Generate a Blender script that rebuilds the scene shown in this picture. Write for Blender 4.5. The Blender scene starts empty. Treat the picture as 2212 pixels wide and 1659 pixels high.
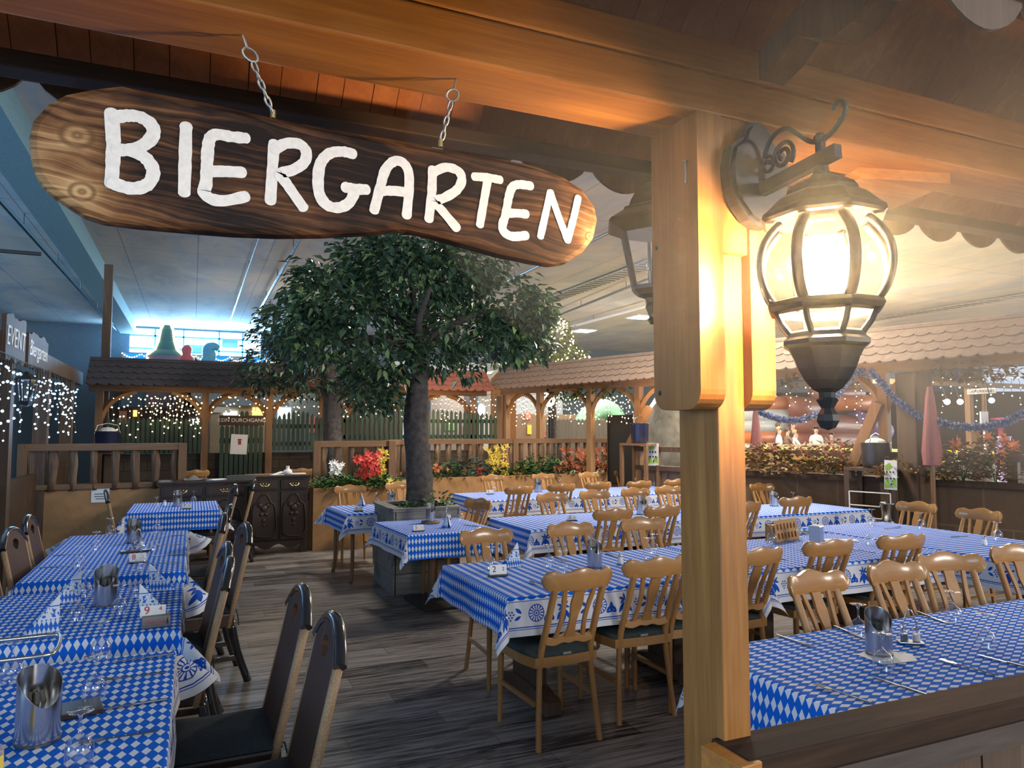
import bpy, bmesh, math, random
from mathutils import Vector, Matrix, Euler
PI = math.pi
rnd = random.Random(7)
scene = bpy.context.scene
COL = bpy.data.collections.new('restaurant')
scene.collection.children.link(COL)

# ------------------------------------------------------------------ camera
FPX, CXP, CYP, EYE = 1575.0, 1106.0, 829.5, 1.63
YAW = math.atan((1106 - 416) / 1578.0)      # heading, turned right of the hall's long axis (+Y)
PIT = math.atan(100 / 1575.0)
_ca, _sa, _cp, _sp = math.cos(YAW), math.sin(YAW), math.cos(PIT), math.sin(PIT)
cam_d = bpy.data.cameras.new('camera')
cam = bpy.data.objects.new('camera', cam_d)
COL.objects.link(cam)
cam.location = (0, 0, EYE)
cam.rotation_euler = (PI / 2 + PIT, 0, -YAW)
cam_d.sensor_fit = 'HORIZONTAL'
cam_d.sensor_width = 36
cam_d.lens = 36 * FPX / 2212
cam_d.clip_start = 0.02
cam_d.clip_end = 200
scene.camera = cam

# survey helpers: sight line of a photo point, met with a plane of known height / depth
def ray(u, v):
    x = (u - CXP) / FPX; y = -(v - CYP) / FPX
    return (x * _ca + _sa * _cp - y * _sa * _sp, -x * _sa + _ca * _cp - y * _ca * _sp, _sp + y * _cp)
def at_z(u, v, z):
    d = ray(u, v); t = (z - EYE) / d[2]
    return Vector((d[0] * t, d[1] * t, z))
def at_y(u, v, Y):
    d = ray(u, v); t = Y / d[1]
    return Vector((d[0] * t, Y, EYE + d[2] * t))
def at_x(u, v, X):
    d = ray(u, v); t = X / d[0]
    return Vector((X, d[1] * t, EYE + d[2] * t))

# ------------------------------------------------------------------ mesh builder
class MB:
    def __init__(s):
        s.v = []; s.f = []; s.uv = None
    def add(s, vs, fs):
        n = len(s.v); s.v.extend(Vector(p) for p in vs); s.f.extend(tuple(i + n for i in f) for f in fs); return s
    def box(s, c, d, rot=None, bev=0.0):
        """box centre c, full size d, optional rotation (Euler/Matrix), optional bevel"""
        if bev > 0:
            bm = bmesh.new(); bmesh.ops.create_cube(bm, size=1)
            for v in bm.verts: v.co = Vector((v.co.x * d[0], v.co.y * d[1], v.co.z * d[2]))
            bmesh.ops.bevel(bm, geom=list(bm.edges), offset=bev, segments=2, affect='EDGES', profile=.6)
            bm.verts.index_update()
            vs = [v.co.copy() for v in bm.verts]; fs = [tuple(v.index for v in f.verts) for f in bm.faces]; bm.free()
        else:
            x, y, z = d[0] / 2, d[1] / 2, d[2] / 2
            vs = [Vector(p) for p in ((-x,-y,-z),(x,-y,-z),(x,y,-z),(-x,y,-z),(-x,-y,z),(x,-y,z),(x,y,z),(-x,y,z))]
            fs = [(0,3,2,1),(4,5,6,7),(0,1,5,4),(1,2,6,5),(2,3,7,6),(3,0,4,7)]
        M = Matrix.Identity(3)
        if rot is not None:
            M = rot if isinstance(rot, Matrix) else Euler(rot).to_matrix()
        return s.add([M @ p + Vector(c) for p in vs], fs)
    def bar(s, a, b, w, h, up=(0, 0, 1), bev=0.0):
        """rectangular bar from a to b, width w (sideways) height h (towards up)"""
        a = Vector(a); b = Vector(b); d = b - a; L = d.length; d.normalize()
        u = Vector(up); r = d.cross(u)
        if r.length < 1e-4: r = d.cross(Vector((0, 1, 0)))
        r.normalize(); u = r.cross(d).normalized()
        M = Matrix((r, d, u)).transposed()
        return s.box((a + b) / 2, (w, L, h), M, bev)
    def prism(s, pts, axis, lo, hi):
        """closed outline pts (2D) extruded along axis: 'x' pts=(y,z); 'y' pts=(x,z); 'z' pts=(x,y)"""
        def P(p, t):
            return {'x': (t, p[0], p[1]), 'y': (p[0], t, p[1]), 'z': (p[0], p[1], t)}[axis]
        n = len(pts)
        vs = [P(p, lo) for p in pts] + [P(p, hi) for p in pts]
        fs = [tuple(range(n))[::-1], tuple(range(n, 2 * n))]
        fs += [(i, (i + 1) % n, n + (i + 1) % n, n + i) for i in range(n)]
        return s.add(vs, fs)
    def tube(s, path, r, seg=8, caps=True, flat=None):
        """tube along path; r number or list; flat=(kx,ky) scales the section"""
        path = [Vector(p) for p in path]; n = len(path)
        rs = r if isinstance(r, (list, tuple)) else [r] * n
        base = len(s.v); t0 = (path[1] - path[0]).normalized()
        ref = Vector((0, 0, 1)) if abs(t0.z) < .9 else Vector((1, 0, 0))
        nrm = (ref - t0 * ref.dot(t0)).normalized()
        kx, ky = flat or (1, 1)
        for i in range(n):
            if i == 0: t = path[1] - path[0]
            elif i == n - 1: t = path[-1] - path[-2]
            else: t = path[i + 1] - path[i - 1]
            t.normalize(); nrm = (nrm - t * nrm.dot(t)).normalized(); bi = t.cross(nrm)
            for k in range(seg):
                a = 2 * PI * k / seg
                s.v.append(path[i] + nrm * (math.cos(a) * rs[i] * kx) + bi * (math.sin(a) * rs[i] * ky))
        for i in range(n - 1):
            for k in range(seg):
                k2 = (k + 1) % seg
                s.f.append((base + i * seg + k, base + i * seg + k2, base + (i + 1) * seg + k2, base + (i + 1) * seg + k))
        if caps:
            s.f.append(tuple(base + k for k in range(seg))[::-1])
            s.f.append(tuple(base + (n - 1) * seg + k for k in range(seg)))
        return s
    def lathe(s, prof, seg=16, c=(0, 0, 0), sweep=1.0, ph=0.0):
        """profile of (r, z) spun about Z at c"""
        base = len(s.v); n = len(prof); c = Vector(c)
        for (r, z) in prof:
            for k in range(seg):
                a = ph + 2 * PI * k / seg
                s.v.append(c + Vector((r * math.cos(a), r * math.sin(a), z)))
        for i in range(n - 1):
            for k in range(seg):
                k2 = (k + 1) % seg
                s.f.append((base + i * seg + k, base + i * seg + k2, base + (i + 1) * seg + k2, base + (i + 1) * seg + k))
        return s
    def ball(s, c, r, seg=8, rings=5, sc=(1, 1, 1)):
        base = len(s.v); c = Vector(c)
        s.v.append(c + Vector((0, 0, -r * sc[2])))
        for i in range(1, rings):
            a = -PI / 2 + PI * i / rings
            for k in range(seg):
                b = 2 * PI * k / seg
                s.v.append(c + Vector((r * math.cos(a) * math.cos(b) * sc[0], r * math.cos(a) * math.sin(b) * sc[1], r * math.sin(a) * sc[2])))
        s.v.append(c + Vector((0, 0, r * sc[2]))); top = len(s.v) - 1
        for k in range(seg):
            k2 = (k + 1) % seg
            s.f.append((base, base + 1 + k2, base + 1 + k))
            for i in range(rings - 2):
                o = base + 1 + i * seg
                s.f.append((o + k, o + k2, o + seg + k2, o + seg + k))
            o = base + 1 + (rings - 2) * seg
            s.f.append((o + k, o + k2, top))
        return s
    def xf(s, M):
        s.v = [M @ p for p in s.v]; return s
    def build(s, name, mat=None, parent=None, smooth=False, angle=None):
        me = bpy.data.meshes.new(name)
        me.from_pydata([tuple(p) for p in s.v], [], s.f); me.validate()
        o = bpy.data.objects.new(name, me); COL.objects.link(o)
        if mat:
            for m in (mat if isinstance(mat, (list, tuple)) else [mat]): me.materials.append(m)
        if smooth or angle:
            for p in me.polygons: p.use_smooth = True
            if angle:
                bm = bmesh.new(); bm.from_mesh(me)
                for e in bm.edges:
                    if len(e.link_faces) == 2 and e.calc_face_angle(0) > angle: e.smooth = False
                bm.to_mesh(me); bm.free()
        if parent: o.parent = parent
        return o

def tag(o, label=None, cat=None, group=None, kind=None):
    if label: o['label'] = label
    if cat: o['category'] = cat
    if group: o['group'] = group
    if kind: o['kind'] = kind
    return o
def empty(name, loc=(0, 0, 0), rz=0.0, label=None, cat=None, group=None):
    o = bpy.data.objects.new(name, None); COL.objects.link(o)
    o.empty_display_size = .05
    o.location = loc; o.rotation_euler = (0, 0, rz)
    return tag(o, label, cat, group)
def struct(o):
    o['kind'] = 'structure'; return o
def copy_tree(o, loc=None, rz=None, label=None, parent=None):
    c = o.copy(); COL.objects.link(c)
    if parent is not None: c.parent = parent
    if loc is not None: c.location = loc
    if rz is not None: c.rotation_euler = (0, 0, rz)
    if label: c['label'] = label
    for ch in list(o.children): copy_tree(ch, parent=c)
    return c
def place(proto, used, loc, rz, label):
    """the first call moves the prototype itself, later calls copy it with its parts"""
    if not used:
        used.append(1); proto.location = loc; proto.rotation_euler = (0, 0, rz); proto['label'] = label; return proto
    return copy_tree(proto, loc, rz, label)

def text_mesh(txt, size, name, mat, parent=None, extrude=.0006, font_shear=0.0, align='CENTER'):
    cu = bpy.data.curves.new(name, 'FONT'); cu.body = txt; cu.size = size; cu.extrude = extrude
    cu.align_x = align; cu.align_y = 'CENTER'; cu.shear = font_shear
    o = bpy.data.objects.new('tmp', cu); COL.objects.link(o)
    bpy.context.view_layer.update()
    me = bpy.data.meshes.new_from_object(o.evaluated_get(bpy.context.evaluated_depsgraph_get()))
    me.name = name
    bpy.data.objects.remove(o); bpy.data.curves.remove(cu)
    r = bpy.data.objects.new(name, me); COL.objects.link(r)
    me.materials.clear(); me.materials.append(mat)
    if parent: r.parent = parent
    return r
# ------------------------------------------------------------------ materials
def new_mat(name):
    m = bpy.data.materials.new(name); m.use_nodes = True
    nt = m.node_tree; nt.nodes.clear()
    out = nt.nodes.new('ShaderNodeOutputMaterial')
    return m, nt, out
class X:
    """small arithmetic wrapper around math nodes"""
    def __init__(s, nt, sock): s.nt = nt; s.s = sock
    def _op(s, op, *o):
        n = s.nt.nodes.new('ShaderNodeMath'); n.operation = op
        for i, q in enumerate((s,) + o):
            if isinstance(q, X): s.nt.links.new(q.s, n.inputs[i])
            else: n.inputs[i].default_value = q
        return X(s.nt, n.outputs[0])
    def __add__(s, o): return s._op('ADD', o)
    def __sub__(s, o): return s._op('SUBTRACT', o)
    def __mul__(s, o): return s._op('MULTIPLY', o)
    def __truediv__(s, o): return s._op('DIVIDE', o)
    def __lt__(s, o): return s._op('LESS_THAN', o)
    def __gt__(s, o): return s._op('GREATER_THAN', o)
    def abs(s): return s._op('ABSOLUTE')
    def fract(s): return s._op('FRACT')
    def floor(s): return s._op('FLOOR')
    def sin(s): return s._op('SINE')
    def cos(s): return s._op('COSINE')
    def sqrt(s): return s._op('SQRT')
    def max(s, o): return s._op('MAXIMUM', o)
    def min(s, o): return s._op('MINIMUM', o)
    def atan2(s, o): return s._op('ARCTAN2', o)
    def wrap(s, p): return (s / p).fract() * p
    def inv(s):
        n = s.nt.nodes.new('ShaderNodeMath'); n.operation = 'SUBTRACT'; n.inputs[0].default_value = 1
        s.nt.links.new(s.s, n.inputs[1]); return X(s.nt, n.outputs[0])
def coords(nt, kind='Object', scale=(1, 1, 1), rot=(0, 0, 0), loc=(0, 0, 0)):
    t = nt.nodes.new('ShaderNodeTexCoord'); mp = nt.nodes.new('ShaderNodeMapping')
    mp.inputs['Scale'].default_value = scale; mp.inputs['Rotation'].default_value = rot; mp.inputs['Location'].default_value = loc
    nt.links.new(t.outputs[kind], mp.inputs['Vector']); return mp.outputs['Vector']
def noise(nt, vec, scale, detail=4, rough=.6, dist=0.0):
    n = nt.nodes.new('ShaderNodeTexNoise'); n.inputs['Scale'].default_value = scale; n.inputs['Detail'].default_value = detail
    n.inputs['Roughness'].default_value = rough; n.inputs['Distortion'].default_value = dist
    if vec is not None: nt.links.new(vec, n.inputs['Vector'])
    return n.outputs['Fac']
def ramp(nt, fac, stops, interp='LINEAR'):
    r = nt.nodes.new('ShaderNodeValToRGB'); cr = r.color_ramp; cr.interpolation = interp
    while len(cr.elements) < len(stops): cr.elements.new(.5)
    for e, (p, c) in zip(cr.elements, stops): e.position = p; e.color = (*c, 1)
    nt.links.new(fac.s if isinstance(fac, X) else fac, r.inputs[0]); return r.outputs[0]
def mix(nt, fac, a, b, mode='MIX'):
    n = nt.nodes.new('ShaderNodeMix'); n.data_type = 'RGBA'; n.blend_type = mode
    for q, i in ((fac, 0), (a, 6), (b, 7)):
        if isinstance(q, X): q = q.s
        if isinstance(q, (int, float)): n.inputs[i].default_value = q
        elif isinstance(q, (tuple, list)): n.inputs[i].default_value = (*q, 1)
        else: nt.links.new(q, n.inputs[i])
    return n.outputs[2]
def bsdf(nt, out, color=None, rough=.5, metal=0.0, spec=.5, bump=None, bstr=.2, bdist=.005, sheen=0, coat=0):
    b = nt.nodes.new('ShaderNodeBsdfPrincipled')
    if color is not None:
        if isinstance(color, tuple): b.inputs['Base Color'].default_value = (*color, 1)
        else: nt.links.new(color, b.inputs['Base Color'])
    if isinstance(rough, (int, float)): b.inputs['Roughness'].default_value = rough
    else: nt.links.new(rough, b.inputs['Roughness'])
    b.inputs['Metallic'].default_value = metal; b.inputs['Specular IOR Level'].default_value = spec
    b.inputs['Coat Weight'].default_value = coat; b.inputs['Coat Roughness'].default_value = .15
    if bump is not None:
        n = nt.nodes.new('ShaderNodeBump'); n.inputs['Strength'].default_value = bstr; n.inputs['Distance'].default_value = bdist
        nt.links.new(bump.s if isinstance(bump, X) else bump, n.inputs['Height']); nt.links.new(n.outputs[0], b.inputs['Normal'])
    nt.links.new(b.outputs[0], out.inputs[0]); return b
def plain(name, c, rough=.5, metal=0.0, spec=.5, var=.12, scale=30, coat=0):
    """solid colour with a slight mottling"""
    m, nt, out = new_mat(name)
    f = noise(nt, coords(nt), scale, 3)
    c2 = tuple(max(0, k * (1 - var)) for k in c); c1 = tuple(min(1, k * (1 + var)) for k in c)
    bsdf(nt, out, ramp(nt, f, [(.3, c2), (.7, c1)]), rough, metal, spec, coat=coat); return m
def wood(name, c1, c2, axis='z', rough=.45, scale=1.0, knots=True, coat=0, bstr=.15, spec=.4, dark=None):
    """grain running along one local axis"""
    m, nt, out = new_mat(name)
    s = {'x': (.06, 1, 1), 'y': (1, .06, 1), 'z': (1, 1, .06)}[axis]
    inf = nt.nodes.new('ShaderNodeObjectInfo')
    add = nt.nodes.new('ShaderNodeVectorMath'); add.operation = 'ADD'
    v0 = coords(nt, 'Object', tuple(k * scale for k in s)); nt.links.new(v0, add.inputs[0])
    sc = nt.nodes.new('ShaderNodeVectorMath'); sc.operation = 'SCALE'; sc.inputs[0].default_value = (13, 7, 9); nt.links.new(inf.outputs['Random'], sc.inputs['Scale'])
    nt.links.new(sc.outputs[0], add.inputs[1]); v = add.outputs[0]
    big = noise(nt, v, 14, 3, .5, 1.2)
    fine = noise(nt, v, 120, 4, .65, .3)
    g = (X(nt, big) * 9.0).sin() * .5 + .5
    f = g * .45 + X(nt, fine) * .55
    col = ramp(nt, f, [(.22, c2), (.75, c1)])
    if knots:
        vor = nt.nodes.new('ShaderNodeTexVoronoi'); vor.inputs['Scale'].default_value = 3.2
        vk = coords(nt, 'Object', {'x': (.5, 1.6, 1.6), 'y': (1.6, .5, 1.6), 'z': (1.6, 1.6, .5)}[axis]); nt.links.new(vk, vor.inputs['Vector'])
        k = X(nt, vor.outputs['Distance']) < .055
        col = mix(nt, k * .55, col, tuple(q * .35 for q in c2))
    if dark:
        st = noise(nt, coords(nt, 'Object', s), 5, 3)
        col = mix(nt, (X(nt, st) > .56) * .55, col, dark)
    bsdf(nt, out, col, rough, 0, spec, bump=X(nt, fine) * 1.0, bstr=bstr, bdist=.002, coat=coat); return m
def emit(name, c, strength):
    m, nt, out = new_mat(name)
    e = nt.nodes.new('ShaderNodeEmission'); e.inputs[0].default_value = (*c, 1); e.inputs[1].default_value = strength
    nt.links.new(e.outputs[0], out.inputs[0]); return m
def glass_mat(name, tint=(1, 1, 1), gloss=.35, rough=.03):
    """thin clear glass: see-through with fresnel reflections"""
    m, nt, out = new_mat(name)
    t = nt.nodes.new('ShaderNodeBsdfTransparent'); t.inputs[0].default_value = (*tint, 1)
    g = nt.nodes.new('ShaderNodeBsdfGlossy'); g.inputs['Roughness'].default_value = rough; g.inputs[0].default_value = (1, 1, 1, 1)
    lw = nt.nodes.new('ShaderNodeLayerWeight'); lw.inputs['Blend'].default_value = gloss
    f = X(nt, lw.outputs['Facing']); f2 = f * f * .80 + .10
    ms = nt.nodes.new('ShaderNodeMixShader'); nt.links.new(f2.s, ms.inputs[0]); nt.links.new(t.outputs[0], ms.inputs[1]); nt.links.new(g.outputs[0], ms.inputs[2])
    nt.links.new(ms.outputs[0], out.inputs[0]); return m
def leaf_mat(name, stops, rough=.4):
    m, nt, out = new_mat(name)
    g = nt.nodes.new('ShaderNodeNewGeometry')
    c = ramp(nt, g.outputs['Random Per Island'], stops)
    bsdf(nt, out, c, rough, 0, .4); return m

M = {}
M['pine'] = wood('pine', (.50, .225, .055), (.29, .115, .024), 'z', .42, bstr=.2)
M['pine_x'] = wood('pine_x', (.70, .30, .055), (.38, .145, .028), 'x', .42, bstr=.2)  # brighter than the post's pine: lamp light on the beam put into the colour
M['pine_dull'] = wood('pine_dull', (.29, .158, .075), (.185, .095, .043), 'z', .55)
M['pine_dull_x'] = wood('pine_dull_x', (.29, .158, .075), (.185, .095, .043), 'x', .55)
M['pine_mid'] = wood('pine_mid', (.50, .29, .14), (.36, .19, .085), 'z', .55)
M['pine_mid_x'] = wood('pine_mid_x', (.50, .29, .14), (.36, .19, .085), 'x', .55)
M['dark_beam'] = wood('dark_beam', (.085, .048, .026), (.040, .022, .013), 'x', .6)
M['dark_post'] = wood('dark_post', (.16, .095, .055), (.085, .05, .03), 'z', .6)
M['red_boards'] = wood('red_boards', (.56, .20, .06), (.40, .125, .035), 'y', .5, knots=False)
M['rail_top'] = wood('rail_top', (.080, .046, .027), (.038, .021, .013), 'x', .75, spec=.15, dark=(.03, .018, .012))
M['rail_old'] = wood('rail_old', (.13, .095, .072), (.065, .046, .036), 'x', .75, dark=(.04, .03, .023))
M['beech'] = wood('beech', (.47, .242, .085), (.37, .183, .060), 'z', .30, knots=False, coat=.25, bstr=.05)
M['beech_x'] = wood('beech_x', (.47, .242, .085), (.37, .183, .060), 'x', .27, knots=False, coat=.35, bstr=.05)
M['walnut'] = wood('walnut', (.060, .030, .017), (.028, .014, .009), 'z', .42, knots=False, coat=.15)
M['chair_back'] = wood('chair_back', (.082, .040, .026), (.038, .018, .013), 'z', .5, knots=False, scale=1.6)
M['rope_edge'] = plain('rope_edge', (.30, .19, .10), .6, var=.3, scale=150)
M['black_gloss'] = plain('black_gloss', (.012, .011, .013), .16, coat=.6)
M['pad_green'] = plain('pad_green', (.030, .045, .042), .8, var=.3, scale=60)
M['pad_black'] = plain('pad_black', (.016, .021, .025), .85, var=.3, scale=60)
M['iron'] = plain('iron', (.035, .034, .032), .42, .3)
M['iron_bronze'] = plain('iron_bronze', (.06, .045, .03), .4, .5)
M['steel'] = plain('steel', (.56, .57, .58), .20, 1.0, var=.015)
M['chain_metal'] = plain('chain_metal', (.42, .38, .33), .38, 1.0)
M['steel_dark'] = plain('steel_dark', (.22, .22, .23), .35, 1.0)
M['brass'] = plain('brass', (.75, .55, .22), .3, 1.0)
M['white_paint'] = plain('white_paint', (.80, .78, .74), .55, var=.08, scale=120)
M['paper'] = plain('paper', (.80, .80, .78), .7, var=.03)
M['ink_red'] = plain('ink_red', (.45, .02, .05), .6)
M['ink_black'] = plain('ink_black', (.02, .02, .025), .6)
M['ink_green'] = plain('ink_green', (.28, .50, .06), .6)
M['plaster'] = plain('plaster', (.40, .215, .09), .85, var=.13, scale=9)
M['fence_green'] = wood('fence_green', (.050, .085, .052), (.028, .052, .034), 'z', .6, knots=False)
M['fence_grey'] = wood('fence_grey', (.17, .15, .12), (.09, .08, .065), 'z', .7, knots=False)
M['roof_brown'] = plain('roof_brown', (.25, .165, .12), .75, var=.18, scale=14)
M['roof_red'] = plain('roof_red', (.33, .115, .08), .75, var=.15, scale=14)
M['roof_dark'] = plain('roof_dark', (.075, .065, .07), .75, var=.15, scale=14)
M['bark_slat'] = wood('bark_slat', (.46, .30, .18), (.13, .075, .045), 'z', .7, scale=.8, dark=(.06, .035, .022))
M['planter_wood'] = wood('planter_wood', (.34, .32, .29), (.20, .185, .165), 'x', .8, dark=(.12, .11, .10))
M['trunk'] = plain('trunk', (.085, .072, .066), .9, var=.45, scale=16)
M['leaf'] = leaf_mat('leaf', [(0, (.040, .080, .052)), (.5, (.068, .130, .076)), (.82, (.115, .205, .10)), (1, (.23, .37, .12))], .30)
M['leaf_dark'] = leaf_mat('leaf_dark', [(0, (.025, .058, .048)), (.7, (.048, .10, .07)), (1, (.13, .21, .10))], .45)
M['leaf_shrub'] = leaf_mat('leaf_shrub', [(0, (.016, .05, .018)), (.6, (.04, .115, .03)), (1, (.13, .26, .05))], .45)
M['petal_red'] = leaf_mat('petal_red', [(0, (.40, .02, .02)), (1, (.62, .06, .04))], .5)
M['petal_yellow'] = leaf_mat('petal_yellow', [(0, (.55, .36, .03)), (1, (.72, .55, .08))], .5)
M['petal_white'] = leaf_mat('petal_white', [(0, (.65, .65, .65)), (1, (.82, .82, .80))], .5)
M['petal_orange'] = leaf_mat('petal_orange', [(0, (.42, .10, .04)), (1, (.60, .20, .08))], .5)
M['leaf_brown'] = leaf_mat('leaf_brown', [(0, (.14, .07, .03)), (.6, (.26, .14, .055)), (1, (.38, .28, .10))], .6)
M['enamel'] = plain('enamel', (.022, .030, .075), .2, coat=.5)
M['enamel_black'] = plain('enamel_black', (.025, .024, .03), .25, coat=.4)
M['crepe'] = None
M['board_black'] = plain('board_black', (.03, .028, .027), .7)
M['stone_wall'] = None
M['salt'] = plain('salt', (.85, .85, .84), .6)
M['glass'] = glass_mat('glass', (.97, .98, .99))
M['lamp_glass'] = glass_mat('lamp_glass', (1, .96, .88), .25, .12)
M['bulb'] = emit('bulb', (1, .69, .39), 800)
M['led_warm'] = emit('led_warm', (1, .74, .36), 9)
M['led_blue'] = emit('led_blue', (.36, .64, 1), 6)
M['wire'] = plain('wire', (.10, .09, .07), .6)
M['panel_light'] = emit('panel_light', (1, .97, .90), 6)

# painted sky ceiling with board seams
def mk_ceiling():
    m, nt, out = new_mat('painted_ceiling')
    v = coords(nt, 'Object', (.30, .16, 1))
    a = noise(nt, v, 3.2, 6, .62, .6); b = noise(nt, coords(nt, 'Object', (.5, .12, 1), loc=(4, 2, 0)), 2.2, 5, .6, .3)
    c = ramp(nt, a, [(.28, (.34, .38, .43)), (.50, (.46, .49, .52)), (.68, (.62, .61, .58))])
    c = mix(nt, (X(nt, b) > .50) * X(nt, b) * .7, c, (.66, .57, .46))
    t = nt.nodes.new('ShaderNodeTexCoord'); sp = nt.nodes.new('ShaderNodeSeparateXYZ'); nt.links.new(t.outputs['Object'], sp.inputs[0])
    sx = ((X(nt, sp.outputs[0]) / 1.25).fract() < .014); sy = ((X(nt, sp.outputs[1]) / 2.5).fract() < .008)
    c = mix(nt, sx.max(sy) * .55, c, (.10, .11, .13))
    bsdf(nt, out, c, .8, 0, .2); return m
M['ceiling'] = mk_ceiling()
# dark laminate planks laid along X
def mk_floor():
    m, nt, out = new_mat('laminate_floor')
    t = nt.nodes.new('ShaderNodeTexCoord'); sp = nt.nodes.new('ShaderNodeSeparateXYZ'); nt.links.new(t.outputs['Object'], sp.inputs[0])
    x = X(nt, sp.outputs[0]); y = X(nt, sp.outputs[1])
    row = (y / .19).floor(); rf = (y / .19).fract()
    col = ((x + (row * .57).fract() * 1.3) / 1.3); cf = col.fract()
    idv = nt.nodes.new('ShaderNodeCombineXYZ'); nt.links.new(row.s, idv.inputs[0]); nt.links.new(col.floor().s, idv.inputs[1])
    wn = nt.nodes.new('ShaderNodeTexWhiteNoise'); wn.noise_dimensions = '2D'; nt.links.new(idv.outputs[0], wn.inputs['Vector'])
    cv = nt.nodes.new('ShaderNodeCombineXYZ'); nt.links.new((x * .8 + row * 3.7).s, cv.inputs[0]); nt.links.new((y * 13.0).s, cv.inputs[1]); nt.links.new((row * 1.3).s, cv.inputs[2])
    g = noise(nt, cv.outputs[0], 3.0, 6, .68, .8)
    f = X(nt, g) * .9 + X(nt, wn.outputs['Value']) * .14
    c = ramp(nt, f, [(.40, (.022, .018, .017)), (.46, (.085, .074, .070)), (.53, (.195, .172, .162)), (.66, (.33, .30, .285))])
    seam = (rf < .022).max(cf < .003)
    c = mix(nt, seam * .7, c, (.018, .015, .013))
    rr = ramp(nt, f, [(.3, (.48,) * 3), (.7, (.36,) * 3)])
    bsdf(nt, out, c, rr, 0, .4, bump=f, bstr=.12, bdist=.003); return m
M['floor'] = mk_floor()
# blue and white lozenge tablecloth with a flowered border
def mk_cloth():
    m, nt, out = new_mat('lozenge_cloth')
    u1 = nt.nodes.new('ShaderNodeUVMap'); u1.uv_map = 'cloth'
    sp = nt.nodes.new('ShaderNodeSeparateXYZ'); nt.links.new(u1.outputs[0], sp.inputs[0]); s = X(nt, sp.outputs[0]); t = X(nt, sp.outputs[1])
    u2 = nt.nodes.new('ShaderNodeUVMap'); u2.uv_map = 'border'
    sq = nt.nodes.new('ShaderNodeSeparateXYZ'); nt.links.new(u2.outputs[0], sq.inputs[0]); b = X(nt, sq.outputs[1])
    lz = ((s / .062).fract() - .5).abs() + ((t / .031).fract() - .5).abs()
    white = lz < .42
    BLUE = (.007, .125, .64); WH = (.68, .72, .80); NAVY = (.010, .075, .44)
    base = mix(nt, white, BLUE, WH)
    # border motifs, period .40 m along s, centred at border offset .095
    k = s.wrap(.40) ; q = b - .093
    def disc(cx, cy, r): return (((k - cx) * (k - cx) + (q - cy) * (q - cy)).sqrt() < r)
    dx = k - .07; r = (dx * dx + q * q).sqrt(); th = q.atan2(dx)
    pet = ((th * 14.0).cos() > .25) * (r > .016) * (r < .042)
    rose = ((r < .047) * (r > .042)).max((r < .016) * (r > .011)).max(pet).max(r < .006)
    def leafs(cx, cy, ang, ln, wd):
        c, sn = math.cos(ang), math.sin(ang)
        a_ = (k - cx) * c + (q - cy) * sn; b_ = (q - cy) * c - (k - cx) * sn
        return ((a_ / ln) * (a_ / ln) + (b_ / wd).abs()) < 1.0
    tul = leafs(.145, .015, 1.57, .032, .012).max(leafs(.125, .025, 2.2, .022, .008)).max(leafs(.165, .025, .94, .022, .008)).max(leafs(.13, .04, 2.9, .018, .006)).max(leafs(.16, .04, .3, .018, .006))
    big = leafs(.235, .028, 1.57, .036, .016).max(leafs(.212, .022, 2.15, .036, .011)).max(leafs(.258, .022, 1.0, .036, .011))
    star = None
    for i in range(6):
        a = i * PI / 3 + .3; l_ = leafs(.235 + .022 * math.cos(a), -.022 + .016 * math.sin(a), a, .020, .007); star = l_ if star is None else star.max(l_)
    star2 = disc(.235, -.022, .009)
    dots = None
    for (px, py) in ((.30, .0), (.318, .0), (.336, .0), (.309, .014), (.327, .014), (.318, .028), (.309, -.014), (.327, -.014)):
        d_ = disc(px, py, .0055); dots = d_ if dots is None else dots.max(d_)
    lf = leafs(.365, -.018, .7, .024, .010).max(leafs(.36, .02, -.5, .022, .009))
    motif = rose.max(tul).max(big).max(star).max(star2.inv() * 0.0).max(dots).max(lf)
    line = ((b > .024) * (b < .028)).max((b > .160) * (b < .166)).max((b > .172) * (b < .176))
    bord = mix(nt, motif.max(line), (.66, .68, .74), NAVY)
    col = mix(nt, b > .020, base, bord)
    wv = noise(nt, u1.outputs[0], 240, 2)
    bsdf(nt, out, col, .8, 0, .10, bump=X(nt, wv), bstr=.06, bdist=.001); return m
M['cloth'] = mk_cloth()
def mk_napkin():
    m, nt, out = new_mat('napkin_paper')
    t = nt.nodes.new('ShaderNodeUVMap'); t.uv_map = 'cloth'
    sp = nt.nodes.new('ShaderNodeSeparateXYZ'); nt.links.new(t.outputs[0], sp.inputs[0]); s = X(nt, sp.outputs[0]); h = X(nt, sp.outputs[1])
    lz = ((s / .017).fract() - .5).abs() + ((h / .026).fract() - .5).abs()
    c = mix(nt, lz < .45, (.02, .14, .55), (.66, .70, .78))
    blob = noise(nt, t.outputs[0], 60, 2)
    band = mix(nt, (X(nt, blob) > .53) * (h > .032) * (h < .056), (.68, .71, .78), (.03, .16, .55))
    band = mix(nt, (h > .026) * (h < .029), band, (.03, .16, .55))
    bsdf(nt, out, mix(nt, h > .060, band, c), .75, 0, .2); return m
M['napkin'] = mk_napkin()
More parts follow.
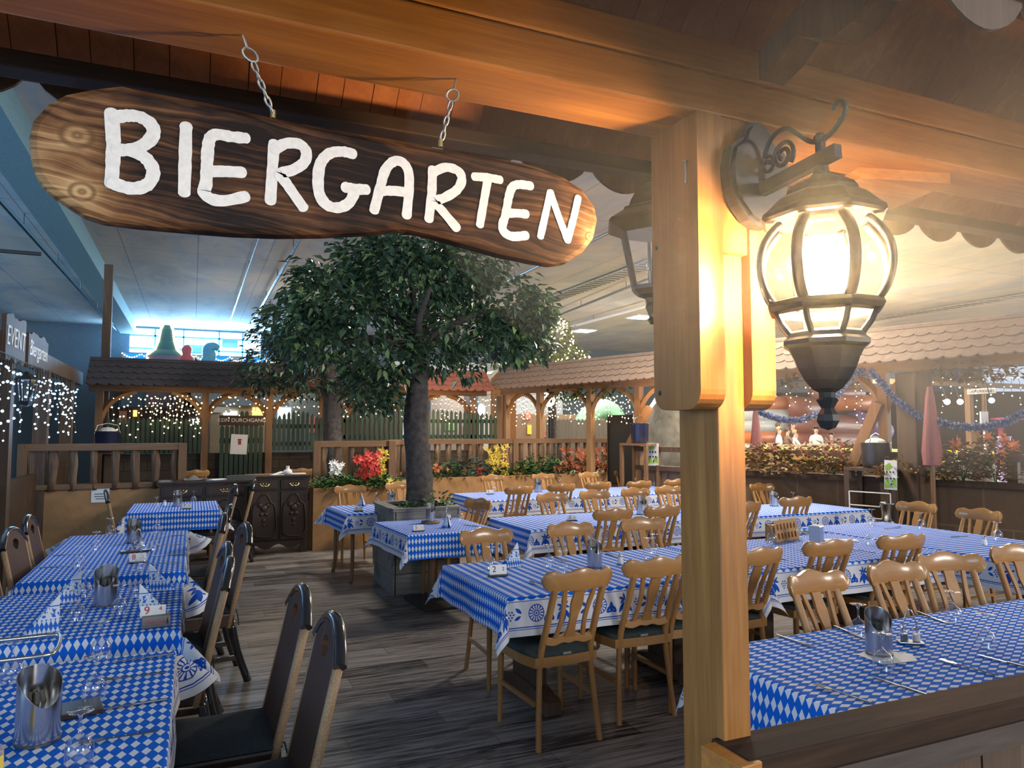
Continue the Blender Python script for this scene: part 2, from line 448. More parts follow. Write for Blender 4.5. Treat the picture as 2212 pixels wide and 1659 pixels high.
# scorched board of the hanging sign, with two big knots
def mk_sign():
    m, nt, out = new_mat('scorched_board')
    t = nt.nodes.new('ShaderNodeTexCoord'); sp = nt.nodes.new('ShaderNodeSeparateXYZ'); nt.links.new(t.outputs['Object'], sp.inputs[0])
    x = X(nt, sp.outputs[0]); z = X(nt, sp.outputs[2])
    w = noise(nt, coords(nt, 'Object', (1, 1, 3)), 4.0, 3, .5)
    zz = z + (X(nt, w) - .5) * .055 + x * .10
    kn = None; ringc = None
    for (kx, kz, s) in ((-.150, 2.020, 1.0), (-.142, 1.945, .75), (.628, 1.968, .5)):
        dx = (x - kx); dz = (z - kz) * 1.25; d = (dx * dx + dz * dz).sqrt() / s
        blob = (d * -24.0)._op('EXPONENT'); kn = blob if kn is None else kn + blob
        zz = zz + blob * dz * .8
        rg = ((d * 420.0).sin() * .5 + .5) * (d < .024); ringc = rg if ringc is None else ringc.max(rg)
    g1 = ((zz * 430.0 + X(nt, w) * 5.0).sin() * .5 + .5)
    cvx = nt.nodes.new('ShaderNodeCombineXYZ'); nt.links.new((x * 2.0).s, cvx.inputs[0]); nt.links.new((zz * 150.0).s, cvx.inputs[1])
    g2 = noise(nt, cvx.outputs[0], 1.6, 5, .65)
    mott = noise(nt, coords(nt, 'Object', (1, 1, 2.2)), 5.5, 4, .6)
    edge = (x - .21).abs() / .42
    f = g1 * .10 + X(nt, g2) * .72 + (X(nt, mott) - .5) * .95 + edge * edge * edge * edge * .22 + kn * .46 - .05
    c = ramp(nt, f, [(.30, (.012, .006, .004)), (.49, (.080, .034, .014)), (.65, (.21, .10, .040)), (.92, (.56, .36, .17))])
    c = mix(nt, ringc * .75, c, (.12, .06, .025))
    bsdf(nt, out, c, .6, 0, .2, bump=X(nt, g2), bstr=.2, bdist=.002); return m
M['sign_wood'] = mk_sign()
def mk_crepe():
    m, nt, out = new_mat('crepe_paper')
    g = nt.nodes.new('ShaderNodeNewGeometry')
    bsdf(nt, out, ramp(nt, g.outputs['Random Per Island'], [(0, (.05, .12, .40)), (.45, (.10, .20, .50)), (.75, (.45, .50, .62)), (1, (.65, .68, .74))]), .7); return m
M['crepe'] = mk_crepe()
def mk_brick(name, c1, c2, mortar, scale, rot=(0, 0, 0), w=.5, h=.25):
    m, nt, out = new_mat(name)
    br = nt.nodes.new('ShaderNodeTexBrick'); br.inputs['Scale'].default_value = scale
    br.inputs['Color1'].default_value = (*c1, 1); br.inputs['Color2'].default_value = (*c2, 1); br.inputs['Mortar'].default_value = (*mortar, 1)
    br.inputs['Mortar Size'].default_value = .012; br.inputs['Brick Width'].default_value = w; br.inputs['Row Height'].default_value = h
    nt.links.new(coords(nt, 'Object', rot=rot), br.inputs['Vector'])
    n = noise(nt, coords(nt), 12, 4)
    bsdf(nt, out, mix(nt, X(nt, n) * .6, br.outputs['Color'], mortar), .8, 0, .2); return m
M['stone_wall'] = mk_brick('stone_wall', (.13, .10, .075), (.085, .065, .05), (.045, .036, .03), 2.0, (PI / 2, 0, 0), .7, .32)
M['brown_tiles'] = mk_brick('brown_tiles', (.165, .10, .06), (.14, .085, .052), (.22, .15, .10), 1.0, (PI / 2, 0, 0), .55, .55)
# ------------------------------------------------------------------ foreground pavilion: beam, post, roof, rail
beam = empty('timber_beam', (0, 0, 0), 0, 'long orange pine beam overhead from which the white-lettered sign hangs', 'beam')
beam['kind'] = 'thing'
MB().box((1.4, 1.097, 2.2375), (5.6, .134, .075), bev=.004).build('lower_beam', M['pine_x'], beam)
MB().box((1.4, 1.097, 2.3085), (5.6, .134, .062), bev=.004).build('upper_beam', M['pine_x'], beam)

def rounded(w0, w1, z0, z1, r, n=6, both=True):
    pts = [(w0, z1), (w0, z0 + r)]
    pts += [(w0 + r - r * math.cos(a), z0 + r - r * math.sin(a)) for a in [PI / 2 * i / n for i in range(1, n + 1)]]
    pts += [(w1 - r + r * math.sin(a), z0 + r - r * math.cos(a)) for a in [PI / 2 * i / n for i in range(0, n + 1)]]
    return pts + [(w1, z1)]
post = empty('timber_post', (.893, 1.11, 0), 0, 'square pine post carrying the lit wall lantern', 'post')
po = Vector((-.893, -1.11, 0))
MB().box((.893, 1.108, 1.1), (.06, .116, 2.2), bev=.003).xf(Matrix.Translation(po)).build('shaft', M['pine'], post)
MB().prism(rounded(1.028, 1.168, 1.667, 2.2, .035), 'x', .808, .863).xf(Matrix.Translation(po)).build('clamp_board', M['pine'], post)
MB().prism(rounded(1.028, 1.168, 1.667, 2.2, .035), 'x', .923, .978).xf(Matrix.Translation(po)).build('clamp_board', M['pine'], post)
MB().box((.893, 1.044, 2.075), (.058, .02, .25)).xf(Matrix.Translation(po)).build('filler_block', M['pine'], post)
n1 = MB().tube([(.806, 1.058, 2.115), (.806, 1.058, 2.075)], .003, 6).tube([(.806, 1.058, 2.117), (.806, 1.058, 2.113)], .006, 6)
n1.xf(Matrix.Translation(po)).build('nail', M['steel'], post)
for (yy, zz) in ((1.155, 1.98), (1.150, 1.70)):
    MB().ball((.808, yy, zz), .005, 8, 4, (.4, 1, 1)).xf(Matrix.Translation(po)).build('screw', M['iron'], post)

roof = empty('pavilion_roof', (.6, 1.1, 2.34), 0, 'small shingled pavilion roof above the sign, red boards beneath', 'roof')
ro = Matrix.Translation((-.6, -1.1, -2.34))
RIDGE = 2.69
def slope_z(y): return RIDGE - abs(y - 1.1) * 1.0
r_ = random.Random(3)
x = -1.4; mb = MB(); mb2 = MB()
while x < 3.6:
    w = r_.choice((.052, .06, .07)); g = .0015
    for (ya, yb, m_) in ((1.12, 1.505, mb), (.695, 1.08, mb2)):
        j = r_.uniform(-.002, .002)
        za, zb = slope_z(ya) + j, slope_z(yb) + j
        m_.prism([(ya, za), (yb, zb), (yb, zb + .012), (ya, za + .012)], 'x', x, x + w - g)
    x += w
mb.xf(ro).build('ceiling_boards', M['red_boards'], roof)
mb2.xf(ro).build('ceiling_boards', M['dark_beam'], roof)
pl = MB().bar((-1.4, 1.415, 2.240), (3.6, 1.415, 2.240), .05, .030, bev=.003).xf(ro).build('purlin', M['dark_beam'], roof)
def scallop_strip(y0, z0, ph, x0, x1, tilt):
    m_ = MB(); k = math.floor((x0 - ph) / .191)
    while ph + k * .191 < x1:
        a = ph + k * .191; b = a + .191; n = 10
        top = [(a, z0 + .10), (b, z0 + .10)]
        arc = [(b - .004 - (.183) * i / n, z0 - .052 * math.sin(PI * i / n) ** .7) for i in range(n + 1)]
        m_.prism(top[:1] + arc[::-1] + top[1:], 'y', y0, y0 + .008); k += 1
    return m_
scallop_strip(1.507, 2.266, -.282, -1.4, 3.6, 0).xf(ro).build('shingle_edge', M['dark_post'], roof)
scallop_strip(.66, 2.262, -.21, -1.4, 3.6, 0).xf(ro).build('shingle_edge', M['dark_post'], roof)
# shingle courses on both slopes (seen only from elsewhere) as overlapping rows
sm = MB()
for i in range(5):
    for sgn in (1, -1):
        y0 = 1.1 + sgn * (.45 - i * .09); y1 = 1.1 + sgn * max(0, .45 - i * .09 - .11)
        sm.add([(-1.4, y0, slope_z(y0) + .03), (3.6, y0, slope_z(y0) + .03), (3.6, y1, slope_z(y1) + .018), (-1.4, y1, slope_z(y1) + .018)], [(0, 1, 2, 3) if sgn > 0 else (3, 2, 1, 0)])
sm.xf(ro).build('shingle_rows', M['roof_brown'], roof)
# carved rafter brackets between beam and near eave
def bracket(x):
    pts = [(1.03, 2.34), (1.03, 2.285), (.98, 2.30), (.94, 2.325), (.90, 2.300), (.86, 2.280), (.82, 2.287), (.78, 2.315), (.74, 2.38), (.74, 2.43)]
    return MB().prism(pts, 'x', x - .03, x + .03).xf(ro)
for bx in (.985, 2.0): bracket(bx).build('carved_bracket', M['dark_post'], roof)

# cross beam leading away from the post's right
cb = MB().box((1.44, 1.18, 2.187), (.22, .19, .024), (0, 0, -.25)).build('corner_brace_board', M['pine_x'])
tag(cb, 'pale wooden board under the beam just right of the lit lantern', 'board')

# railing in front of the right-hand table
rail = empty('porch_railing', (1.5, 1.0, 0), 0, 'dark weathered wooden railing in front of the right foreground table', 'railing')
rt = Matrix.Translation((-1.5, -1.0, 0))
rl = MB().box((2.25, 1.022, 1.0665), (2.80, .096, .045), bev=.004).xf(rt).build('top_rail', [M['rail_top']], rail)
MB().box((2.2, .984, 1.02), (2.72, .02, .045)).xf(rt).build('front_board', M['rail_old'], rail)
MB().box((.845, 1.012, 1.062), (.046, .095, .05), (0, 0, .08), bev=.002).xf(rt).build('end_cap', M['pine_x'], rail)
for i in range(18):
    xx = 1.0 + i * .14
    MB().box((xx, 1.03, .58), (.133, .022, .93)).xf(rt).build('slat', M['dark_post'], rail)
MB().box((2.2, 1.03, .13), (2.72, .05, .06)).xf(rt).build('bottom_rail', M['rail_old'], rail)
MB().box((3.55, 1.02, .55), (.07, .07, 1.1)).xf(rt).build('end_post', M['rail_old'], rail)

# ------------------------------------------------------------------ hanging sign
SY = 1.095
def sp(u, v): p = at_y(u, v, SY); return (p.x, p.z)
out_px = [(62,330),(60,290),(70,255),(100,222),(140,200),(200,188),(262,181),(330,195),(450,218),(580,248),(700,272),(850,302),(1000,325),(1100,343),(1160,355),(1220,380),(1262,408),(1288,445),(1294,475),(1285,515),(1262,545),(1225,568),(1195,572),(1150,565),(1080,550),(1000,528),(930,508),(880,497),(850,497),(800,503),(700,508),(600,509),(500,505),(400,497),(300,488),(220,478),(180,465),(140,440),(100,412),(78,385),(68,360)]
outl = [sp(*p) for p in out_px]
cxs = sum(p[0] for p in outl) / len(outl); czs = sum(p[1] for p in outl) / len(outl)
sign = empty('hanging_sign', (0, 0, 0), 0, 'long scorched wooden board lettered BIERGARTEN in white paint', 'sign')
def ring_board():
    b = MB(); n = len(outl)
    layers = []
    for (off, yy) in ((.010, SY), (.002, SY + .004), (0, SY + .010), (0, SY + .022), (.004, SY + .027)):
        lay = []
        for i, p in enumerate(outl):
            a = Vector(outl[i - 1]); c = Vector(outl[(i + 1) % n]); d = (c - a).normalized(); nn = Vector((d.y, -d.x))
            if (nn.x * (cxs - p[0]) + nn.y * (czs - p[1])) < 0: nn = -nn
            lay.append(Vector((p[0] + nn.x * off, yy, p[1] + nn.y * off)))
        layers.append(lay)
    for lay in layers: b.v.extend(lay)
    for k in range(4):
        for i in range(n):
            j = (i + 1) % n; b.f.append((k * n + i, k * n + j, (k + 1) * n + j, (k + 1) * n + i))
    b.f.append(tuple(range(n))[::-1]); b.f.append(tuple(range(4 * n, 5 * n)))
    return b
bo = ring_board().build('board', M['sign_wood'], sign)
bm = bmesh.new(); bm.from_mesh(bo.data); bmesh.ops.recalc_face_normals(bm, faces=bm.faces); bm.to_mesh(bo.data); bm.free()
STROKES = {
 'B': [[(241,244),(245,304),(244,350),(241,398)], [(248,256),(270,251),(300,253),(325,268),(332,288),(318,309),(288,323),(253,325)], [(280,325),(312,340),(331,368),(324,394),(304,406),(277,407),(243,396)]],
 'I': [[(402,273),(400,345),(398,417)]],
 'E': [[(531,299),(500,296),(469,291),(454,299),(449,324),(447,358),(445,398),(440,415),(456,430),(486,434),(530,425)], [(450,371),(487,371),(523,373)]],
 'R': [[(592,310),(588,371),(584,435)], [(594,324),(616,311),(646,312),(661,328),(657,351),(632,368),(604,376),(618,396),(638,425),(655,449)]],
 'G': [[(762,333),(739,328),(712,332),(693,352),(687,385),(690,420),(706,443),(731,449),(754,438),(767,412)], [(745,405),(766,409),(791,410)]],
 'A': [[(808,455),(820,409),(832,368),(851,349),(870,352),(882,372),(883,409),(878,466)], [(826,413),(854,413),(882,417)]],
 'R2': [[(934,366),(932,420),(926,474)], [(939,371),(963,362),(989,370),(997,389),(986,411),(959,428),(939,436),(956,457),(986,493)]],
 'T': [[(1024,382),(1052,384),(1080,389)], [(1053,388),(1044,439),(1036,486)]],
 'E2': [[(1146,402),(1121,399),(1106,405),(1098,428),(1092,463),(1085,486),(1088,501),(1106,511),(1136,509)], [(1096,461),(1117,461),(1136,463)]],
 'N': [[(1167,511),(1178,462),(1188,416)], [(1188,416),(1206,468),(1225,518)], [(1225,520),(1238,472),(1248,428)]]}
def smooth_path(p, n=5):
    out = []
    for i in range(len(p) - 1):
        p0 = p[max(i - 1, 0)]; p1 = p[i]; p2 = p[i + 1]; p3 = p[min(i + 2, len(p) - 1)]
        for k in range(n):
            t = k / n
            out.append(tuple(.5 * ((2 * p1[d]) + (-p0[d] + p2[d]) * t + (2 * p0[d] - 5 * p1[d] + 4 * p2[d] - p3[d]) * t * t + (-p0[d] + 3 * p1[d] - 3 * p2[d] + p3[d]) * t ** 3) for d in range(len(p1))))
    out.append(p[-1]); return out
def ribbon(b, path, w, y, rr):
    """painted stroke: flat ribbon with round ends, slightly uneven width"""
    n = len(path); P = [Vector(p) for p in path]; L = []; R = []
    for i in range(n):
        d = (P[min(i + 1, n - 1)] - P[max(i - 1, 0)]).normalized(); nn = Vector((-d.y, d.x))
        ww = w * (1 + rr.uniform(-.07, .07)); L.append(P[i] + nn * ww); R.append(P[i] - nn * ww)
    d0 = (P[1] - P[0]).normalized(); d1 = (P[-1] - P[-2]).normalized()
    def cap(c, d, w_, a, b_):
        nn = Vector((-d.y, d.x)); return [c + nn * math.cos(t) * w_ * s_ + d * math.sin(t) * w_ for t, s_ in [(PI * k / 6, 1) for k in range(1, 6)]]
    ring = L + cap(P[-1], d1, w, 0, 0) + R[::-1] + [c for c in cap(P[0], -d0, w, 0, 0)]
    # fan of quads for the body, caps as polygons
    base = len(b.v)
    for p in L: b.v.append(Vector((p.x, y, p.y)))
    for p in R: b.v.append(Vector((p.x, y, p.y)))
    for i in range(n - 1): b.f.append((base + i, base + i + 1, base + n + i + 1, base + n + i))
    for (c, d, s_) in ((P[-1], d1, 1), (P[0], -d0, -1)):
        q = len(b.v); nn = Vector((-d.y, d.x))
        for k in range(0, 9):
            t = PI * k / 8; p = c + nn * math.cos(t) * w + d * math.sin(t) * w * .8; b.v.append(Vector((p.x, y, p.y)))
        b.f.append(tuple(range(q, q + 9)))
rr = random.Random(5)
WID = {'B': .0087, 'I': .0082, 'E': .0082, 'R': .0079, 'G': .0083, 'A': .0078, 'R2': .0076, 'T': .0072, 'E2': .0076, 'N': .0066}
for key, sts in STROKES.items():
    b = MB()
    for k, st in enumerate(sts):
        pts = smooth_path([sp(*q) for q in st], 5)
        ribbon(b, pts, WID[key], SY - .0012 - k * .0003, rr)
    b.build('painted_letter_' + key[0].lower(), M['white_paint'], sign)
def link(c, d, nrm, L=.0175, W=.0068, r=.0019):
    d = Vector(d).normalized(); nrm = Vector(nrm); nrm = (nrm - d * nrm.dot(d)).normalized(); c = Vector(c); p = []
    for k in range(13):
        a = 2 * PI * k / 12; p.append(c + d * math.cos(a) * L * .5 + nrm * math.sin(a) * W * .5)
    return MB().tube(p, r, 6, caps=False)
for (h, e, lab) in (((525, 68), (590, 247), 'steel chain holding the left end of the hanging sign'), ((985, 172), (952, 310), 'steel chain holding the right end of the hanging sign')):
    a = at_z(*h, 2.2); a.y = 1.09; b_ = at_y(*e, 1.105); ch = empty('sign_chain', a, 0, lab, 'chain', 'chains of the hanging sign')
    d = b_ - a; Lt = d.length; dn = d.normalized(); T = Matrix.Translation(-a)
    eye = [a + Vector((0, 0, .004)), a + dn * .018]
    e2 = [a + dn * (.018 + .010 - .010 * math.cos(t)) + Vector((math.sin(t) * .010, 0, 0)) for t in [2 * PI * k / 12 for k in range(13)]]
    MB().tube(eye + e2, .0019, 6).xf(T).build('screw_eye', M['chain_metal'], ch)
    pos = .045; k = 0
    while pos < Lt - .004:
        nrm = (1, 0, 0) if k % 2 == 0 else (0, 1, 0)
        link(a + dn * pos, dn, nrm).xf(T).build('chain_link', M['chain_metal'], ch, smooth=True); pos += .0125; k += 1
    MB().tube([b_ + Vector((0, 0, .006)), b_ + Vector((0, 0, -.006))], .004, 6).xf(T).build('staple', M['brass'], ch)

# ------------------------------------------------------------------ the lit wall lantern
LX, LY = .925, .862
lan = empty('wall_lantern', (LX, LY, 0), 0, 'lit black globe lantern with scrolled bracket on the pine post', 'lantern')
def L(prof, seg, name, mat, **k): return MB().lathe(prof, seg, ph=PI / 8).build(name, mat, lan, **k)
L([(0.0, 2.058), (.012, 2.056), (.014, 2.045), (.020, 2.04), (.034, 2.034), (.050, 2.024), (.056, 2.016), (.058, 2.010), (.068, 2.004), (.078, 1.994), (.088, 1.984), (.097, 1.977), (.099, 1.970), (.094, 1.966), (.080, 1.966), (.05, 1.985), (0, 1.99)], 8, 'lantern_roof', M['iron'])
gl = [(.070, 1.962), (.086, 1.945), (.098, 1.925), (.1035, 1.90), (.102, 1.875), (.094, 1.850), (.080, 1.830)]
MB().lathe([(r - .004, z) for r, z in gl], 32).build('globe_glass', M['lamp_glass'], lan, smooth=True)
for k in range(8):
    a = PI / 8 + k * PI / 4
    MB().tube([(r * math.cos(a), r * math.sin(a), z) for r, z in smooth_path(gl, 3)], .0075, 6, flat=(.8, 1.25)).build('rib', M['iron'], lan, smooth=True)
L([(.078, 1.838), (.088, 1.834), (.092, 1.826), (.088, 1.818), (.076, 1.815), (.074, 1.83)], 8, 'lower_ring', M['iron'])
for k in range(8):
    a = PI / 8 + k * PI / 4
    MB().tube([(.078 * math.cos(a), .078 * math.sin(a), 1.818), (.070 * math.cos(a), .070 * math.sin(a), 1.80), (.056 * math.cos(a), .056 * math.sin(a), 1.782)], .005, 6).build('cage_bar', M['iron'], lan)
L([(.054, 1.788), (.060, 1.784), (.062, 1.777), (.068, 1.772), (.068, 1.765), (.060, 1.760), (.052, 1.745), (.046, 1.728), (.036, 1.710), (.024, 1.696), (.014, 1.690), (.013, 1.682), (.018, 1.678), (.013, 1.670), (.010, 1.665), (.016, 1.655), (.018, 1.645), (.012, 1.634), (0, 1.630)], 8, 'lower_bowl', M['iron'])
L([(0, 1.963), (.022, 1.962), (.022, 1.940), (.019, 1.925)], 16, 'lamp_socket', M['white_paint'])
MB().lathe([(.017, 1.926), (.022, 1.915), (.026, 1.895), (.026, 1.862), (.022, 1.846), (.012, 1.838), (0, 1.836)], 20).build('light_bulb', M['bulb'], lan, smooth=True)
# bracket: back plate, arm and scrolls
bp = [(-.018, 2.185), (.004, 2.188), (.022, 2.176), (.030, 2.158), (.040, 2.148), (.060, 2.140), (.068, 2.12), (.066, 2.08), (.060, 2.055), (.050, 2.035), (.042, 2.012), (.020, 1.995), (-.005, 1.995), (-.025, 2.005), (-.048, 2.030), (-.064, 2.062), (-.068, 2.10), (-.060, 2.135), (-.045, 2.146), (-.034, 2.155), (-.028, 2.172)]
MB().prism(bp, 'y', .140, .165).prism([(x * .9, 2.09 + (z - 2.09) * .9) for x, z in bp], 'y', .133, .141).build('back_plate', M['iron'], lan)
MB().bar((0, .14, 2.060), (0, -.035, 2.072), .016, .022).build('bracket_arm', M['iron'], lan)
MB().tube([(0, 0, 2.050), (0, 0, 2.10)], .008, 8).ball((0, 0, 2.104), .011, 8, 5).build('hanger_stem', M['iron'], lan)
def spiral(cy, cz, r0, r1, a0, a1, n=16): return [(0, cy + (r0 + (r1 - r0) * i / n) * math.cos(a0 + (a1 - a0) * i / n), cz + (r0 + (r1 - r0) * i / n) * math.sin(a0 + (a1 - a0) * i / n)) for i in range(n + 1)]
sc = [(0, .128, 2.075), (0, .128, 2.11), (0, .108, 2.145), (0, .075, 2.150), (0, .045, 2.128), (0, .015, 2.104), (0, -.020, 2.104), (0, -.050, 2.125)]
MB().tube(smooth_path(sc, 4) + spiral(-.036, 2.139, .020, .006, -.8 - PI / 2 + .6, -2 * PI + .2, 16)[::1], .0045, 6).build('scroll', M['iron'], lan, smooth=True)
MB().tube(spiral(.082, 2.105, .026, .006, PI * 1.25, PI * 1.25 - 3.6 * PI, 30), .0042, 6).build('scroll', M['iron'], lan, smooth=True)
MB().tube(spiral(.118, 2.10, .018, .005, 0, 3.0 * PI, 24), .0038, 6).build('scroll', M['iron'], lan, smooth=True)

# ------------------------------------------------------------------ the unlit bronze lantern behind the post
l2 = empty('carriage_lantern', (1.0, 1.45, 0), 0, 'unlit bronze carriage lantern half hidden behind the pine post', 'lantern')
def L2(prof, name, mat, seg=6, **k): return MB().lathe(prof, seg).build(name, mat, l2, **k)
L2([(0, 2.262), (.010, 2.256), (.012, 2.246), (.007, 2.236), (.012, 2.226), (.020, 2.222), (.040, 2.205), (.056, 2.180), (.062, 2.165), (.074, 2.160), (.078, 2.152), (.112, 2.130), (.118, 2.122), (.112, 2.117), (.075, 2.100), (0, 2.10)], 'lantern_roof', M['iron_bronze'])
L2([(.074, 2.10), (.045, 1.972)], 'lantern_glass', M['glass'])
for k in range(6):
    a = PI / 3 * k
    MB().bar((.076 * math.cos(a), .076 * math.sin(a), 2.104), (.047 * math.cos(a), .047 * math.sin(a), 1.968), .008, .008).build('frame_bar', M['iron_bronze'], l2)
L2([(0, 1.974), (.050, 1.974), (.050, 1.964), (.036, 1.952), (.018, 1.945), (.014, 1.935), (.018, 1.925), (.012, 1.912), (.008, 1.900), (.013, 1.893), (.006, 1.884), (0, 1.882)], 'lower_bowl', M['iron_bronze'])
L2([(0, 2.04), (.010, 2.035), (.014, 2.02), (.010, 2.0), (.009, 1.972)], 'candle_bulb', M['glass'], 10, smooth=True)
MB().tube([(-.09, -.285, 2.02), (-.09, -.28, 1.93), (-.06, -.18, 1.89), (0, -.06, 1.90), (0, 0, 1.93)], .008, 6).build('bracket_arm', M['iron_bronze'], l2)
# ------------------------------------------------------------------ carved beech chair (faces local +Y)
def make_beech():
    t = empty('beech_chair', (0, 0, 0), 0, 'x', 'chair')
    # top rail: bow-fronted, wavy outline, rounded lobes
    n = 32; hw = .205; th = .024; b = MB()
    rows = []
    for i in range(n + 1):
        x = -hw + 2 * hw * i / n; u = abs(x) / hw
        top = .934 - .024 * (1 - math.cos(min(u / .55, 1) * PI)) * .5 + .013 * math.sin(PI / 2 * min(1, max(0, (u - .55) / .25)))
        bot = .816 + .006 * math.sin(PI * min(u, 1))
        if u > .76:
            k = (u - .76) / .24; mid = .872; e = math.sqrt(max(0, 1 - k * k)); top = mid + (top - mid) * e; bot = mid + (bot - mid) * e
        if top - bot < .012: top += .006; bot -= .006
        yc = -.385 + .055 * u * u - .0
        lean = lambda z: (z - .87) * -.18
        e2 = min(.006, (top - bot) * .2)
        ring = [(x, yc + lean(bot) - th / 2 + .004, bot), (x, yc + lean(bot) + th / 2 - .004, bot), (x, yc + lean(bot) + th / 2, bot + e2), (x, yc + lean(top) + th / 2, top - e2), (x, yc + lean(top) + th / 2 - .004, top), (x, yc + lean(top) - th / 2 + .004, top), (x, yc + lean(top) - th / 2, top - e2), (x, yc + lean(bot) - th / 2, bot + e2)]
        rows.append(ring)
    for r in rows: b.v.extend(Vector(p) for p in r)
    for i in range(n):
        for k in range(8):
            k2 = (k + 1) % 8; b.f.append((i * 8 + k, (i + 1) * 8 + k, (i + 1) * 8 + k2, i * 8 + k2))
    b.f.append(tuple(range(8))); b.f.append(tuple(range(n * 8, n * 8 + 8))[::-1])
    b.build('top_rail', M['beech_x'], t, angle=.9)
    def slat(x0, pts, wd, th=.016, name='slat'):
        """pts: (dx, z, halfwidth factor)"""
        m = MB(); path = smooth_path(pts, 4); q = []
        for (dx, z, k) in path:
            y = -.205 - (z - .47) * .43; yc = y + .03 * 0
            h = wd * k / 2
            q.append([(x0 + dx - h, yc - th / 2, z), (x0 + dx + h, yc - th / 2, z), (x0 + dx + h, yc + th / 2, z), (x0 + dx - h, yc + th / 2, z)])
        for r in q: m.v.extend(Vector(p) for p in r)
        for i in range(len(q) - 1):
            for k in range(4):
                k2 = (k + 1) % 4; m.f.append((i * 4 + k, i * 4 + k2, (i + 1) * 4 + k2, (i + 1) * 4 + k))
        m.f.append((3, 2, 1, 0)); e = (len(q) - 1) * 4; m.f.append((e, e + 1, e + 2, e + 3))
        return m.build(name, M['beech'], t, angle=.6)
    slat(0, [(0, .555, 1.05), (0, .60, .70), (0, .66, .66), (0, .74, 1.05), (0, .79, .92), (0, .83, .95)], .064, name='splat')
    for s in (-1, 1):
        slat(s * .076, [(s * .006, .555, 1), (-s * .006, .64, .9), (-s * .004, .72, 1), (s * .012, .83, 1)], .022)
        # rear leg and post in one piece
        MB().tube(smooth_path([(s * .182, -.245, 0), (s * .166, -.218, .22), (s * .150, -.205, .45), (s * .143, -.262, .62), (s * .142, -.352, .83)], 4), [.0165] * 8 + [.019] * 8 + [.0185], 8, flat=(1, .95)).build('leg', M['beech'], t, angle=1.0)
        MB().tube([(s * .195, .205, 0), (s * .188, .200, .42)], [.014, .020], 8).build('leg', M['beech'], t, angle=1.0)
        MB().bar((s * .19, .19, .22), (s * .18, -.20, .22), .016, .022).build('stretcher', M['beech'], t)
    # wavy lower back rail
    lo = [(-.14, .528), (-.09, .518), (-.04, .530), (0, .524), (.04, .530), (.09, .518), (.14, .528)]; up = [(.14, .572), (.10, .556), (.05, .566), (0, .580), (-.05, .566), (-.10, .556), (-.14, .572)]
    MB().prism(smooth_path(lo, 3) + smooth_path(up, 3), 'y', -.247, -.227).build('cross_rail', M['beech_x'], t)
    sp_ = [(-.185, -.215), (-.215, -.10), (-.222, .05), (-.215, .19), (-.18, .225), (0, .235), (.18, .225), (.215, .19), (.222, .05), (.215, -.10), (.185, -.215), (0, -.225)]
    MB().prism(sp_, 'z', .405, .455).build('seat_frame', M['beech_x'], t)
    m = MB(); n = len(sp_)
    for (k, z) in ((.98, .4555), (.985, .470), (.93, .482), (.5, .486)): m.v.extend(Vector((p[0] * k, p[1] * k, z)) for p in sp_)
    for j in range(3):
        for i in range(n): i2 = (i + 1) % n; m.f.append((j * n + i, j * n + i2, (j + 1) * n + i2, (j + 1) * n + i))
    m.f.append(tuple(range(3 * n, 4 * n)))
    m.build('seat_cushion', M['pad_green'], t, smooth=True)
    MB().prism([(-.024, .460), (.024, .460), (.024, .472), (-.024, .472)], 'y', -.2245, -.2225).build('cushion_label', plain('label_grey', (.30, .30, .28), .8), t)
    return t
beech = make_beech()
beech_used = []
PX, NX, PY, NY = -PI / 2, PI / 2, 0.0, PI
def chair(crest, facing, label, group):
    """crest = ground position below the top rail's middle"""
    f = Vector((-math.sin(facing), math.cos(facing), 0))
    loc = Vector((crest[0], crest[1], 0)) + f * .385
    c = place(beech, beech_used, loc, facing, label); c['group'] = group; return c
G1, G2, G3 = 'beech chairs at the front table row', 'beech chairs at the middle table row', 'beech chairs at the back table row'
N_ = ['first', 'second', 'third', 'fourth', 'fifth', 'sixth']
chair((1.835, 3.30), .03, 'beech chair nearest the camera, back turned, at the corner of table 2', G1)
chair((2.385, 3.42), -.03, 'beech chair with back turned at table 2, partly cut by the pine post', G1)
chair((2.76, 3.46), 0, 'beech chair with back turned at table 2, nearly all hidden behind the pine post', G1)
chair((3.15, 3.46), 0, 'beech chair with back turned at front row, its left half hidden by the pine post', G1)
chair((3.80, 3.52), -.06, 'beech chair with back turned at front row, behind the foreground steel cutlery holder', G1)
chair((4.46, 3.51), -.1, 'beech chair with back turned at right end of the front table row', G1)
chair((1.938, 4.94), NY, 'beech chair facing camera behind the number 2 card', G1)
chair((2.651, 5.007), NY + .05, 'beech chair facing camera behind the steel cutlery holder of table 2', G1)
chair((3.347, 5.063), NY - .05, 'beech chair facing camera behind the salt shaker of table 2, beside the pine post', G1)
for i, (x, y, r) in enumerate(((3.504, 5.686, -.05), (4.081, 5.745, 0), (5.051, 5.711, .05), (5.922, 5.937, -.12))):
    chair((x, y), r, ['beech chair with back turned at middle row, left of those with backs turned', 'beech chair with back turned at middle row, cut off by the pine post', 'beech chair with back turned at middle row, just right of the pine post', 'beech chair with back turned at middle row, right above the slotted wooden box'][i], G2)
for i, (x, y, r) in enumerate(((3.707, 7.41, .08), (4.339, 7.553, 0), (4.972, 7.657, 0), (5.525, 7.743, -.05), (6.949, 7.655, 0))):
    chair((x, y), NY + r, ['beech chair facing camera at middle row, leftmost of its side', 'beech chair facing camera at middle row, second from the left', 'beech chair facing camera at middle row, behind the row’s steel holder', 'beech chair facing camera at middle row, next to the pine post on its left', 'beech chair facing camera at middle row, alone right of the pine post'][i].replace('’', "'"), G2)
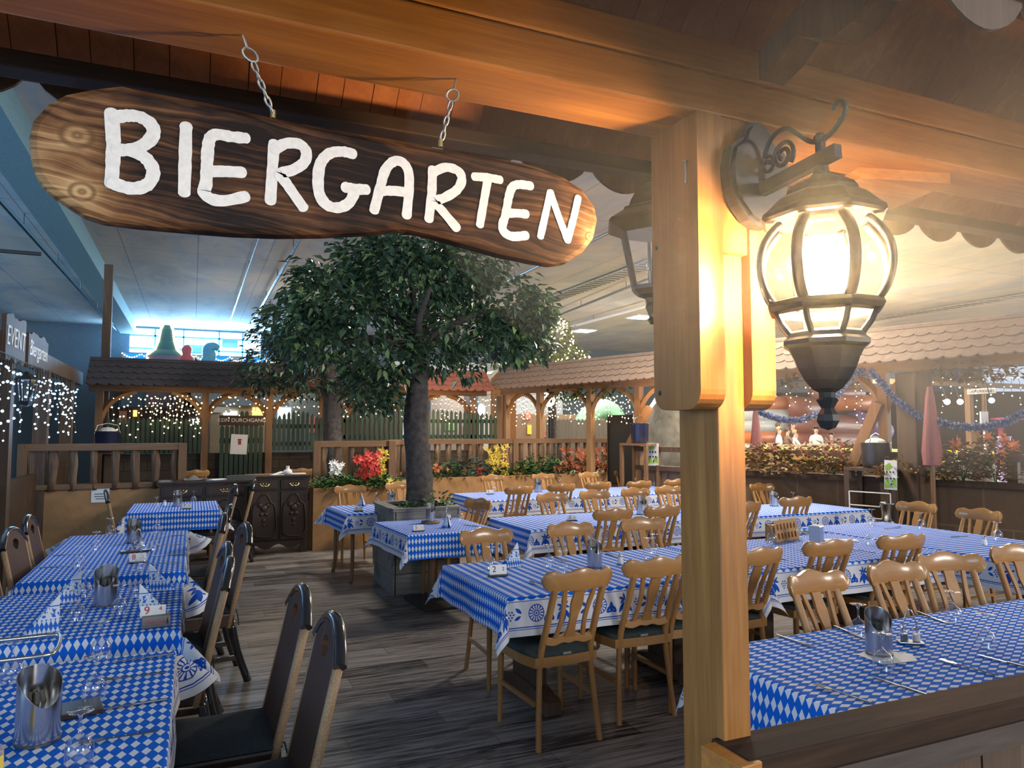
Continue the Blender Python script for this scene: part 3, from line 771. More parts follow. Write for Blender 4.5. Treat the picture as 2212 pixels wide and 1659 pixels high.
for i, (x, y, r) in enumerate(((3.831, 8.483, .05), (4.508, 8.629, -.05), (5.136, 8.736, 0), (5.758, 8.666, 0), (6.45, 8.75, 0))):
    chair((x, y), r, 'beech chair with back turned at the back row, %s from the left there' % N_[i], G3)
for i, (x, y, r) in enumerate(((4.366, 10.79, .04), (5.257, 10.811, 0), (6.136, 10.864, .03), (7.001, 11.117, 0), (8.019, 11.186, -.04))):
    chair((x, y), NY + r, 'beech chair facing camera against the flower planter, %s from the left of that side' % N_[i], G3)
chair((2.755, 7.09), NX + .35, 'shaded beech chair at right end of table 5, turned toward the tree', 'beech chairs at the tables by the tree')
chair((1.872, 9.512), NY, 'beech chair facing camera behind small table 6, left of the tree trunk', 'beech chairs at the tables by the tree')
chair((2.601, 9.845), NY + .1, 'beech chair facing camera half hidden by the tree trunk, by the planter', 'beech chairs at the tables by the tree')
for i, (x, y, r) in enumerate(((2.852, 2.795, .05), (3.439, 2.821, -.04), (3.994, 2.905, -.35), (4.662, 2.931, -.3))):
    chair((x, y), NY + r, 'beech chair facing camera behind the right foreground table, %s from the pine post' % N_[i], 'beech chairs behind the right foreground table')
chair((6.587, 5.039), NX + .12, 'beech chair against the brown tiled wall, left one of two', 'beech chairs by the brown tiled wall')
chair((6.517, 4.369), NX + .05, 'beech chair against the brown tiled wall, right one of two', 'beech chairs by the brown tiled wall')

# ------------------------------------------------------------------ tall dark chair with black cap tube (faces local +Y)
def make_dark():
    t = empty('dark_chair', (0, 0, 0), 0, 'x', 'chair')
    def yb(z): return -.20 - (z - .46) * .22
    # back panel with an oval hand hole near the top
    W0, W1 = .19, .185
    def cap(x): return .985 - .085 * (abs(x) / .2) ** 2.2
    ox, oz, orx, orz = 0.0, .895, .060, .034
    n = 24; b = MB(); outer = []
    for i in range(9): outer.append((-W0 + 2 * W0 * i / 8, .36))
    for z in (.55, .75): outer.append((W0, z))
    for i in range(9): x = W1 - 2 * W1 * i / 8; outer.append((x, cap(x) - .012))
    for z in (.75, .55): outer.append((-W0, z))
    hole = []
    for p in outer:
        a = math.atan2((p[1] - oz) / .3, (p[0] - ox)); hole.append((ox + orx * math.cos(a), oz + orz * math.sin(a)))
    m = len(outer)
    for (lst, off) in ((outer, -.014), (hole, -.014), (outer, .014), (hole, .014)):
        b.v.extend(Vector((p[0], yb(p[1]) + off, p[1])) for p in lst)
    for i in range(m):
        j = (i + 1) % m
        b.f += [(i, j, m + j, m + i), (2 * m + j, 2 * m + i, 3 * m + i, 3 * m + j), (j, i, 2 * m + i, 2 * m + j), (m + i, m + j, 3 * m + j, 3 * m + i)]
    b.build('back_panel', M['chair_back'], t)
    for s in (-1, 1):
        MB().tube([(s * .192, yb(z), z) for z in (.36, .55, .75, .895)], .017, 8).build('corded_edge', M['rope_edge'], t, smooth=True)
        MB().tube(smooth_path([(s * .17, -.20, .40), (s * .18, -.24, .2), (s * .185, -.31, .0)], 3), .020, 8, flat=(1, 1.2)).build('leg', M['black_gloss'], t, smooth=True)
        MB().tube([(s * .18, .19, 0), (s * .175, .19, .40)], [.018, .024], 8).build('leg', M['walnut'], t, smooth=True)
        MB().bar((s * .178, .18, .16), (s * .18, -.24, .16), .02, .03).build('stretcher', M['walnut'], t)
    MB().tube([(x, yb(cap(x)) , cap(x)) for x in [-.215 + .43 * i / 16 for i in range(17)]], .0225, 10).build('cap_tube', M['black_gloss'], t, angle=1.0)
    MB().box((0, -.005, .405), (.40, .42, .09), bev=.012).build('seat_frame', M['walnut'], t)
    m = MB(); nx = 12
    for j in range(nx + 1):
        for i in range(nx + 1):
            u = -1 + 2 * i / nx; v = -1 + 2 * j / nx
            e = max(abs(u), abs(v)); z = .455 + .045 * (1 - e ** 4) + .010 * math.cos(u * PI) * math.cos(v * PI) * (1 - e) - .018 * math.exp(-((u) ** 2 + (v) ** 2) * 30)
            m.v.append(Vector((u * .205, -.005 + v * .215, z)))
    for j in range(nx):
        for i in range(nx): a = j * (nx + 1) + i; m.f.append((a, a + 1, a + nx + 2, a + nx + 1))
    ct = m.build('seat_cushion', M['pad_black'], t, smooth=True)
    for s in (-1, 1):
        MB().tube([(s * .19, -.20, .465), (s * .195, -.225, .47), (s * .20, -.235, .43), (s * .205, -.24, .37)], .004, 5).build('cushion_tie', M['pad_black'], ct)
    return t
dark = make_dark(); dark_used = []
def dchair(top, facing, label, g='tall dark chairs along the left tables'):
    f = Vector((-math.sin(facing), math.cos(facing), 0))
    c = place(dark, dark_used, Vector((top[0], top[1], 0)) + f * .31, facing, label); c['group'] = g; return c
dchair((.460, 2.58), NX, 'tall dark chair nearest the camera at the left foreground table')
dchair((.425, 3.10), NX + .02, 'tall dark chair second nearest, with its black seat cushion in full view')
dchair((.185, 3.93), NX - .04, 'tall dark chair pushed close to table 9, nearer one of two there')
dchair((.195, 4.45), NX + .05, 'tall dark chair pushed close to table 9, farther one of two there')
dchair((.350, 5.33), NX + .12, 'tall dark chair pulled back into the aisle beside table 8')
dchair((.235, 6.00), NX, 'tall dark chair in the middle of the right side of table 8')
dchair((.31, 6.68), NX - .05, 'tall dark chair at the far right end of table 8')
dchair((.47, 9.16), NX + .1, 'tall dark chair at the number 7 table, nearer one of two by the sideboards')
dchair((.74, 9.86), NX - .1, 'tall dark chair at the number 7 table, in front of the carved sideboard door')
dchair((-1.06, 5.68), PX - .1, 'tall dark chair against the left fence, nearer one of the pair at table 8')
dchair((-1.10, 6.46), PX, 'tall dark chair against the left fence, farther one of the pair at table 8')
dchair((-.82, 8.85), PX + .1, 'tall dark chair on the left of the number 7 table, by the ochre wall')
dchair((-1.02, 4.75), PX, 'tall dark chair at the far left edge beside table 9')

# ------------------------------------------------------------------ tables and cloths
TZ = .735
def table(x0, x1, y0, y1, rz, kind, label, name='dining_table', base=None):
    """rectangle in its own frame, turned by rz about its centre"""
    cx, cy = (x0 + x1) / 2, (y0 + y1) / 2; lx, ly = x1 - x0, y1 - y0
    t = empty(name, (cx, cy, 0), rz, label, 'table')
    MB().box((0, 0, TZ - .015), (lx - .02, ly - .02, .03)).build('tabletop', M['pine_dull_x'], t)
    if kind == 'trestle':
        for s in (-1, 1):
            xx = s * (lx / 2 - .38) if lx > ly else 0; yy = 0 if lx > ly else s * (ly / 2 - .38)
            wx, wy = (.05, min(ly, .9) * .72) if lx > ly else (min(lx, .9) * .72, .05)
            tr = MB().box((xx, yy, .36), (.08 if lx > ly else .30, .30 if lx > ly else .08, .70)).build('trestle', M['dark_post'], t)
            if lx > ly: MB().prism([(-wy / 2, 0), (-wy / 2, .07), (-.12, .12), (.12, .12), (wy / 2, .07), (wy / 2, 0), (wy / 2 - .1, 0), (.15, .03), (-.15, .03), (-wy / 2 + .1, 0)], 'x', xx - .05, xx + .05).build('trestle_foot', M['dark_post'], tr)
            else: MB().prism([(-wx / 2, 0), (-wx / 2, .07), (-.12, .12), (.12, .12), (wx / 2, .07), (wx / 2, 0), (wx / 2 - .1, 0), (.15, .03), (-.15, .03), (-wx / 2 + .1, 0)], 'y', yy - .05, yy + .05).build('trestle_foot', M['dark_post'], tr)
    elif kind == 'pedestal':
        MB().lathe([(0, .03), (.055, .03), (.05, .06), (.048, .68), (.07, .71), (0, .715)], 20, (base[0], base[1], 0)).build('pedestal', M['pine_dull'], t, angle=.6)
        MB().box((base[0] - .02, base[1] - .2, .0125), (.48, .62, .025), bev=.004).build('base_plate', M['iron'], t)
    else:
        for sx in (-1, 1):
            for sy in (-1, 1):
                MB().tube(smooth_path([(sx * (lx / 2 - .08), sy * (ly / 2 - .08), .70), (sx * (lx / 2 - .08), sy * (ly / 2 - .08), .16), (sx * (lx / 2 - .06), sy * (ly / 2 - .07), 0)], 3), .021, 8).build('leg', M['pine_dull'], t, smooth=True)
    return t
crand = random.Random(11)
def cloth(x0, x1, y0, y1, rz, along, label, d=.21, group='blue and white lozenge tablecloths', flare=.45, z=TZ + .004):
    cx, cy = (x0 + x1) / 2, (y0 + y1) / 2
    L_, W_ = (x1 - x0, y1 - y0) if along == 'x' else (y1 - y0, x1 - x0)
    def axis(half):
        k = max(4, int(half / .09)); a = [-half - d * i / 6 for i in range(6, 0, -1)] + [-half - .006, -half + .004] + [-half + .02 + (2 * half - .04) * i / k for i in range(k + 1)] + [half - .004, half + .006] + [half + d * i / 6 for i in range(1, 7)]
        return a
    S, T = axis(L_ / 2), axis(W_ / 2)
    b = MB(); uv = []; ph = crand.uniform(0, 6); fl = [flare * crand.uniform(.75, 1.35) for _ in range(4)]
    for t_ in T:
        for s_ in S:
            ds, dt = max(abs(s_) - L_ / 2, 0), max(abs(t_) - W_ / 2, 0)
            xs = max(-L_ / 2, min(L_ / 2, s_)); yt = max(-W_ / 2, min(W_ / 2, t_)); zz = z
            sg, tg = (1 if s_ > 0 else -1), (1 if t_ > 0 else -1)
            if ds > 0 and dt > 0:
                r = math.hypot(ds, dt); a = math.atan2(dt, ds); f = fl[(sg > 0) * 2 + (tg > 0)]
                al = .05 + f * math.sin(2 * a) ** .9
                xs += sg * r * math.sin(al) * math.cos(a) * 1.1; yt += tg * r * math.sin(al) * math.sin(a) * 1.1; zz -= r * math.cos(al)
                zz += .0
            elif ds > 0:
                wv = .008 * math.sin(t_ * 17 + ph) * ds / d; xs += sg * (.004 + ds * .06 + wv * 1.0); zz -= ds * .995
            elif dt > 0:
                wv = .010 * math.sin(s_ * 13 + ph) * dt / d; yt += tg * (.004 + dt * .06 + wv * 1.0); zz -= dt * .995
            p = Vector((xs, yt, zz)) if along == 'x' else Vector((-yt, xs, zz))
            b.v.append(p); uv.append(((s_ + 40 * .062 + ph * .1, t_ + 40 * .031), (s_ + ph, abs(t_) - W_ / 2)))
    ns = len(S)
    for j in range(len(T) - 1):
        for i in range(ns - 1): a = j * ns + i; b.f.append((a, a + 1, a + ns + 1, a + ns))
    o = b.build('tablecloth', M['cloth'], None, smooth=True)
    me = o.data; l1 = me.uv_layers.new(name='cloth'); l2_ = me.uv_layers.new(name='border')
    for lp in me.loops: l1.data[lp.index].uv = uv[lp.vertex_index][0]; l2_.data[lp.index].uv = uv[lp.vertex_index][1]
    o.location = (cx, cy, 0); o.rotation_euler = (0, 0, rz)
    return tag(o, label, 'tablecloth', group)
def laid(rect, rz, along, tk, tl, cl, **k):
    base = k.pop('base', None); table(*rect, rz, tk, tl, base=base); return cloth(*rect, rz, along, cl, **k)
laid((-.92, -.045, 1.55, 3.33), 0, 'y', 'legs', 'table at the lower left corner under a lozenge cloth', 'lozenge cloth on the table at the lower left corner', flare=.8)
laid((-.92, -.030, 3.65, 4.75), 0, 'y', 'legs', 'table 9 under a lozenge cloth, second table in the left row', 'lozenge cloth on table 9, with the red and grey card box', flare=.9)
laid((-.92, -.020, 5.12, 7.19), 0, 'y', 'legs', 'table 8 under a lozenge cloth, long table in the left row', 'lozenge cloth on long table 8', flare=.9)
laid((-.63, .30, 8.90, 10.05), 0, 'y', 'legs', 'number 7 table before the sideboards', 'lozenge cloth on the number 7 table before the sideboards', flare=.5)
laid((1.67, 2.53, 6.11, 7.12), .05, 'y', 'pedestal', 'table 5 on a single pedestal with black floor plate beside the tree box', 'lozenge cloth on table 5 beside the tree box', base=(.10, .30), flare=.35)
laid((1.50, 2.32, 7.88, 8.80), .06, 'x', 'legs', 'small table 6 behind the tree box', 'lozenge cloth on small table 6 behind the tree box', flare=.6)
laid((1.55, 3.33, 3.64, 4.68), .015, 'x', 'trestle', 'table 2 at the left end of the front row', 'flower-bordered lozenge cloth on table 2', flare=.35)
laid((3.36, 5.10, 3.68, 4.74), .015, 'x', 'trestle', 'front row table right of the pine post', 'flower-bordered lozenge cloth right of the pine post in the front row', flare=.3)
laid((5.14, 6.20, 3.05, 5.15), 0, 'y', 'trestle', 'long table running along the brown tiled wall', 'lozenge cloth on the long table along the brown tiled wall', flare=.3)
laid((2.80, 4.85, 5.98, 6.98), .0, 'x', 'trestle', 'middle row table left of the pine post', 'lozenge cloth at the left half of the middle row', flare=.35)
laid((4.88, 7.00, 5.98, 6.90), .0, 'x', 'trestle', 'middle row table right of the pine post', 'lozenge cloth at the right half of the middle row', flare=.3)
laid((3.42, 5.60, 8.70, 9.90), .02, 'x', 'trestle', 'back row table before the planter, left half', 'lozenge cloth on the back row table, left half', flare=.4)
laid((5.63, 7.90, 8.74, 9.95), .02, 'x', 'trestle', 'back row table before the planter, right half', 'lozenge cloth on the back row table, right half', flare=.3)
laid((1.90, 4.60, 1.72, 2.50), .02, 'x', 'trestle', 'right foreground table behind the railing', 'lozenge cloth on the right foreground table behind the railing', flare=.3)
# ------------------------------------------------------------------ things on the tables
TT = TZ + .0055
def make_glass():
    prof = [(.0305, 0), (.0345, .018), (.0365, .038), (.034, .058), (.025, .074), (.012, .083), (.0052, .089), (.0042, .105), (.0045, .128), (.008, .138), (.020, .1435), (.032, .1455), (.0325, .1475), (0, .1478)]
    o = MB().lathe(prof, 18).build('wine_glass', M['glass'], None, smooth=True)
    return tag(o, 'x', 'glass')
glass = make_glass(); glass_used = []
GG = 'upturned stemmed glasses on the tables'
def g_(x, y, lab, grp=GG):
    o = place(glass, glass_used, (x, y, TT), 0, lab); o['group'] = grp; return o
A_ = 'upturned stemmed glass '
for x, y, l in (
    (-.253, 2.28, 'nearest the camera, beside the big steel holder at lower left'), (-.275, 2.80, 'on the lower left table, second from the camera along its right side'), (-.56, 3.11, 'on the lower left table by the left picture edge'), (-.305, 3.29, 'at the far right end of the lower left table'),
    (-.47, 3.97, 'on table 9 before the left pair of paper cones'), (-.50, 4.50, 'on table 9 left of the steel holder, far side'), (-.255, 4.40, 'on table 9 right of the steel holder'), (-.30, 4.02, 'on table 9 just in front of the steel holder'),
    (-.65, 5.49, 'on table 8 near its left front corner'), (-.626, 6.17, 'on table 8 left side, middle'), (-.618, 7.08, 'on table 8 at its far left corner'), (-.238, 6.0, 'on table 8 right side, middle'), (-.256, 7.02, 'on table 8 at its far right end'), (-.28, 5.25, 'on table 8 right beside the number 8 card'),
    (-.347, 9.12, 'left of the steel holder on the number 7 table'), (.035, 9.81, 'right of the steel holder on the number 7 table'),
    (2.415, 6.774, 'at the right end of table 5'), (2.03, 8.68, 'on small table 6'),
    (1.765, 4.38, 'behind the number 2 card'), (2.115, 4.06, 'in the middle of table 2, left of its steel holder'), (2.14, 4.30, 'in the middle of table 2, behind another glass'), (2.91, 4.30, 'on table 2 right of the salt shaker'), (3.05, 4.44, 'on table 2 closest to the pine post'),
    (4.18, 4.18, 'front row, before the square steel box'), (4.84, 4.13, 'front row, right of the white folded napkin'), (4.20, 4.50, 'front row, beside the slotted wooden box'),
    (5.89, 5.0, 'at the far end of the wall table by the white bin post'), (6.06, 4.62, 'on the wall table before the left wall chair'), (5.99, 3.89, 'on the wall table before the right wall chair'),
    (2.632, 2.319, 'on the right foreground table, behind the steel holder to its left'), (2.338, 1.956, 'on the right foreground table, in front of the steel holder'), (3.235, 2.32, 'on the right foreground table, right of the cruet rack, far side'), (2.966, 1.992, 'on the right foreground table, right of the cruet rack, near side'),
    (3.507, 6.85, 'at the left end of the middle row'), (4.115, 6.88, 'in the middle row before the second chair facing the camera'), (4.62, 6.70, 'in the middle row beside the steel holder'), (5.30, 6.65, 'in the middle row next to the pine post on its left'), (6.62, 6.72, 'in the middle row right of the pine post'),
    (3.968, 9.70, 'on the back row table before the leftmost planter chair'), (4.50, 9.75, 'on the back row table, second glass from the left'), (5.05, 9.78, 'on the back row table, right of the steel holder'), (5.75, 9.75, 'on the back row table before the third planter chair'), (6.75, 9.80, 'on the back row table before the fourth planter chair'), (7.6, 9.75, 'on the back row table before the fifth planter chair')):
    g_(x, y, A_ + l)

def make_holder():
    t = empty('cutlery_holder', (0, 0, 0), 0, 'x', 'cutlery holder')
    def top(a): return .150 + .026 * math.sin(a) - .034 * max(0, -math.sin(a)) ** 2
    m = MB(); n = 28
    for (r, z) in ((.0495, 0), (.0495, .004), (.0495, .07)):
        for k in range(n): a = 2 * PI * k / n; m.v.append(Vector((r * math.cos(a), r * math.sin(a), z)))
    for k in range(n): a = 2 * PI * k / n; m.v.append(Vector((.0495 * math.cos(a), .0495 * math.sin(a), top(a))))
    for k in range(n): a = 2 * PI * k / n; m.v.append(Vector((.0475 * math.cos(a), .0475 * math.sin(a), top(a))))
    for k in range(n): a = 2 * PI * k / n; m.v.append(Vector((.0475 * math.cos(a), .0475 * math.sin(a), .09)))
    for j in range(5):
        for k in range(n): k2 = (k + 1) % n; m.f.append((j * n + k, j * n + k2, (j + 1) * n + k2, (j + 1) * n + k))
    m.f.append(tuple(range(5 * n, 6 * n)))
    m.build('canister', M['steel'], t, angle=.7)
    MB().lathe([(.0515, .0), (.0515, .006), (.0496, .007)], n).build('band', M['steel_dark'], t)
    m = MB()
    for (x, y, a) in ((-.02, .01, .1), (.005, .02, -.05), (.022, .005, -.15), (-.005, -.005, .02)): m.bar((x, y, .05), (x + a * .08, y + .01, .118), .011, .003, (0, 1, 0), bev=.001)
    m.build('cutlery_handles', M['iron'], t)
    return t
hold = make_holder(); hold_used = []
for x, y, r, s, l in ((-.385, 2.52, .5, 1.15, 'large steel cutlery holder on the lower left table'), (-.385, 4.30, 0, 1.12, 'steel cutlery holder in the middle of table 9'), (-.407, 6.58, .3, 1.05, 'steel cutlery holder on table 8'), (-.138, 9.50, .2, 1.05, 'steel cutlery holder on the number 7 table'),
    (2.119, 6.80, .1, .95, 'steel cutlery holder standing on a round wooden board on table 5'), (2.20, 8.62, .2, .95, 'steel cutlery holder on small table 6 before the tree trunk'), (2.425, 4.20, 0, 1.0, 'steel cutlery holder in the middle of table 2'), (2.526, 2.13, -.5, 1.0, 'steel cutlery holder on the right foreground table'),
    (4.40, 6.62, 0, 1.1, 'steel cutlery holder in the middle row left of the pine post'), (4.61, 9.60, 0, 1.1, 'steel cutlery holder on the back row table, left part'), (7.30, 9.55, 0, 1.0, 'steel cutlery holder on the back row table, right part'), (6.30, 6.70, 0, 1.0, 'steel cutlery holder in the middle row right of the pine post')):
    o = place(hold, hold_used, (x, y, TT + (.021 if 'wooden board' in l else 0)), r, l); o.scale = (s, s, s); o['group'] = 'steel cutlery holders'
bd = MB().lathe([(0, 0), (.085, 0), (.088, .004), (.088, .016), (.084, .02), (0, .02)], 28).build('round_board', M['pine_dull'], None, angle=.8); bd.location = (2.119, 6.80, TT)
tag(bd, 'round wooden board under the steel holder on table 5', 'board')
# square napkin box on the front row, right
nb = MB().box((0, 0, .075), (.085, .085, .15), bev=.006).build('canister', M['steel']); nbt = empty('napkin_box', (4.46, 4.30, TT), .4, 'square steel napkin box in the front row right of the pine post', 'napkin box'); nb.parent = nbt
MB().box((0, 0, .152), (.07, .05, .006)).build('napkins', M['paper'], nbt)

def cloth_uv(o, f):
    me = o.data; l = me.uv_layers.new(name='cloth')
    for lp in me.loops: l.data[lp.index].uv = f(me.vertices[lp.vertex_index].co)
def make_cone():
    """standing folded paper napkin: a steep three sided fold with a slit in front"""
    m = MB()
    ap = Vector((0, 0, .135)); ring = []
    for k in range(13):
        a = PI * .06 + (PI * 2 - PI * .12) * k / 12; r = .055 if k in (0, 12) else (.050 + .006 * math.cos(3 * a)); ring.append(Vector((r * math.cos(a - PI / 2), r * math.sin(a - PI / 2), 0)))
    lv = 5
    for j in range(lv): m.v.extend(p.lerp(ap, j / lv) for p in ring)
    m.v.append(ap); n = 13
    for j in range(lv - 1):
        for k in range(n - 1): m.f.append((j * n + k, j * n + k + 1, (j + 1) * n + k + 1, (j + 1) * n + k))
    for k in range(n - 1): m.f.append(((lv - 1) * n + k, (lv - 1) * n + k + 1, lv * n))
    o = m.build('folded_napkin', M['napkin'], None)
    cloth_uv(o, lambda c: (math.atan2(c.y, c.x) * .05, .135 - c.z - .03 if False else (.135 - c.z) * .62))
    return tag(o, 'x', 'napkin')
cone = make_cone(); cone_used = []
for x, y, r, l in ((2.16, 6.42, 0, 'paper napkin cone on table 5'), (1.84, 8.60, 0, 'paper napkin cone on small table 6')):
    o = place(cone, cone_used, (x, y, TT), r, l); o['group'] = 'napkin cones'
def make_fan():
    """flat folded napkin triangle stood on edge: a wedge tent"""
    m = MB()
    m.v.extend(Vector(p) for p in ((0, 0, .150), (0, 0, 0), (.135, 0, 0), (0, .05, 0), (.125, .045, 0), (.004, .004, .150)))
    m.f += [(0, 1, 2), (5, 4, 3), (0, 2, 4, 5), (0, 5, 3, 1)]
    o = m.build('folded_napkin', M['napkin'], None)
    cloth_uv(o, lambda c: (c.x, (.15 - c.z) * .62))
    return tag(o, 'x', 'napkin')
fan = make_fan(); fan_used = []
for x, y, r, l in ((-.215, 3.98, -.1, 'wedge folded napkin behind the number 9 card, nearer right one on table 9'), (-.20, 4.56, -.1, 'wedge folded napkin at the far right corner of table 9'), (-.53, 3.88, PI + .25, 'wedge folded napkin on the left of table 9, nearer one'), (-.52, 4.50, PI + .2, 'wedge folded napkin on the left of table 9, farther one'), (1.99, 4.46, PI + .1, 'wedge folded napkin behind the number 2 card on table 2')):
    o = place(fan, fan_used, (x, y, TT), r, l); o['group'] = 'wedge folded napkins'

def num_card(x, y, r, a, b, lab, col='ink_red', s=1.0):
    t = empty('number_card', (x, y, TT), r, lab, 'number card', 'table number cards')
    MB().box((0, 0, .005), (.10 * s, .05, .010), bev=.002).build('card_foot', M['iron'], t)
    MB().box((0, 0, .034 * s), (.094 * s, .003, .05 * s), (-.1, 0, 0)).build('card', M['paper'], t)
    for (tx, sz, dx) in ((a, .045 * s, -.022 * s), (b, .026 * s, .028 * s)):
        q = text_mesh(tx, sz, 'digit', M[col], t, .0004); q.rotation_euler = (PI / 2 - .1, 0, 0); q.location = (dx, -.0024, .036 * s)
    return t
num_card(1.735, 4.18, -.1, '2', '2', 'white number 2 card on the corner of table 2', 'ink_black', 1.15)
num_card(1.847, 6.28, 0, '5', '1', 'white number 5 card on table 5', 'ink_red')
num_card(1.69, 8.08, 0, '6', '1', 'white number 6 card on small table 6', 'ink_red')
num_card(-.315, 5.56, .1, '8', '1', 'white number 8 card on table 8', 'ink_red', 1.1)
num_card(-.04, 9.12, 0, '7', '7', 'white card on the table before the sideboards', 'ink_black')
num_card(3.44, 6.40, -.1, '3', '2', 'small dark footed card at the left end of the middle row', 'ink_black')
num_card(3.82, 9.50, -.1, '4', '4', 'small white card at the left end of the back row table', 'ink_black')
cb_ = empty('card_box', (-.130, 3.75, TT), .12, 'grey box with red script lettering holding the number 9 card', 'box')
MB().box((0, 0, .024), (.115, .055, .048), bev=.002).build('box_body', M['planter_wood'], cb_)
MB().box((-.012, .014, .066), (.105, .003, .05), (0, .03, 0)).build('card', M['paper'], cb_)
q = text_mesh('9', .05, 'digit', M['ink_red'], cb_, .0004); q.rotation_euler = (PI / 2, 0, 0); q.location = (-.038, .0115, .070)
q = text_mesh('4', .026, 'digit', M['ink_red'], cb_, .0004); q.rotation_euler = (PI / 2, 0, 0); q.location = (.018, .0115, .074)
q = text_mesh('Coca-Cola', .020, 'script_lettering', M['ink_red'], cb_, .0004, .35); q.rotation_euler = (PI / 2, 0, 0); q.location = (-.008, -.0282, .026)
MB().prism([(.040, .012), (.048, .012), (.048, .028), (.0455, .034), (.0455, .040), (.0425, .040), (.0425, .034), (.040, .028)], 'y', -.0285, -.0275).build('bottle_mark', M['ink_black'], cb_)

# shakers
sh = MB().lathe([(0, 0), (.019, 0), (.020, .01), (.016, .042), (.014, .048)], 14).build('shaker_body', M['salt'], None, smooth=True)
sh_t = empty('salt_shaker', (2.64, 4.23, TT), 0, 'white salt shaker with steel cap on table 2', 'shaker', 'shakers'); sh.parent = sh_t
MB().lathe([(.0145, .047), (.0155, .05), (.0155, .060), (.010, .066), (0, .067)], 14).build('cap', M['steel'], sh_t, smooth=True)
copy_tree(sh_t, (5.66, 3.78, TT), 0, 'white salt shaker on the wall table before the right wall chair')
copy_tree(sh_t, (5.35, 6.45, TT), 0, 'white salt shaker in the middle row hidden near the pine post')['label'] = 'white salt shaker in the middle row beside the pine post'
copy_tree(sh_t, (-.28, 9.62, TT), 0, 'small white shaker left of the steel holder on the number 7 table')
sg = MB().lathe([(.018, 0), (.022, .002), (.024, .05), (.023, .05), (.021, .006), (0, .006)], 14).build('shot_glass', M['glass'], None, smooth=True); sg.location = (4.05, 4.36, TT)
tag(sg, 'small clear tumbler before the slotted wooden box', 'glass')
def cruet(x, y, r, lab):
    t = empty('cruet_rack', (x, y, TT), r, lab, 'cruet rack')
    MB().box((0, 0, .006), (.10, .055, .008), bev=.003).build('tray', M['steel'], t)
    MB().tube(smooth_path([(-.030, 0, .008), (-.026, 0, .075), (-.012, 0, .125), (0, 0, .138), (.012, 0, .125), (.026, 0, .075), (.030, 0, .008)], 4), .0028, 8).build('handle', M['steel'], t, smooth=True)
    for s, m_ in ((-1, 'ink_black'), (1, 'salt')):
        b = MB().lathe([(.017, .010), (.018, .014), (.015, .055), (.011, .060), (0, .060)], 14, (s * .024, -.002, 0)).build('shaker', M['glass'], t, smooth=True)
        MB().lathe([(.014, .012), (.0135, .040), (0, .040)], 12, (s * .024, -.002, 0)).build('contents', M[m_ if s > 0 else 'steel_dark'], b)
        MB().lathe([(.012, .058), (.012, .066), (0, .070)], 12, (s * .024, -.002, 0)).build('cap', M['steel'], b)
    return t
cruet(2.775, 2.185, -.6, 'steel cruet rack with handle on the right foreground table')
cruet(2.36, 7.0, .6, 'dark wire cruet rack on table 5 before the tree box')
cruet(-.36, 6.30, .2, 'small cruet rack before the steel holder on table 8')
# paper under the foreground holder, folded napkins, ashtray boards
pp = MB().prism([(-.10, -.07), (.06, -.09), (.115, -.02), (.02, .09), (-.09, .06)], 'z', 0, .0012).build('paper_mat', M['paper']); pp.location = (2.53, 2.10, TT + .0005); tag(pp, 'white paper sheet under the steel holder on the right foreground table', 'paper')
hold_fix = [o for o in bpy.data.objects if o.get('label', '') == 'steel cutlery holder on the right foreground table']
for o in hold_fix: o.location.z += .002
fn = MB().box((0, 0, .006), (.26, .07, .012), bev=.003).build('folded_napkin_flat', M['paper']); fn.location = (4.80, 4.38, TT); fn.rotation_euler = (0, 0, -.5); tag(fn, 'flat white folded napkin right of the square steel box', 'napkin')
# slotted wooden box (menu stand)
sb = empty('slotted_box', (4.42, 4.56, TT), .28, 'pale wooden box with two rows of square slots', 'box')
m = MB(); W, Hh, cols, rows_ = .34, .17, 6, 2
cw = .026; rh = .045; xs = [-W / 2 + .045 + i * (W - .09) / (cols - 1) for i in range(cols)]; zs = [.045, .118]
zb = 0
for z in zs:
    m.box((0, 0, (zb + z - rh / 2) / 2), (W, .012, z - rh / 2 - zb)); zb = z + rh / 2
    xa = -W / 2
    for x in xs + [None]:
        xe = (x - cw / 2) if x is not None else W / 2
        m.box(((xa + xe) / 2, 0, z), (xe - xa, .012, rh)); xa = (x + cw / 2) if x is not None else 0
m.box((0, 0, (zb + Hh) / 2), (W, .012, Hh - zb)); m.xf(Matrix.Rotation(-.16, 4, 'X')).build('slotted_front', M['beech_x'], sb)
MB().box((0, .09, .07), (W, .010, .14)).build('back_board', M['beech_x'], sb)
for s in (-1, 1): MB().box((s * (W / 2 - .006), .05, .06), (.012, .08, .12)).build('side_board', M['beech_x'], sb)
MB().box((0, .05, .006), (W - .03, .08, .010)).build('bottom_board', M['beech_x'], sb)

# cutlery
def make_knife():
    m = MB().box((0, -.055, .0035), (.010, .10, .006), bev=.002)
    m.prism([(-.005, -.005), (.005, -.005), (.0075, .03), (.0075, .085), (.003, .108), (-.005, .10)], 'z', .002, .0038)
    return tag(m.build('table_knife', M['steel_dark'], None), 'x', 'knife')
def make_fork():
    m = MB().tube(smooth_path([(0, -.10, .004), (0, -.05, .004), (0, .02, .006), (0, .04, .007)], 3), [.0042] * 4 + [.0030] * 5 + [.0032], 6, flat=(.7, 1.2))
    m.prism([(-.004, .035), (.004, .035), (.011, .055), (.011, .066), (-.011, .066), (-.011, .055)], 'z', .005, .0075)
    for k in range(4): m.box((-.0093 + k * .0062, .083, .0075), (.0028, .038, .002), (.08, 0, 0))
    return tag(m.build('table_fork', M['steel_dark'], None), 'x', 'fork')
knife, fork = make_knife(), make_fork(); ku, fu = [], []
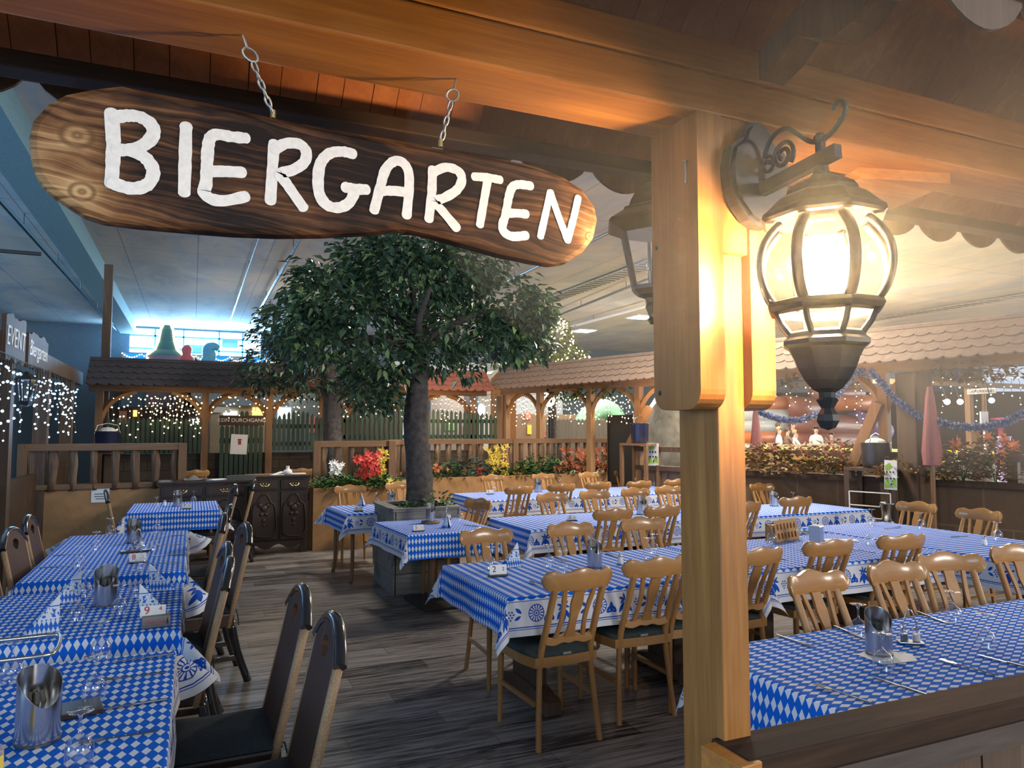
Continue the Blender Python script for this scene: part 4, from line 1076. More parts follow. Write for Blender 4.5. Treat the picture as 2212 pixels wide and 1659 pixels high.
def kn(x, y, r, l): o = place(knife, ku, (x, y, TT + .0005), r, l); o['group'] = 'table knives'
def fk(x, y, r, l): o = place(fork, fu, (x, y, TT + .0005), r, l); o['group'] = 'table forks'
fk(2.03, 1.86, .2, 'fork on the right foreground table nearest the corner'); kn(2.275, 1.84, .05, 'knife on the right foreground table in front of the upturned glass')
fk(2.68, 1.87, .15, 'fork on the right foreground table near the railing, farther right'); kn(2.88, 1.86, .1, 'knife on the right foreground table at the far right by the railing')
fk(2.348, 2.40, PI, 'fork on the right foreground table, far side beside the pine post'); kn(2.67, 2.40, PI - .2, 'knife on the right foreground table, far side behind the upturned glass'); kn(3.24, 2.43, PI - .3, 'knife on the right foreground table, far side behind the cruet rack'); fk(3.6, 1.9, .1, 'fork on the right foreground table toward its far end')
for (x, y, k, l) in ((-.16, 2.17, 'k', 'nearest the camera at the right edge'), (-.17, 2.44, 'f', 'second from the camera at the right edge'), (-.16, 2.71, 'k', 'third from the camera at the right edge'), (-.17, 3.01, 'f', 'fourth from the camera at the right edge'), (-.15, 3.24, 'k', 'at its far right corner')):
    (kn if k == 'k' else fk)(x, y, NX + .08, ('knife' if k == 'k' else 'fork') + ' on the lower left table, ' + l)
for (x, y, k, l) in ((-.15, 5.45, 'f', 'right edge nearest'), (-.14, 5.80, 'k', 'right edge second'), (-.15, 6.3, 'f', 'right edge third'), (-.15, 6.85, 'k', 'right edge farthest'), (-.78, 5.6, 'k', 'left edge nearest'), (-.78, 6.1, 'f', 'left edge farther')):
    (kn if k == 'k' else fk)(x, y, NX if x > -.5 else PX, ('knife' if k == 'k' else 'fork') + ' on table 8, ' + l)
for (x, y, k, l) in ((-.78, 3.75, 'k', 'left edge before the napkins'), (-.14, 4.25, 'f', 'right edge between the napkins')):
    (kn if k == 'k' else fk)(x, y, NX if x > -.5 else PX, ('knife' if k == 'k' else 'fork') + ' on table 9, ' + l)
fk(1.86, 3.83, .3, 'fork on table 2 in front of the number card'); kn(2.35, 4.55, PI, 'knife on table 2 behind the steel holder'); fk(2.02, 4.55, PI, 'fork on table 2 beside the wedge napkin'); kn(2.75, 4.5, PI, 'knife on table 2 behind the salt shaker')
kn(2.40, 6.45, .4, 'knife at the right end of table 5'); fk(5.85, 4.75, PX, 'fork on the wall table before the left wall chair'); kn(5.90, 4.15, PX, 'knife on the wall table between the two wall chairs'); kn(3.75, 4.0, .1, 'knife in the front row right of the pine post'); fk(4.55, 3.95, .1, 'fork in the front row before the square steel box')
# dark ceramic dish and board on table 8
dd = MB().box((0, 0, .008), (.20, .07, .016), bev=.004).build('wooden_tray', M['walnut']); dd.location = (-.36, 6.05, TT); dd.rotation_euler = (0, 0, .15); tag(dd, 'narrow dark tray in the middle of table 8', 'tray')
mn = MB().box((0, 0, .009), (.17, .12, .018), bev=.003).build('menu_book', M['walnut']); mn.location = (-.24, 2.80, TT); mn.location = (-.33, 2.72, TT); mn.rotation_euler = (0, 0, .2); tag(mn, 'dark menu book behind the big steel holder at lower left', 'book')
pt = empty('candy_packet', (-.46, 2.30, TT), .2, 'small yellow and lilac printed packet at the lower left edge', 'packet')
MB().box((0, 0, .03), (.07, .05, .06), bev=.004).build('packet_body', M['petal_yellow'], pt)
MB().box((-.005, 0, .066), (.072, .052, .016), bev=.004).build('lid_flap', plain('lilac_print', (.28, .24, .36), .6, var=.5, scale=90), pt)
# serving trolley left of the picture: its steel loop handle reaches into view
tro = empty('serving_trolley', (-1.25, 2.55, 0), 0, 'bright steel loop handle of a serving trolley at the left picture edge', 'trolley')
tq = Matrix.Translation((1.25, -2.55, 0))
MB().tube(smooth_path([(-1.12, 2.66, .99), (-.80, 2.66, 1.0), (-.50, 2.665, 1.0), (-.385, 2.67, 1.0), (-.355, 2.64, 1.0), (-.345, 2.49, .997), (-.370, 2.455, .996), (-.50, 2.445, .996), (-.80, 2.44, .99), (-1.12, 2.44, .98)], 4), .0062, 8).xf(tq).build('loop_handle', M['steel'], tro, smooth=True)
for yy in (2.44, 2.66): MB().tube([(-1.12, yy, .02), (-1.12, yy, .99)], .011, 8).xf(tq).build('upright', M['steel'], tro)
for zz in (.30, .80): MB().box((-1.32, 2.55, zz), (.44, .34, .02), bev=.004).xf(tq).build('shelf', M['steel_dark'], tro)
for yy in (2.44, 2.66): MB().tube([(-1.50, yy, .02), (-1.50, yy, .82)], .011, 8).xf(tq).build('upright', M['steel'], tro)
for xx in (-1.12, -1.50):
    for yy in (2.44, 2.66): MB().ball((xx, yy, .025), .025, 8, 6, (1, .5, 1)).xf(tq).build('wheel', M['iron'], tro)
# ------------------------------------------------------------------ room shell
def plane_obj(name, x0, x1, y0, y1, z, mat, up=True):
    m = MB(); m.add([(x0, y0, z), (x1, y0, z), (x1, y1, z), (x0, y1, z)], [(0, 1, 2, 3) if up else (3, 2, 1, 0)]); return struct(m.build(name, mat))
plane_obj('floor', -14, 40, -9, 46, 0, M['floor'])
plane_obj('ceiling', -14, 40, -2.5, 30, 5.0, M['ceiling'], False)
wall_dark = plain('wall_dark', (.10, .14, .17), .85)
wx0, wx1, wz0, wz1 = -1.95, 2.1, 4.05, 4.97     # the bright window high in the end wall
m = MB()
for (a, b, c, d) in ((-14, wx0, 0, 5), (wx1, 40, 0, 5), (wx0, wx1, 0, wz0), (wx0, wx1, wz1, 5)): m.box(((a + b) / 2, 26.6, (c + d) / 2), (b - a, .3, d - c))
struct(m.build('wall_back', wall_dark))
win = empty('window_1', (0.07, 26.5, 4.5)); struct(win)
sky = emit('bright_daylight', (.62, .88, 1), 4.2)
g_ = MB().box((.07, 26.72, 4.51), (4.05, .03, .94)); struct(g_.xf(Matrix.Translation((-.07, -26.5, -4.5))).build('window_pane', sky, win))
m = MB()
for z in (4.30, 4.72): m.box((.07, 26.5, z), (4.05, .08, .05))
for x in (-1.2, -.35, .75, 1.5): m.box((x, 26.5, 4.51), (.05, .08, .92))
struct(m.xf(Matrix.Translation((-.07, -26.5, -4.5))).build('window_frame', plain('frame_blue', (.16, .38, .50), .6), win))
for i, (x, w, h) in enumerate(((-.85, .5, .32), (.10, .6, .30), (1.1, .5, .3))):
    struct(MB().box((x - .07, .14, .1 - .25 * (i % 2)), (w, .02, h)).build('window_shade', plain('shade_blue%d' % i, (.35, .55, .62), .7), win))
# ceiling beam along the hall on the left, with its paler flank
bm_ = MB().box((-1.92, 12, 4.82), (.42, 27, .36)); struct(bm_.build('trim_1', plain('beam_blue', (.16, .30, .36), .7)))
struct(MB().box((-5.6, 12, 4.9), (.3, 27, .2)).build('trim_2', plain('beam_beige', (.36, .33, .28), .7)))
def pipe(a, b, r, lab, mat='steel_dark', hang=True):
    o = empty('ceiling_pipe', a, 0, lab, 'pipe', 'pipes under the ceiling'); T = Matrix.Translation(-Vector(a))
    MB().tube([a, b], r, 8).xf(T).build('pipe_run', M[mat], o)
    d = Vector(b) - Vector(a); k = max(2, int(d.length / 2.5))
    for i in range(k):
        p = Vector(a) + d * ((i + .5) / k); MB().tube([p, (p.x, p.y, 5.0)], .012, 5).xf(T).build('hanger', M['steel_dark'], o)
    return o
pipe((-2.55, 9, 4.78), (-2.3, 26, 4.78), .035, 'long pipe under the ceiling left of the blue beam', 'steel')
pipe((1.55, 4, 4.8), (1.55, 25, 4.8), .032, 'long pipe under the ceiling between sign and tree, with small clamps', 'steel')
pipe((.95, 4, 4.9), (.95, 24, 4.9), .016, 'thin dark cable pipe under the ceiling left of the long clamped pipe')
pipe((-5.5, 14.8, 4.7), (-2.5, 14.8, 4.7), .035, 'cross pipe under the ceiling at upper left')
pipe((6.15, 5, 4.85), (6.15, 28, 4.85), .03, 'pipe under the ceiling right of the tree crown')
pipe((8.05, 5, 4.85), (10.3, 28, 4.85), .03, 'pipe under the ceiling beside the bronze lantern')
pipe((10.7, 9, 4.85), (10.7, 28, 4.85), .045, 'white cable duct under the ceiling above the twinkling tree', 'white_paint')
def vent(x, y0, y1, lab):
    o = empty('ceiling_vent', (x, (y0 + y1) / 2, 4.96), 0, lab, 'vent', 'ceiling vents'); L_ = y1 - y0
    MB().box((0, 0, .01), (.50, L_, .02)).build('vent_frame', plain('vent_frame', (.40, .40, .38), .7), o)
    m = MB(); k = int(L_ / .2)
    for i in range(k): m.box((0, -L_ / 2 + (i + .5) * L_ / k, -.004), (.40, .09, .012))
    m.build('louvres', M['iron'], o)
vent(8.35, 9.5, 20, 'ceiling vent strip right of the tree crown')
vent(at_z(1880, 690, 5).x, 6, 16, 'ceiling vent strip at the right behind the lit lantern')
def panel(x, y, s, lab):
    o = empty('ceiling_light', (x, y, 4.97), 0, lab, 'ceiling light', 'square ceiling lights')
    MB().box((0, 0, .012), (s + .08, s + .08, .03)).build('light_frame', M['white_paint'], o)
    MB().box((0, 0, -.006), (s, s, .012)).build('diffuser', M['panel_light'], o)
panel(12.0, 21.4, .62, 'square ceiling light left of two above the tiled roof'); panel(12.1, 18.1, .62, 'square ceiling light just left of the pine post'); panel(15.5, 27.3, .7, 'square ceiling light lowest over the tiled roof')
panel(6.7, 21, .6, 'square ceiling light seen through the tree leaves'); panel(15.0, 14.0, .62, 'square ceiling light hidden behind the lit lantern')

# ------------------------------------------------------------------ roofed fences around the garden
def local_frame(P0, P1):
    d = Vector((P1[0] - P0[0], P1[1] - P0[1], 0)); return d.length, math.atan2(d.y, d.x)
def shingled(b, x0, x1, w0, z0, w1, z1, rows, tile, th=.018, rag=.045):
    """rows of round tailed shingles on the slope from eave (w0,z0) to ridge (w1,z1); local x along the eave"""
    sl = Vector((0, w1 - w0, z1 - z0)); Ls = sl.length; sl.normalize(); nr = Vector((0, -sl.z, sl.y)) * (1 if w1 > w0 else -1)
    if nr.z < 0: nr = -nr
    h = Ls / rows
    for r in range(rows):
        s0 = r * h; s1 = min(Ls, (r + 1) * h + .02); x = x0 + (tile / 2 if r % 2 else 0) - tile
        while x < x1:
            a, e = max(x, x0), min(x + tile, x1)
            if e - a > .01:
                n = 6; lowpts = []
                for i in range(n + 1):
                    u = i / n; lowpts.append((a + (e - a) * u, s0 - rag * math.sin(PI * u) ** .6))
                base = len(b.v)
                for (px, s) in lowpts: b.v.append(Vector((px, w0, z0)) + sl * s + nr * (th + .004))
                for px in (e, a): b.v.append(Vector((px, w0, z0)) + sl * s1 + nr * .003)
                for (px, s) in lowpts: b.v.append(Vector((px, w0, z0)) + sl * s + nr * .001)
                b.f.append(tuple(range(base, base + n + 3)))
                for i in range(n): b.f.append((base + i, base + n + 3 + i, base + n + 4 + i, base + i + 1))
            x += tile
    return b
def post_xy(b, x, w, s, z0, z1): return b.box((x, w, (z0 + z1) / 2), (s, s, z1 - z0))
def brace(x, w, zt, dirn, span=.55, th=.085, mat=None, parent=None):
    pts = [(x, zt - span), (x + dirn * .10, zt - span * .55), (x + dirn * span * .5, zt - span * .16), (x + dirn * span, zt - .02)]
    MB().tube(smooth_path(pts, 4), th * .6, 4, flat=(1, .8)).build('curved_brace', mat or M['pine_dull'], parent)
    _ = w
def roofed_fence(name, P0, P1, eave, ridge, posts, roofmat, label, depth=.45, tile=.15, rows=4, base_z=0, braces=True, postmat='pine_dull', ps=.11, back=True):
    Lg, a = local_frame(P0, P1); t = empty(name, (P0[0], P0[1], 0), a, label, 'fence')
    s = 1   # garden lies on local -y side
    shingled(MB(), 0, Lg, 0, eave, depth, ridge, rows, tile).build('roof_shingles', roofmat, t)
    if back: MB().add([(0, depth, ridge), (Lg, depth, ridge), (Lg, 2 * depth, eave), (0, 2 * depth, eave)], [(0, 1, 2, 3)]).build('roof_back', roofmat, t)
    MB().tube([(0, depth, ridge + .01), (Lg, depth, ridge + .01)], .035, 6).build('ridge_cap', roofmat, t)
    MB().add([(0, .02, eave - .012), (Lg, .02, eave - .012), (Lg, depth, ridge - .02), (0, depth, ridge - .02)], [(0, 3, 2, 1), (0, 1, 2, 3)]).build('roof_boards', M['dark_beam'], t)
    MB().box((Lg / 2, depth, eave - .03), (Lg, .12, .13)).build('beam', M[postmat + '_x'] if postmat.startswith('pine') else M[postmat], t)
    for i, px in enumerate(posts):
        po_ = MB(); post_xy(po_, 0, 0, ps, base_z, eave - .09); o = po_.build('post', M[postmat], t); o.location = (px, depth, 0)
        if braces:
            for dn in (-1, 1):
                if 0.3 < px + dn * .3 < Lg - .1:
                    bo_ = MB().tube(smooth_path([(0, 0, eave - .62), (dn * .09, 0, eave - .36), (dn * .28, 0, eave - .17), (dn * .52, 0, eave - .08)], 4), .052, 4, flat=(1, .8)).build('curved_brace', M[postmat], t); bo_.location = (px, depth, 0)
    return t, Lg, a
def xloc(P0, a, p): return (p[0] - P0[0]) * math.cos(a) + (p[1] - P0[1]) * math.sin(a)
def plane_hit(u, v, P0, P1, off=0.0):
    dx, dy = P1[0] - P0[0], P1[1] - P0[1]; l = math.hypot(dx, dy); n = (dy / l, -dx / l); c = n[0] * P0[0] + n[1] * P0[1] - off
    d = ray(u, v); t = c / (n[0] * d[0] + n[1] * d[1]); return Vector((d[0] * t, d[1] * t, EYE + d[2] * t))
YB = 13.0
BX = lambda u: at_y(u, 900, YB + .45).x
# left back roof (dark) and centre back roof (red)
S3a, S3b = (BX(190), YB), (BX(640), YB)
p3 = [at_y(u, 900, YB + .45).x - S3a[0] for u in (214, 443, 581)]
S3, L3, _a = roofed_fence('roofed_fence', S3a, S3b, 2.36, 2.77, p3, M['roof_dark'], 'roofed fence with dark shingles at the back left behind the sideboards', tile=.16)
S2a, S2b = (BX(640), YB + .02), (BX(1050), YB + .02)
p2 = [at_y(u, 900, YB + .47).x - S2a[0] for u in (694, 745, 893, 1020, 1076)]
S2, L2_, _a2 = roofed_fence('roofed_fence', S2a, S2b, 2.40, 2.76, p2, M['roof_red'], 'roofed fence with red shingles at the back, behind the tree trunks', tile=.17)
# right hand roof line
R0, R1 = (5.30, 13.45), (8.35, 2.75)
LR, aR = local_frame(R0, R1)
pr = [xloc(R0, aR, plane_hit(u, 950, R0, R1, .45)) for u in (1094, 1167, 1276, 1381, 1912)]
S1, LR, aR = roofed_fence('roofed_fence', R0, R1, 2.44, 2.86, pr, M['roof_brown'], 'long roofed fence with brown shingles running down the right side', tile=.17, rows=4, postmat='pine_mid')
def onR(u, v, off=.45): return plane_hit(u, v, R0, R1, off)
# big strut at the right corner post
p = onR(1905, 870); q_ = onR(1850, 1008); T1 = S1.matrix_basis.inverted()
bpy.context.view_layer.update()
T1 = S1.matrix_world.inverted()
MB().bar(T1 @ p + Vector((0, -.1, 0)), T1 @ q_ + Vector((0, -.12, 0)), .09, .12).build('slanted_strut', M['pine_mid'], S1)
p = onR(1412, 880); q_ = onR(1372, 958)
MB().bar(T1 @ p + Vector((0, -.1, 0)), T1 @ q_ + Vector((0, -.12, 0)), .09, .11).build('slanted_strut', M['pine_mid'], S1)
# low wall, rails below the right roof
xa = pr[3] - .1
lw = MB().box(((xa + LR) / 2, .48, .50), (LR - xa, .10, 1.0)).build('wall_right', M['brown_tiles']); lw.location = S1.location; lw.rotation_euler = S1.rotation_euler; struct(lw)
rl_ = empty('wall_railing', S1.location, aR, 'dark two-bar railing on the brown tiled wall at right', 'railing')
for (z, h) in ((1.03, .07), (1.33, .08)): MB().box(((xa + LR) / 2, .45, z), (LR - xa, .14, h)).build('bar', M['dark_post'], rl_)
for k in range(5): MB().box((xa + .1 + k * 1.75, .45, 1.19), (.10, .10, .36)).build('stud', M['dark_post'], rl_)

# dark wall with lit panes far behind the left colonnade
WLX = -5.2
wl = MB().box((WLX - .1, 14.5, 1.6), (.2, 23, 3.2)).build('wall_left', plain('wall_left_dark', (.055, .065, .08), .85)); struct(wl)
lp = emit('cool_pane', (.72, .90, 1), 1.6)
for i, (ua, ub, va, vb) in enumerate(((20, 44, 872, 930), (86, 116, 862, 884), (30, 44, 945, 985), (104, 113, 890, 926), (140, 162, 905, 925))):
    pa, pb_ = at_x(ua, (va + vb) / 2, WLX), at_x(ub, (va + vb) / 2, WLX); zt_, zb_ = at_x((ua + ub) / 2, va, WLX).z, at_x((ua + ub) / 2, vb, WLX).z
    w_ = MB().box((0, 0, 0), (.03, abs(pb_.y - pa.y), zt_ - zb_)).build('window_%d' % (i + 2), lp); w_.location = (WLX + .02, (pa.y + pb_.y) / 2, (zt_ + zb_) / 2); struct(w_)
# pickets
def picket_panel(name, P0, P1, z0, z1, n, mat, label, arc=0.0, wd=.052, rails=(.2, .75), th=.025, pointed=True):
    Lg, a = local_frame(P0, P1); t = empty(name, (P0[0], P0[1], 0), a, label, 'fence'); proto_ = {}
    for i in range(n):
        u = (i + .5) / n; h = z1 + arc * math.sin(PI * u) - z0
        m = MB().prism([(-wd / 2, 0), (wd / 2, 0), (wd / 2, h - .05), (0, h), (-wd / 2, h - .05)] if pointed else [(-wd / 2, 0), (wd / 2, 0), (wd / 2, h), (-wd / 2, h)], 'y', -th / 2, th / 2)
        o = m.build('picket', mat, t); o.location = (Lg * u, 0, z0)
    for r in rails: MB().box((Lg / 2, .03, z0 + (z1 - z0) * r), (Lg, .03, .07)).build('cross_rail', mat, t)
    return t
fx = lambda u: at_y(u, 930, YB + .40).x
FY = YB + .40
picket_panel('picket_fence', (fx(228), FY), (fx(437), FY), 1.25, 1.84, 20, M['fence_green'], 'green picket fence at the back left under the warm light curtain')
picket_panel('picket_fence', (fx(588), FY), (fx(698), FY), 1.28, 1.84, 11, M['fence_green'], 'green picket fence between the gate and the dark rear tree trunk', arc=.15)
picket_panel('picket_fence', (fx(733), FY), (fx(1074), FY), 1.40, 1.94, 34, M['fence_green'], 'long green picket fence with bowed top behind the main tree trunk', arc=.10)
sw = MB().box((0, 0, .62), (fx(1076) - fx(225), .16, 1.24)).build('wall_low', M['stone_wall']); sw.location = ((fx(225) + fx(1076)) / 2, FY + .25, 0); struct(sw)
gate = empty('garden_gate', (fx(522), FY, 0), 0, 'green plank gate with KEIN DURCHGANG board and a paper notice', 'gate')
gw = (fx(570) - fx(476)) / 2; gm = gw * 2 / 9
for i in range(9):
    x = -gw + gm * (i + .5); h = 1.72 + (.25 if i in (4, 5) else .12 if i in (3, 6, 7) else 0)
    MB().prism([(x - gm * .40, .25), (x + gm * .40, .25), (x + gm * .40, h - .04), (x, h), (x - gm * .40, h - .04)], 'y', -.012, .012).build('plank', M['fence_green'], gate)
for z in (.6, 1.45): MB().box((0, .03, z), (gw * 2, .03, .09)).build('cross_rail', M['fence_green'], gate)
kb = MB().box((0, -.03, 1.80), (gw * 2.05, .025, .17), bev=.004).build('lettered_board', M['dark_beam'], gate)
kt = text_mesh('KEIN DURCHGANG', .088, 'lettering', M['white_paint'], gate, .002); kt.rotation_euler = (PI / 2, 0, 0); kt.location = (0, -.046, 1.80)
kp = MB().box((-.04, -.025, 1.39), (.27, .006, .34), (0, .05, 0)).build('paper_notice', M['paper'], gate)
MB().box((-.03, -.030, 1.42), (.05, .003, .07)).build('notice_mark', M['ink_red'], gate); MB().box((-.03, -.030, 1.47), (.06, .003, .02)).build('notice_mark', M['ink_black'], gate)

# ------------------------------------------------------------------ left colonnade with carved name boards and a blue light curtain
colo = empty('colonnade', (-1.72, 0, 0), 0, 'dark timber colonnade down the left edge', 'colonnade')
MB().box((0, 9.0, 2.46), (.14, 9.2, .20)).build('beam', M['dark_post'], colo)
for y in (5.15, 6.6, 8.6, 10.6, 12.6): MB().box((0, y, 1.19), (.15, .15, 2.38)).build('post', M['dark_post'], colo)
MB().box((-.05, 9.0, .55), (.08, 9.0, 1.1)).build('plank_wall', M['dark_beam'], colo)
def name_board(y0, y1, z0, z1, txt, lab, size):
    o = empty('name_board', (-1.63, (y0 + y1) / 2, (z0 + z1) / 2), 0, lab, 'sign', 'carved boards on the left colonnade'); L_ = y1 - y0; h = z1 - z0; q = random.Random(int(y0 * 10))
    top = [(-L_ / 2 + L_ * i / 10, h / 2 + q.uniform(-.05, .02)) for i in range(11)]; bot = [(L_ / 2 - L_ * i / 10, -h / 2 + q.uniform(-.02, .03)) for i in range(11)]
    MB().prism(top + bot, 'x', -.02, .02).build('board', M['dark_post'], o)
    t = text_mesh(txt, size, 'lettering', M['white_paint'], o, .002, .12); t.rotation_euler = (PI / 2, 0, PI / 2); t.location = (.022, 0, 0)
name_board(8.05, 8.92, 2.30, 2.74, 'EVENT', 'rough dark board lettered EVENT at the upper left edge', .27)
name_board(9.08, 10.2, 2.32, 2.70, 'Biergarten', 'rough dark board lettered Biergarten behind the EVENT board', .24)
def small_lantern(loc, lab):
    o = empty('hanging_lantern', loc, 0, lab, 'lantern', 'small lanterns on the left colonnade')
    MB().lathe([(0, .20), (.02, .19), (.05, .16), (.11, .12), (.11, .11), (0, .11)], 6).build('lantern_roof', M['iron'], o)
    MB().lathe([(.085, .11), (.06, -.10)], 6).build('lantern_glass', M['glass'], o)
    MB().lathe([(0, -.10), (.065, -.10), (.05, -.14), (0, -.16)], 6).build('lantern_base', M['iron'], o)
    for k in range(6):
        a = PI / 3 * k; MB().bar((.086 * math.cos(a), .086 * math.sin(a), .11), (.061 * math.cos(a), .061 * math.sin(a), -.10), .012, .012).build('frame_bar', M['iron'], o)
    MB().bar((0, 0, .18), (-.12, 0, .22), .015, .015).build('bracket', M['iron'], o)
small_lantern((-1.53, 6.6, 2.0), 'small dark lantern on the left colonnade, nearer one'); small_lantern((-1.53, 8.6, 2.02), 'small dark lantern on the left colonnade, farther one')

def light_curtain(name, P0, P1, ztop, drops, n, mat, lab, r=.009, dens=.11, seed=1, group='icicle light curtains'):
    q = random.Random(seed); t = empty(name, (P0[0], P0[1], ztop), 0, lab, 'string lights', group); wires = MB(); bl = MB(); base = Vector((P0[0], P0[1], ztop))
    d = Vector((P1[0] - P0[0], P1[1] - P0[1], 0))
    wires.tube([Vector((0, 0, 0)), d * .5 - Vector((0, 0, .03)), d], .004, 4)
    for i in range(n):
        u = (i + q.uniform(.2, .8)) / n; h = q.uniform(*drops); p = d * u + Vector((0, q.uniform(-.03, .03), -.03)); pts = [p.copy()]
        z = 0
        while z < h:
            z += dens * q.uniform(.7, 1.3); pts.append(p + Vector((q.uniform(-.025, .025), q.uniform(-.02, .02), -z))); bl.ball(pts[-1], r * q.uniform(.7, 1.25), 6, 4)
        wires.tube(pts, .0028, 4)
    wires.build('wire', M['wire'], t); b = bl.build('bulbs', mat, t, smooth=True); b['kind'] = 'stuff'; return t
light_curtain('light_curtain', (-1.60, 5.4), (-1.60, 12.6), 2.36, (.15, .75), 62, M['led_blue'], 'blue white light curtain hanging along the left colonnade', .011, .12, 2)
light_curtain('light_curtain', (fx(240), YB + .3), (fx(330), YB + .3), 2.30, (.1, .75), 9, M['led_warm'], 'warm light curtain at back left, sparse half', .0105, .12, 3)
light_curtain('light_curtain', (fx(318), YB + .3), (fx(432), YB + .3), 2.30, (.2, .75), 22, M['led_warm'], 'warm light curtain at back left, dense cluster before the gate', .0105, .10, 4)
light_curtain('light_curtain', (fx(450), YB + .3), (fx(690), YB + .3), 2.32, (.05, .45), 24, M['led_warm'], 'warm light curtain above the green gate', .0105, .12, 5)
light_curtain('light_curtain', (fx(735), YB + .3), (fx(880), YB + .3), 2.34, (.05, .45), 16, M['led_warm'], 'warm light curtain between the two tree trunks', .0105, .10, 6)
light_curtain('light_curtain', (fx(930), YB + .3), (fx(1070), YB + .3), 2.34, (.1, .5), 18, M['led_warm'], 'warm light curtain right of the main tree trunk', .0105, .10, 7)
for k, (ua, ub, n, lab) in enumerate(((1098, 1162, 14, 'warm light curtain in the first bay of the brown shingled fence'), (1172, 1270, 22, 'warm light curtain in the second bay of the brown shingled fence'), (1282, 1375, 18, 'warm light curtain in the third bay of the brown shingled fence'), (1640, 1885, 15, 'warm light curtain just right of the pine post'), (1945, 2212, 15, 'warm light curtain at the far right under the brown roof'))):
    a_, b_ = onR(ua, 850, .5), onR(ub, 850, .5); light_curtain('light_curtain', a_, b_, 2.33, (.1, .55), n, M['led_warm'], lab, .011 if k < 3 else .007, .09, 20 + k)

# ------------------------------------------------------------------ bark railings, ochre walls, planter
def bark_railing(pts, z0, z1, spacing, label, posts):
    t = empty('bark_railing', (pts[0][0], pts[0][1], 0), 0, label, 'railing'); o3 = Vector((pts[0][0], pts[0][1], 0)); q = random.Random(len(pts) * 7 + int(spacing * 100)); cnt = 0
    for (A, B) in zip(pts, pts[1:]):
        a3, b3 = Vector((A[0], A[1], 0)) - o3, Vector((B[0], B[1], 0)) - o3; d = b3 - a3; L_ = d.length; an = math.atan2(d.y, d.x)
        MB().bar(a3 + Vector((0, 0, z1 - .04)), b3 + Vector((0, 0, z1 - .04)), .12, .085).build('top_rail', M['pine_dull_x'], t)
        MB().bar(a3 + Vector((0, 0, z0 + .05)), b3 + Vector((0, 0, z0 + .05)), .08, .06).build('bottom_rail', M['pine_dull_x'], t)
        n = int(L_ / spacing)
        for i in range(n):
            p = a3 + d * ((i + .5) / n); w = q.uniform(.038, .058); h = z1 - .08 - z0
            zz = [0, h * .3, h * .65, h]; path = [Vector((q.uniform(-.012, .012), 0, z)) for z in zz]
            m = MB().tube(path, [w * q.uniform(.8, 1.1) for _ in zz], 7, flat=(.45, 1)) if False else MB().tube(path, [w * q.uniform(.85, 1.15) for _ in zz], 7)
            s = m.build('picket', M['bark_slat'], t, smooth=True); s.location = (p.x, p.y, z0); s.rotation_euler = (0, 0, an)
    for (px, py) in posts: MB().box((px - o3.x, py - o3.y, (z1) / 2 + .0), (.10, .10, z1)).build('post', M['pine_dull'], t)
    return t
ochre = MB().box((-1.05, 10.60, .44), (1.95, .12, .88)).build('wall_ochre', M['plaster']); struct(ochre)
bark_railing([(-1.92, 10.55), (-.09, 10.58)], .88, 1.46, .215, 'bark slat railing on the ochre wall at left', [(-1.88, 10.53), (-.11, 10.56)])
pn = MB().box((0, 0, 0), (.20, .006, .17)).build('paper_notice', M['paper']); pn.location = (at_y(216, 1071, 10.5).x, 10.535, at_y(216, 1071, 10.5).z); tag(pn, 'pale paper notice pinned on the ochre wall', 'notice')
m_ = MB().box((0, -.004, .02), (.13, .003, .008)).box((0, -.004, -.01), (.13, .003, .008)).box((0, -.004, -.04), (.10, .003, .008)).build('text_lines', M['ink_black'], pn)
pl_pts = [(1.53, 10.26), (2.75, 10.32), (3.35, 11.62), (8.9, 12.0)]
planter = MB()
for (A, B) in zip(pl_pts, pl_pts[1:]):
    d = (Vector(B) - Vector(A)).normalized(); nrm = Vector((-d.y, d.x)); c0 = Vector(A) + nrm * .06; c1 = Vector(B) + nrm * .06
    planter.bar((c0.x, c0.y, .42), (c1.x, c1.y, .42), .12, .845)
planter.box((1.585, 10.62, .42), (.10, .7, .845))
pobj = planter.build('flower_planter', M['plaster'], None); tag(pobj, 'long ochre planter wall holding the artificial flowers', 'planter')
m = MB()
for (A, B) in zip(pl_pts, pl_pts[1:]):
    d = (Vector(B) - Vector(A)).normalized(); nrm = Vector((-d.y, d.x)); c0 = Vector(A) + nrm * .30; c1 = Vector(B) + nrm * .30; m.bar((c0.x, c0.y, .70), (c1.x, c1.y, .70), .40, .10)
m.build('soil', plain('soil', (.03, .022, .016), .95), pobj)
bark_railing([(1.62, 10.62), (2.62, 10.70), (3.15, 11.95), (7.42, 12.30)], .86, 1.475, .20, 'long bark slat railing behind the flower planter', [(1.62, 10.60), (2.72, 10.7), (5.35, 12.1), (7.40, 12.28)])
# vertical warm gap post beside the sideboard
gp = MB().box((1.515, 10.36, .45), (.05, .05, .9)).build('corner_post', M['pine_dull']); tag(gp, 'pale corner post between sideboard and planter', 'post')

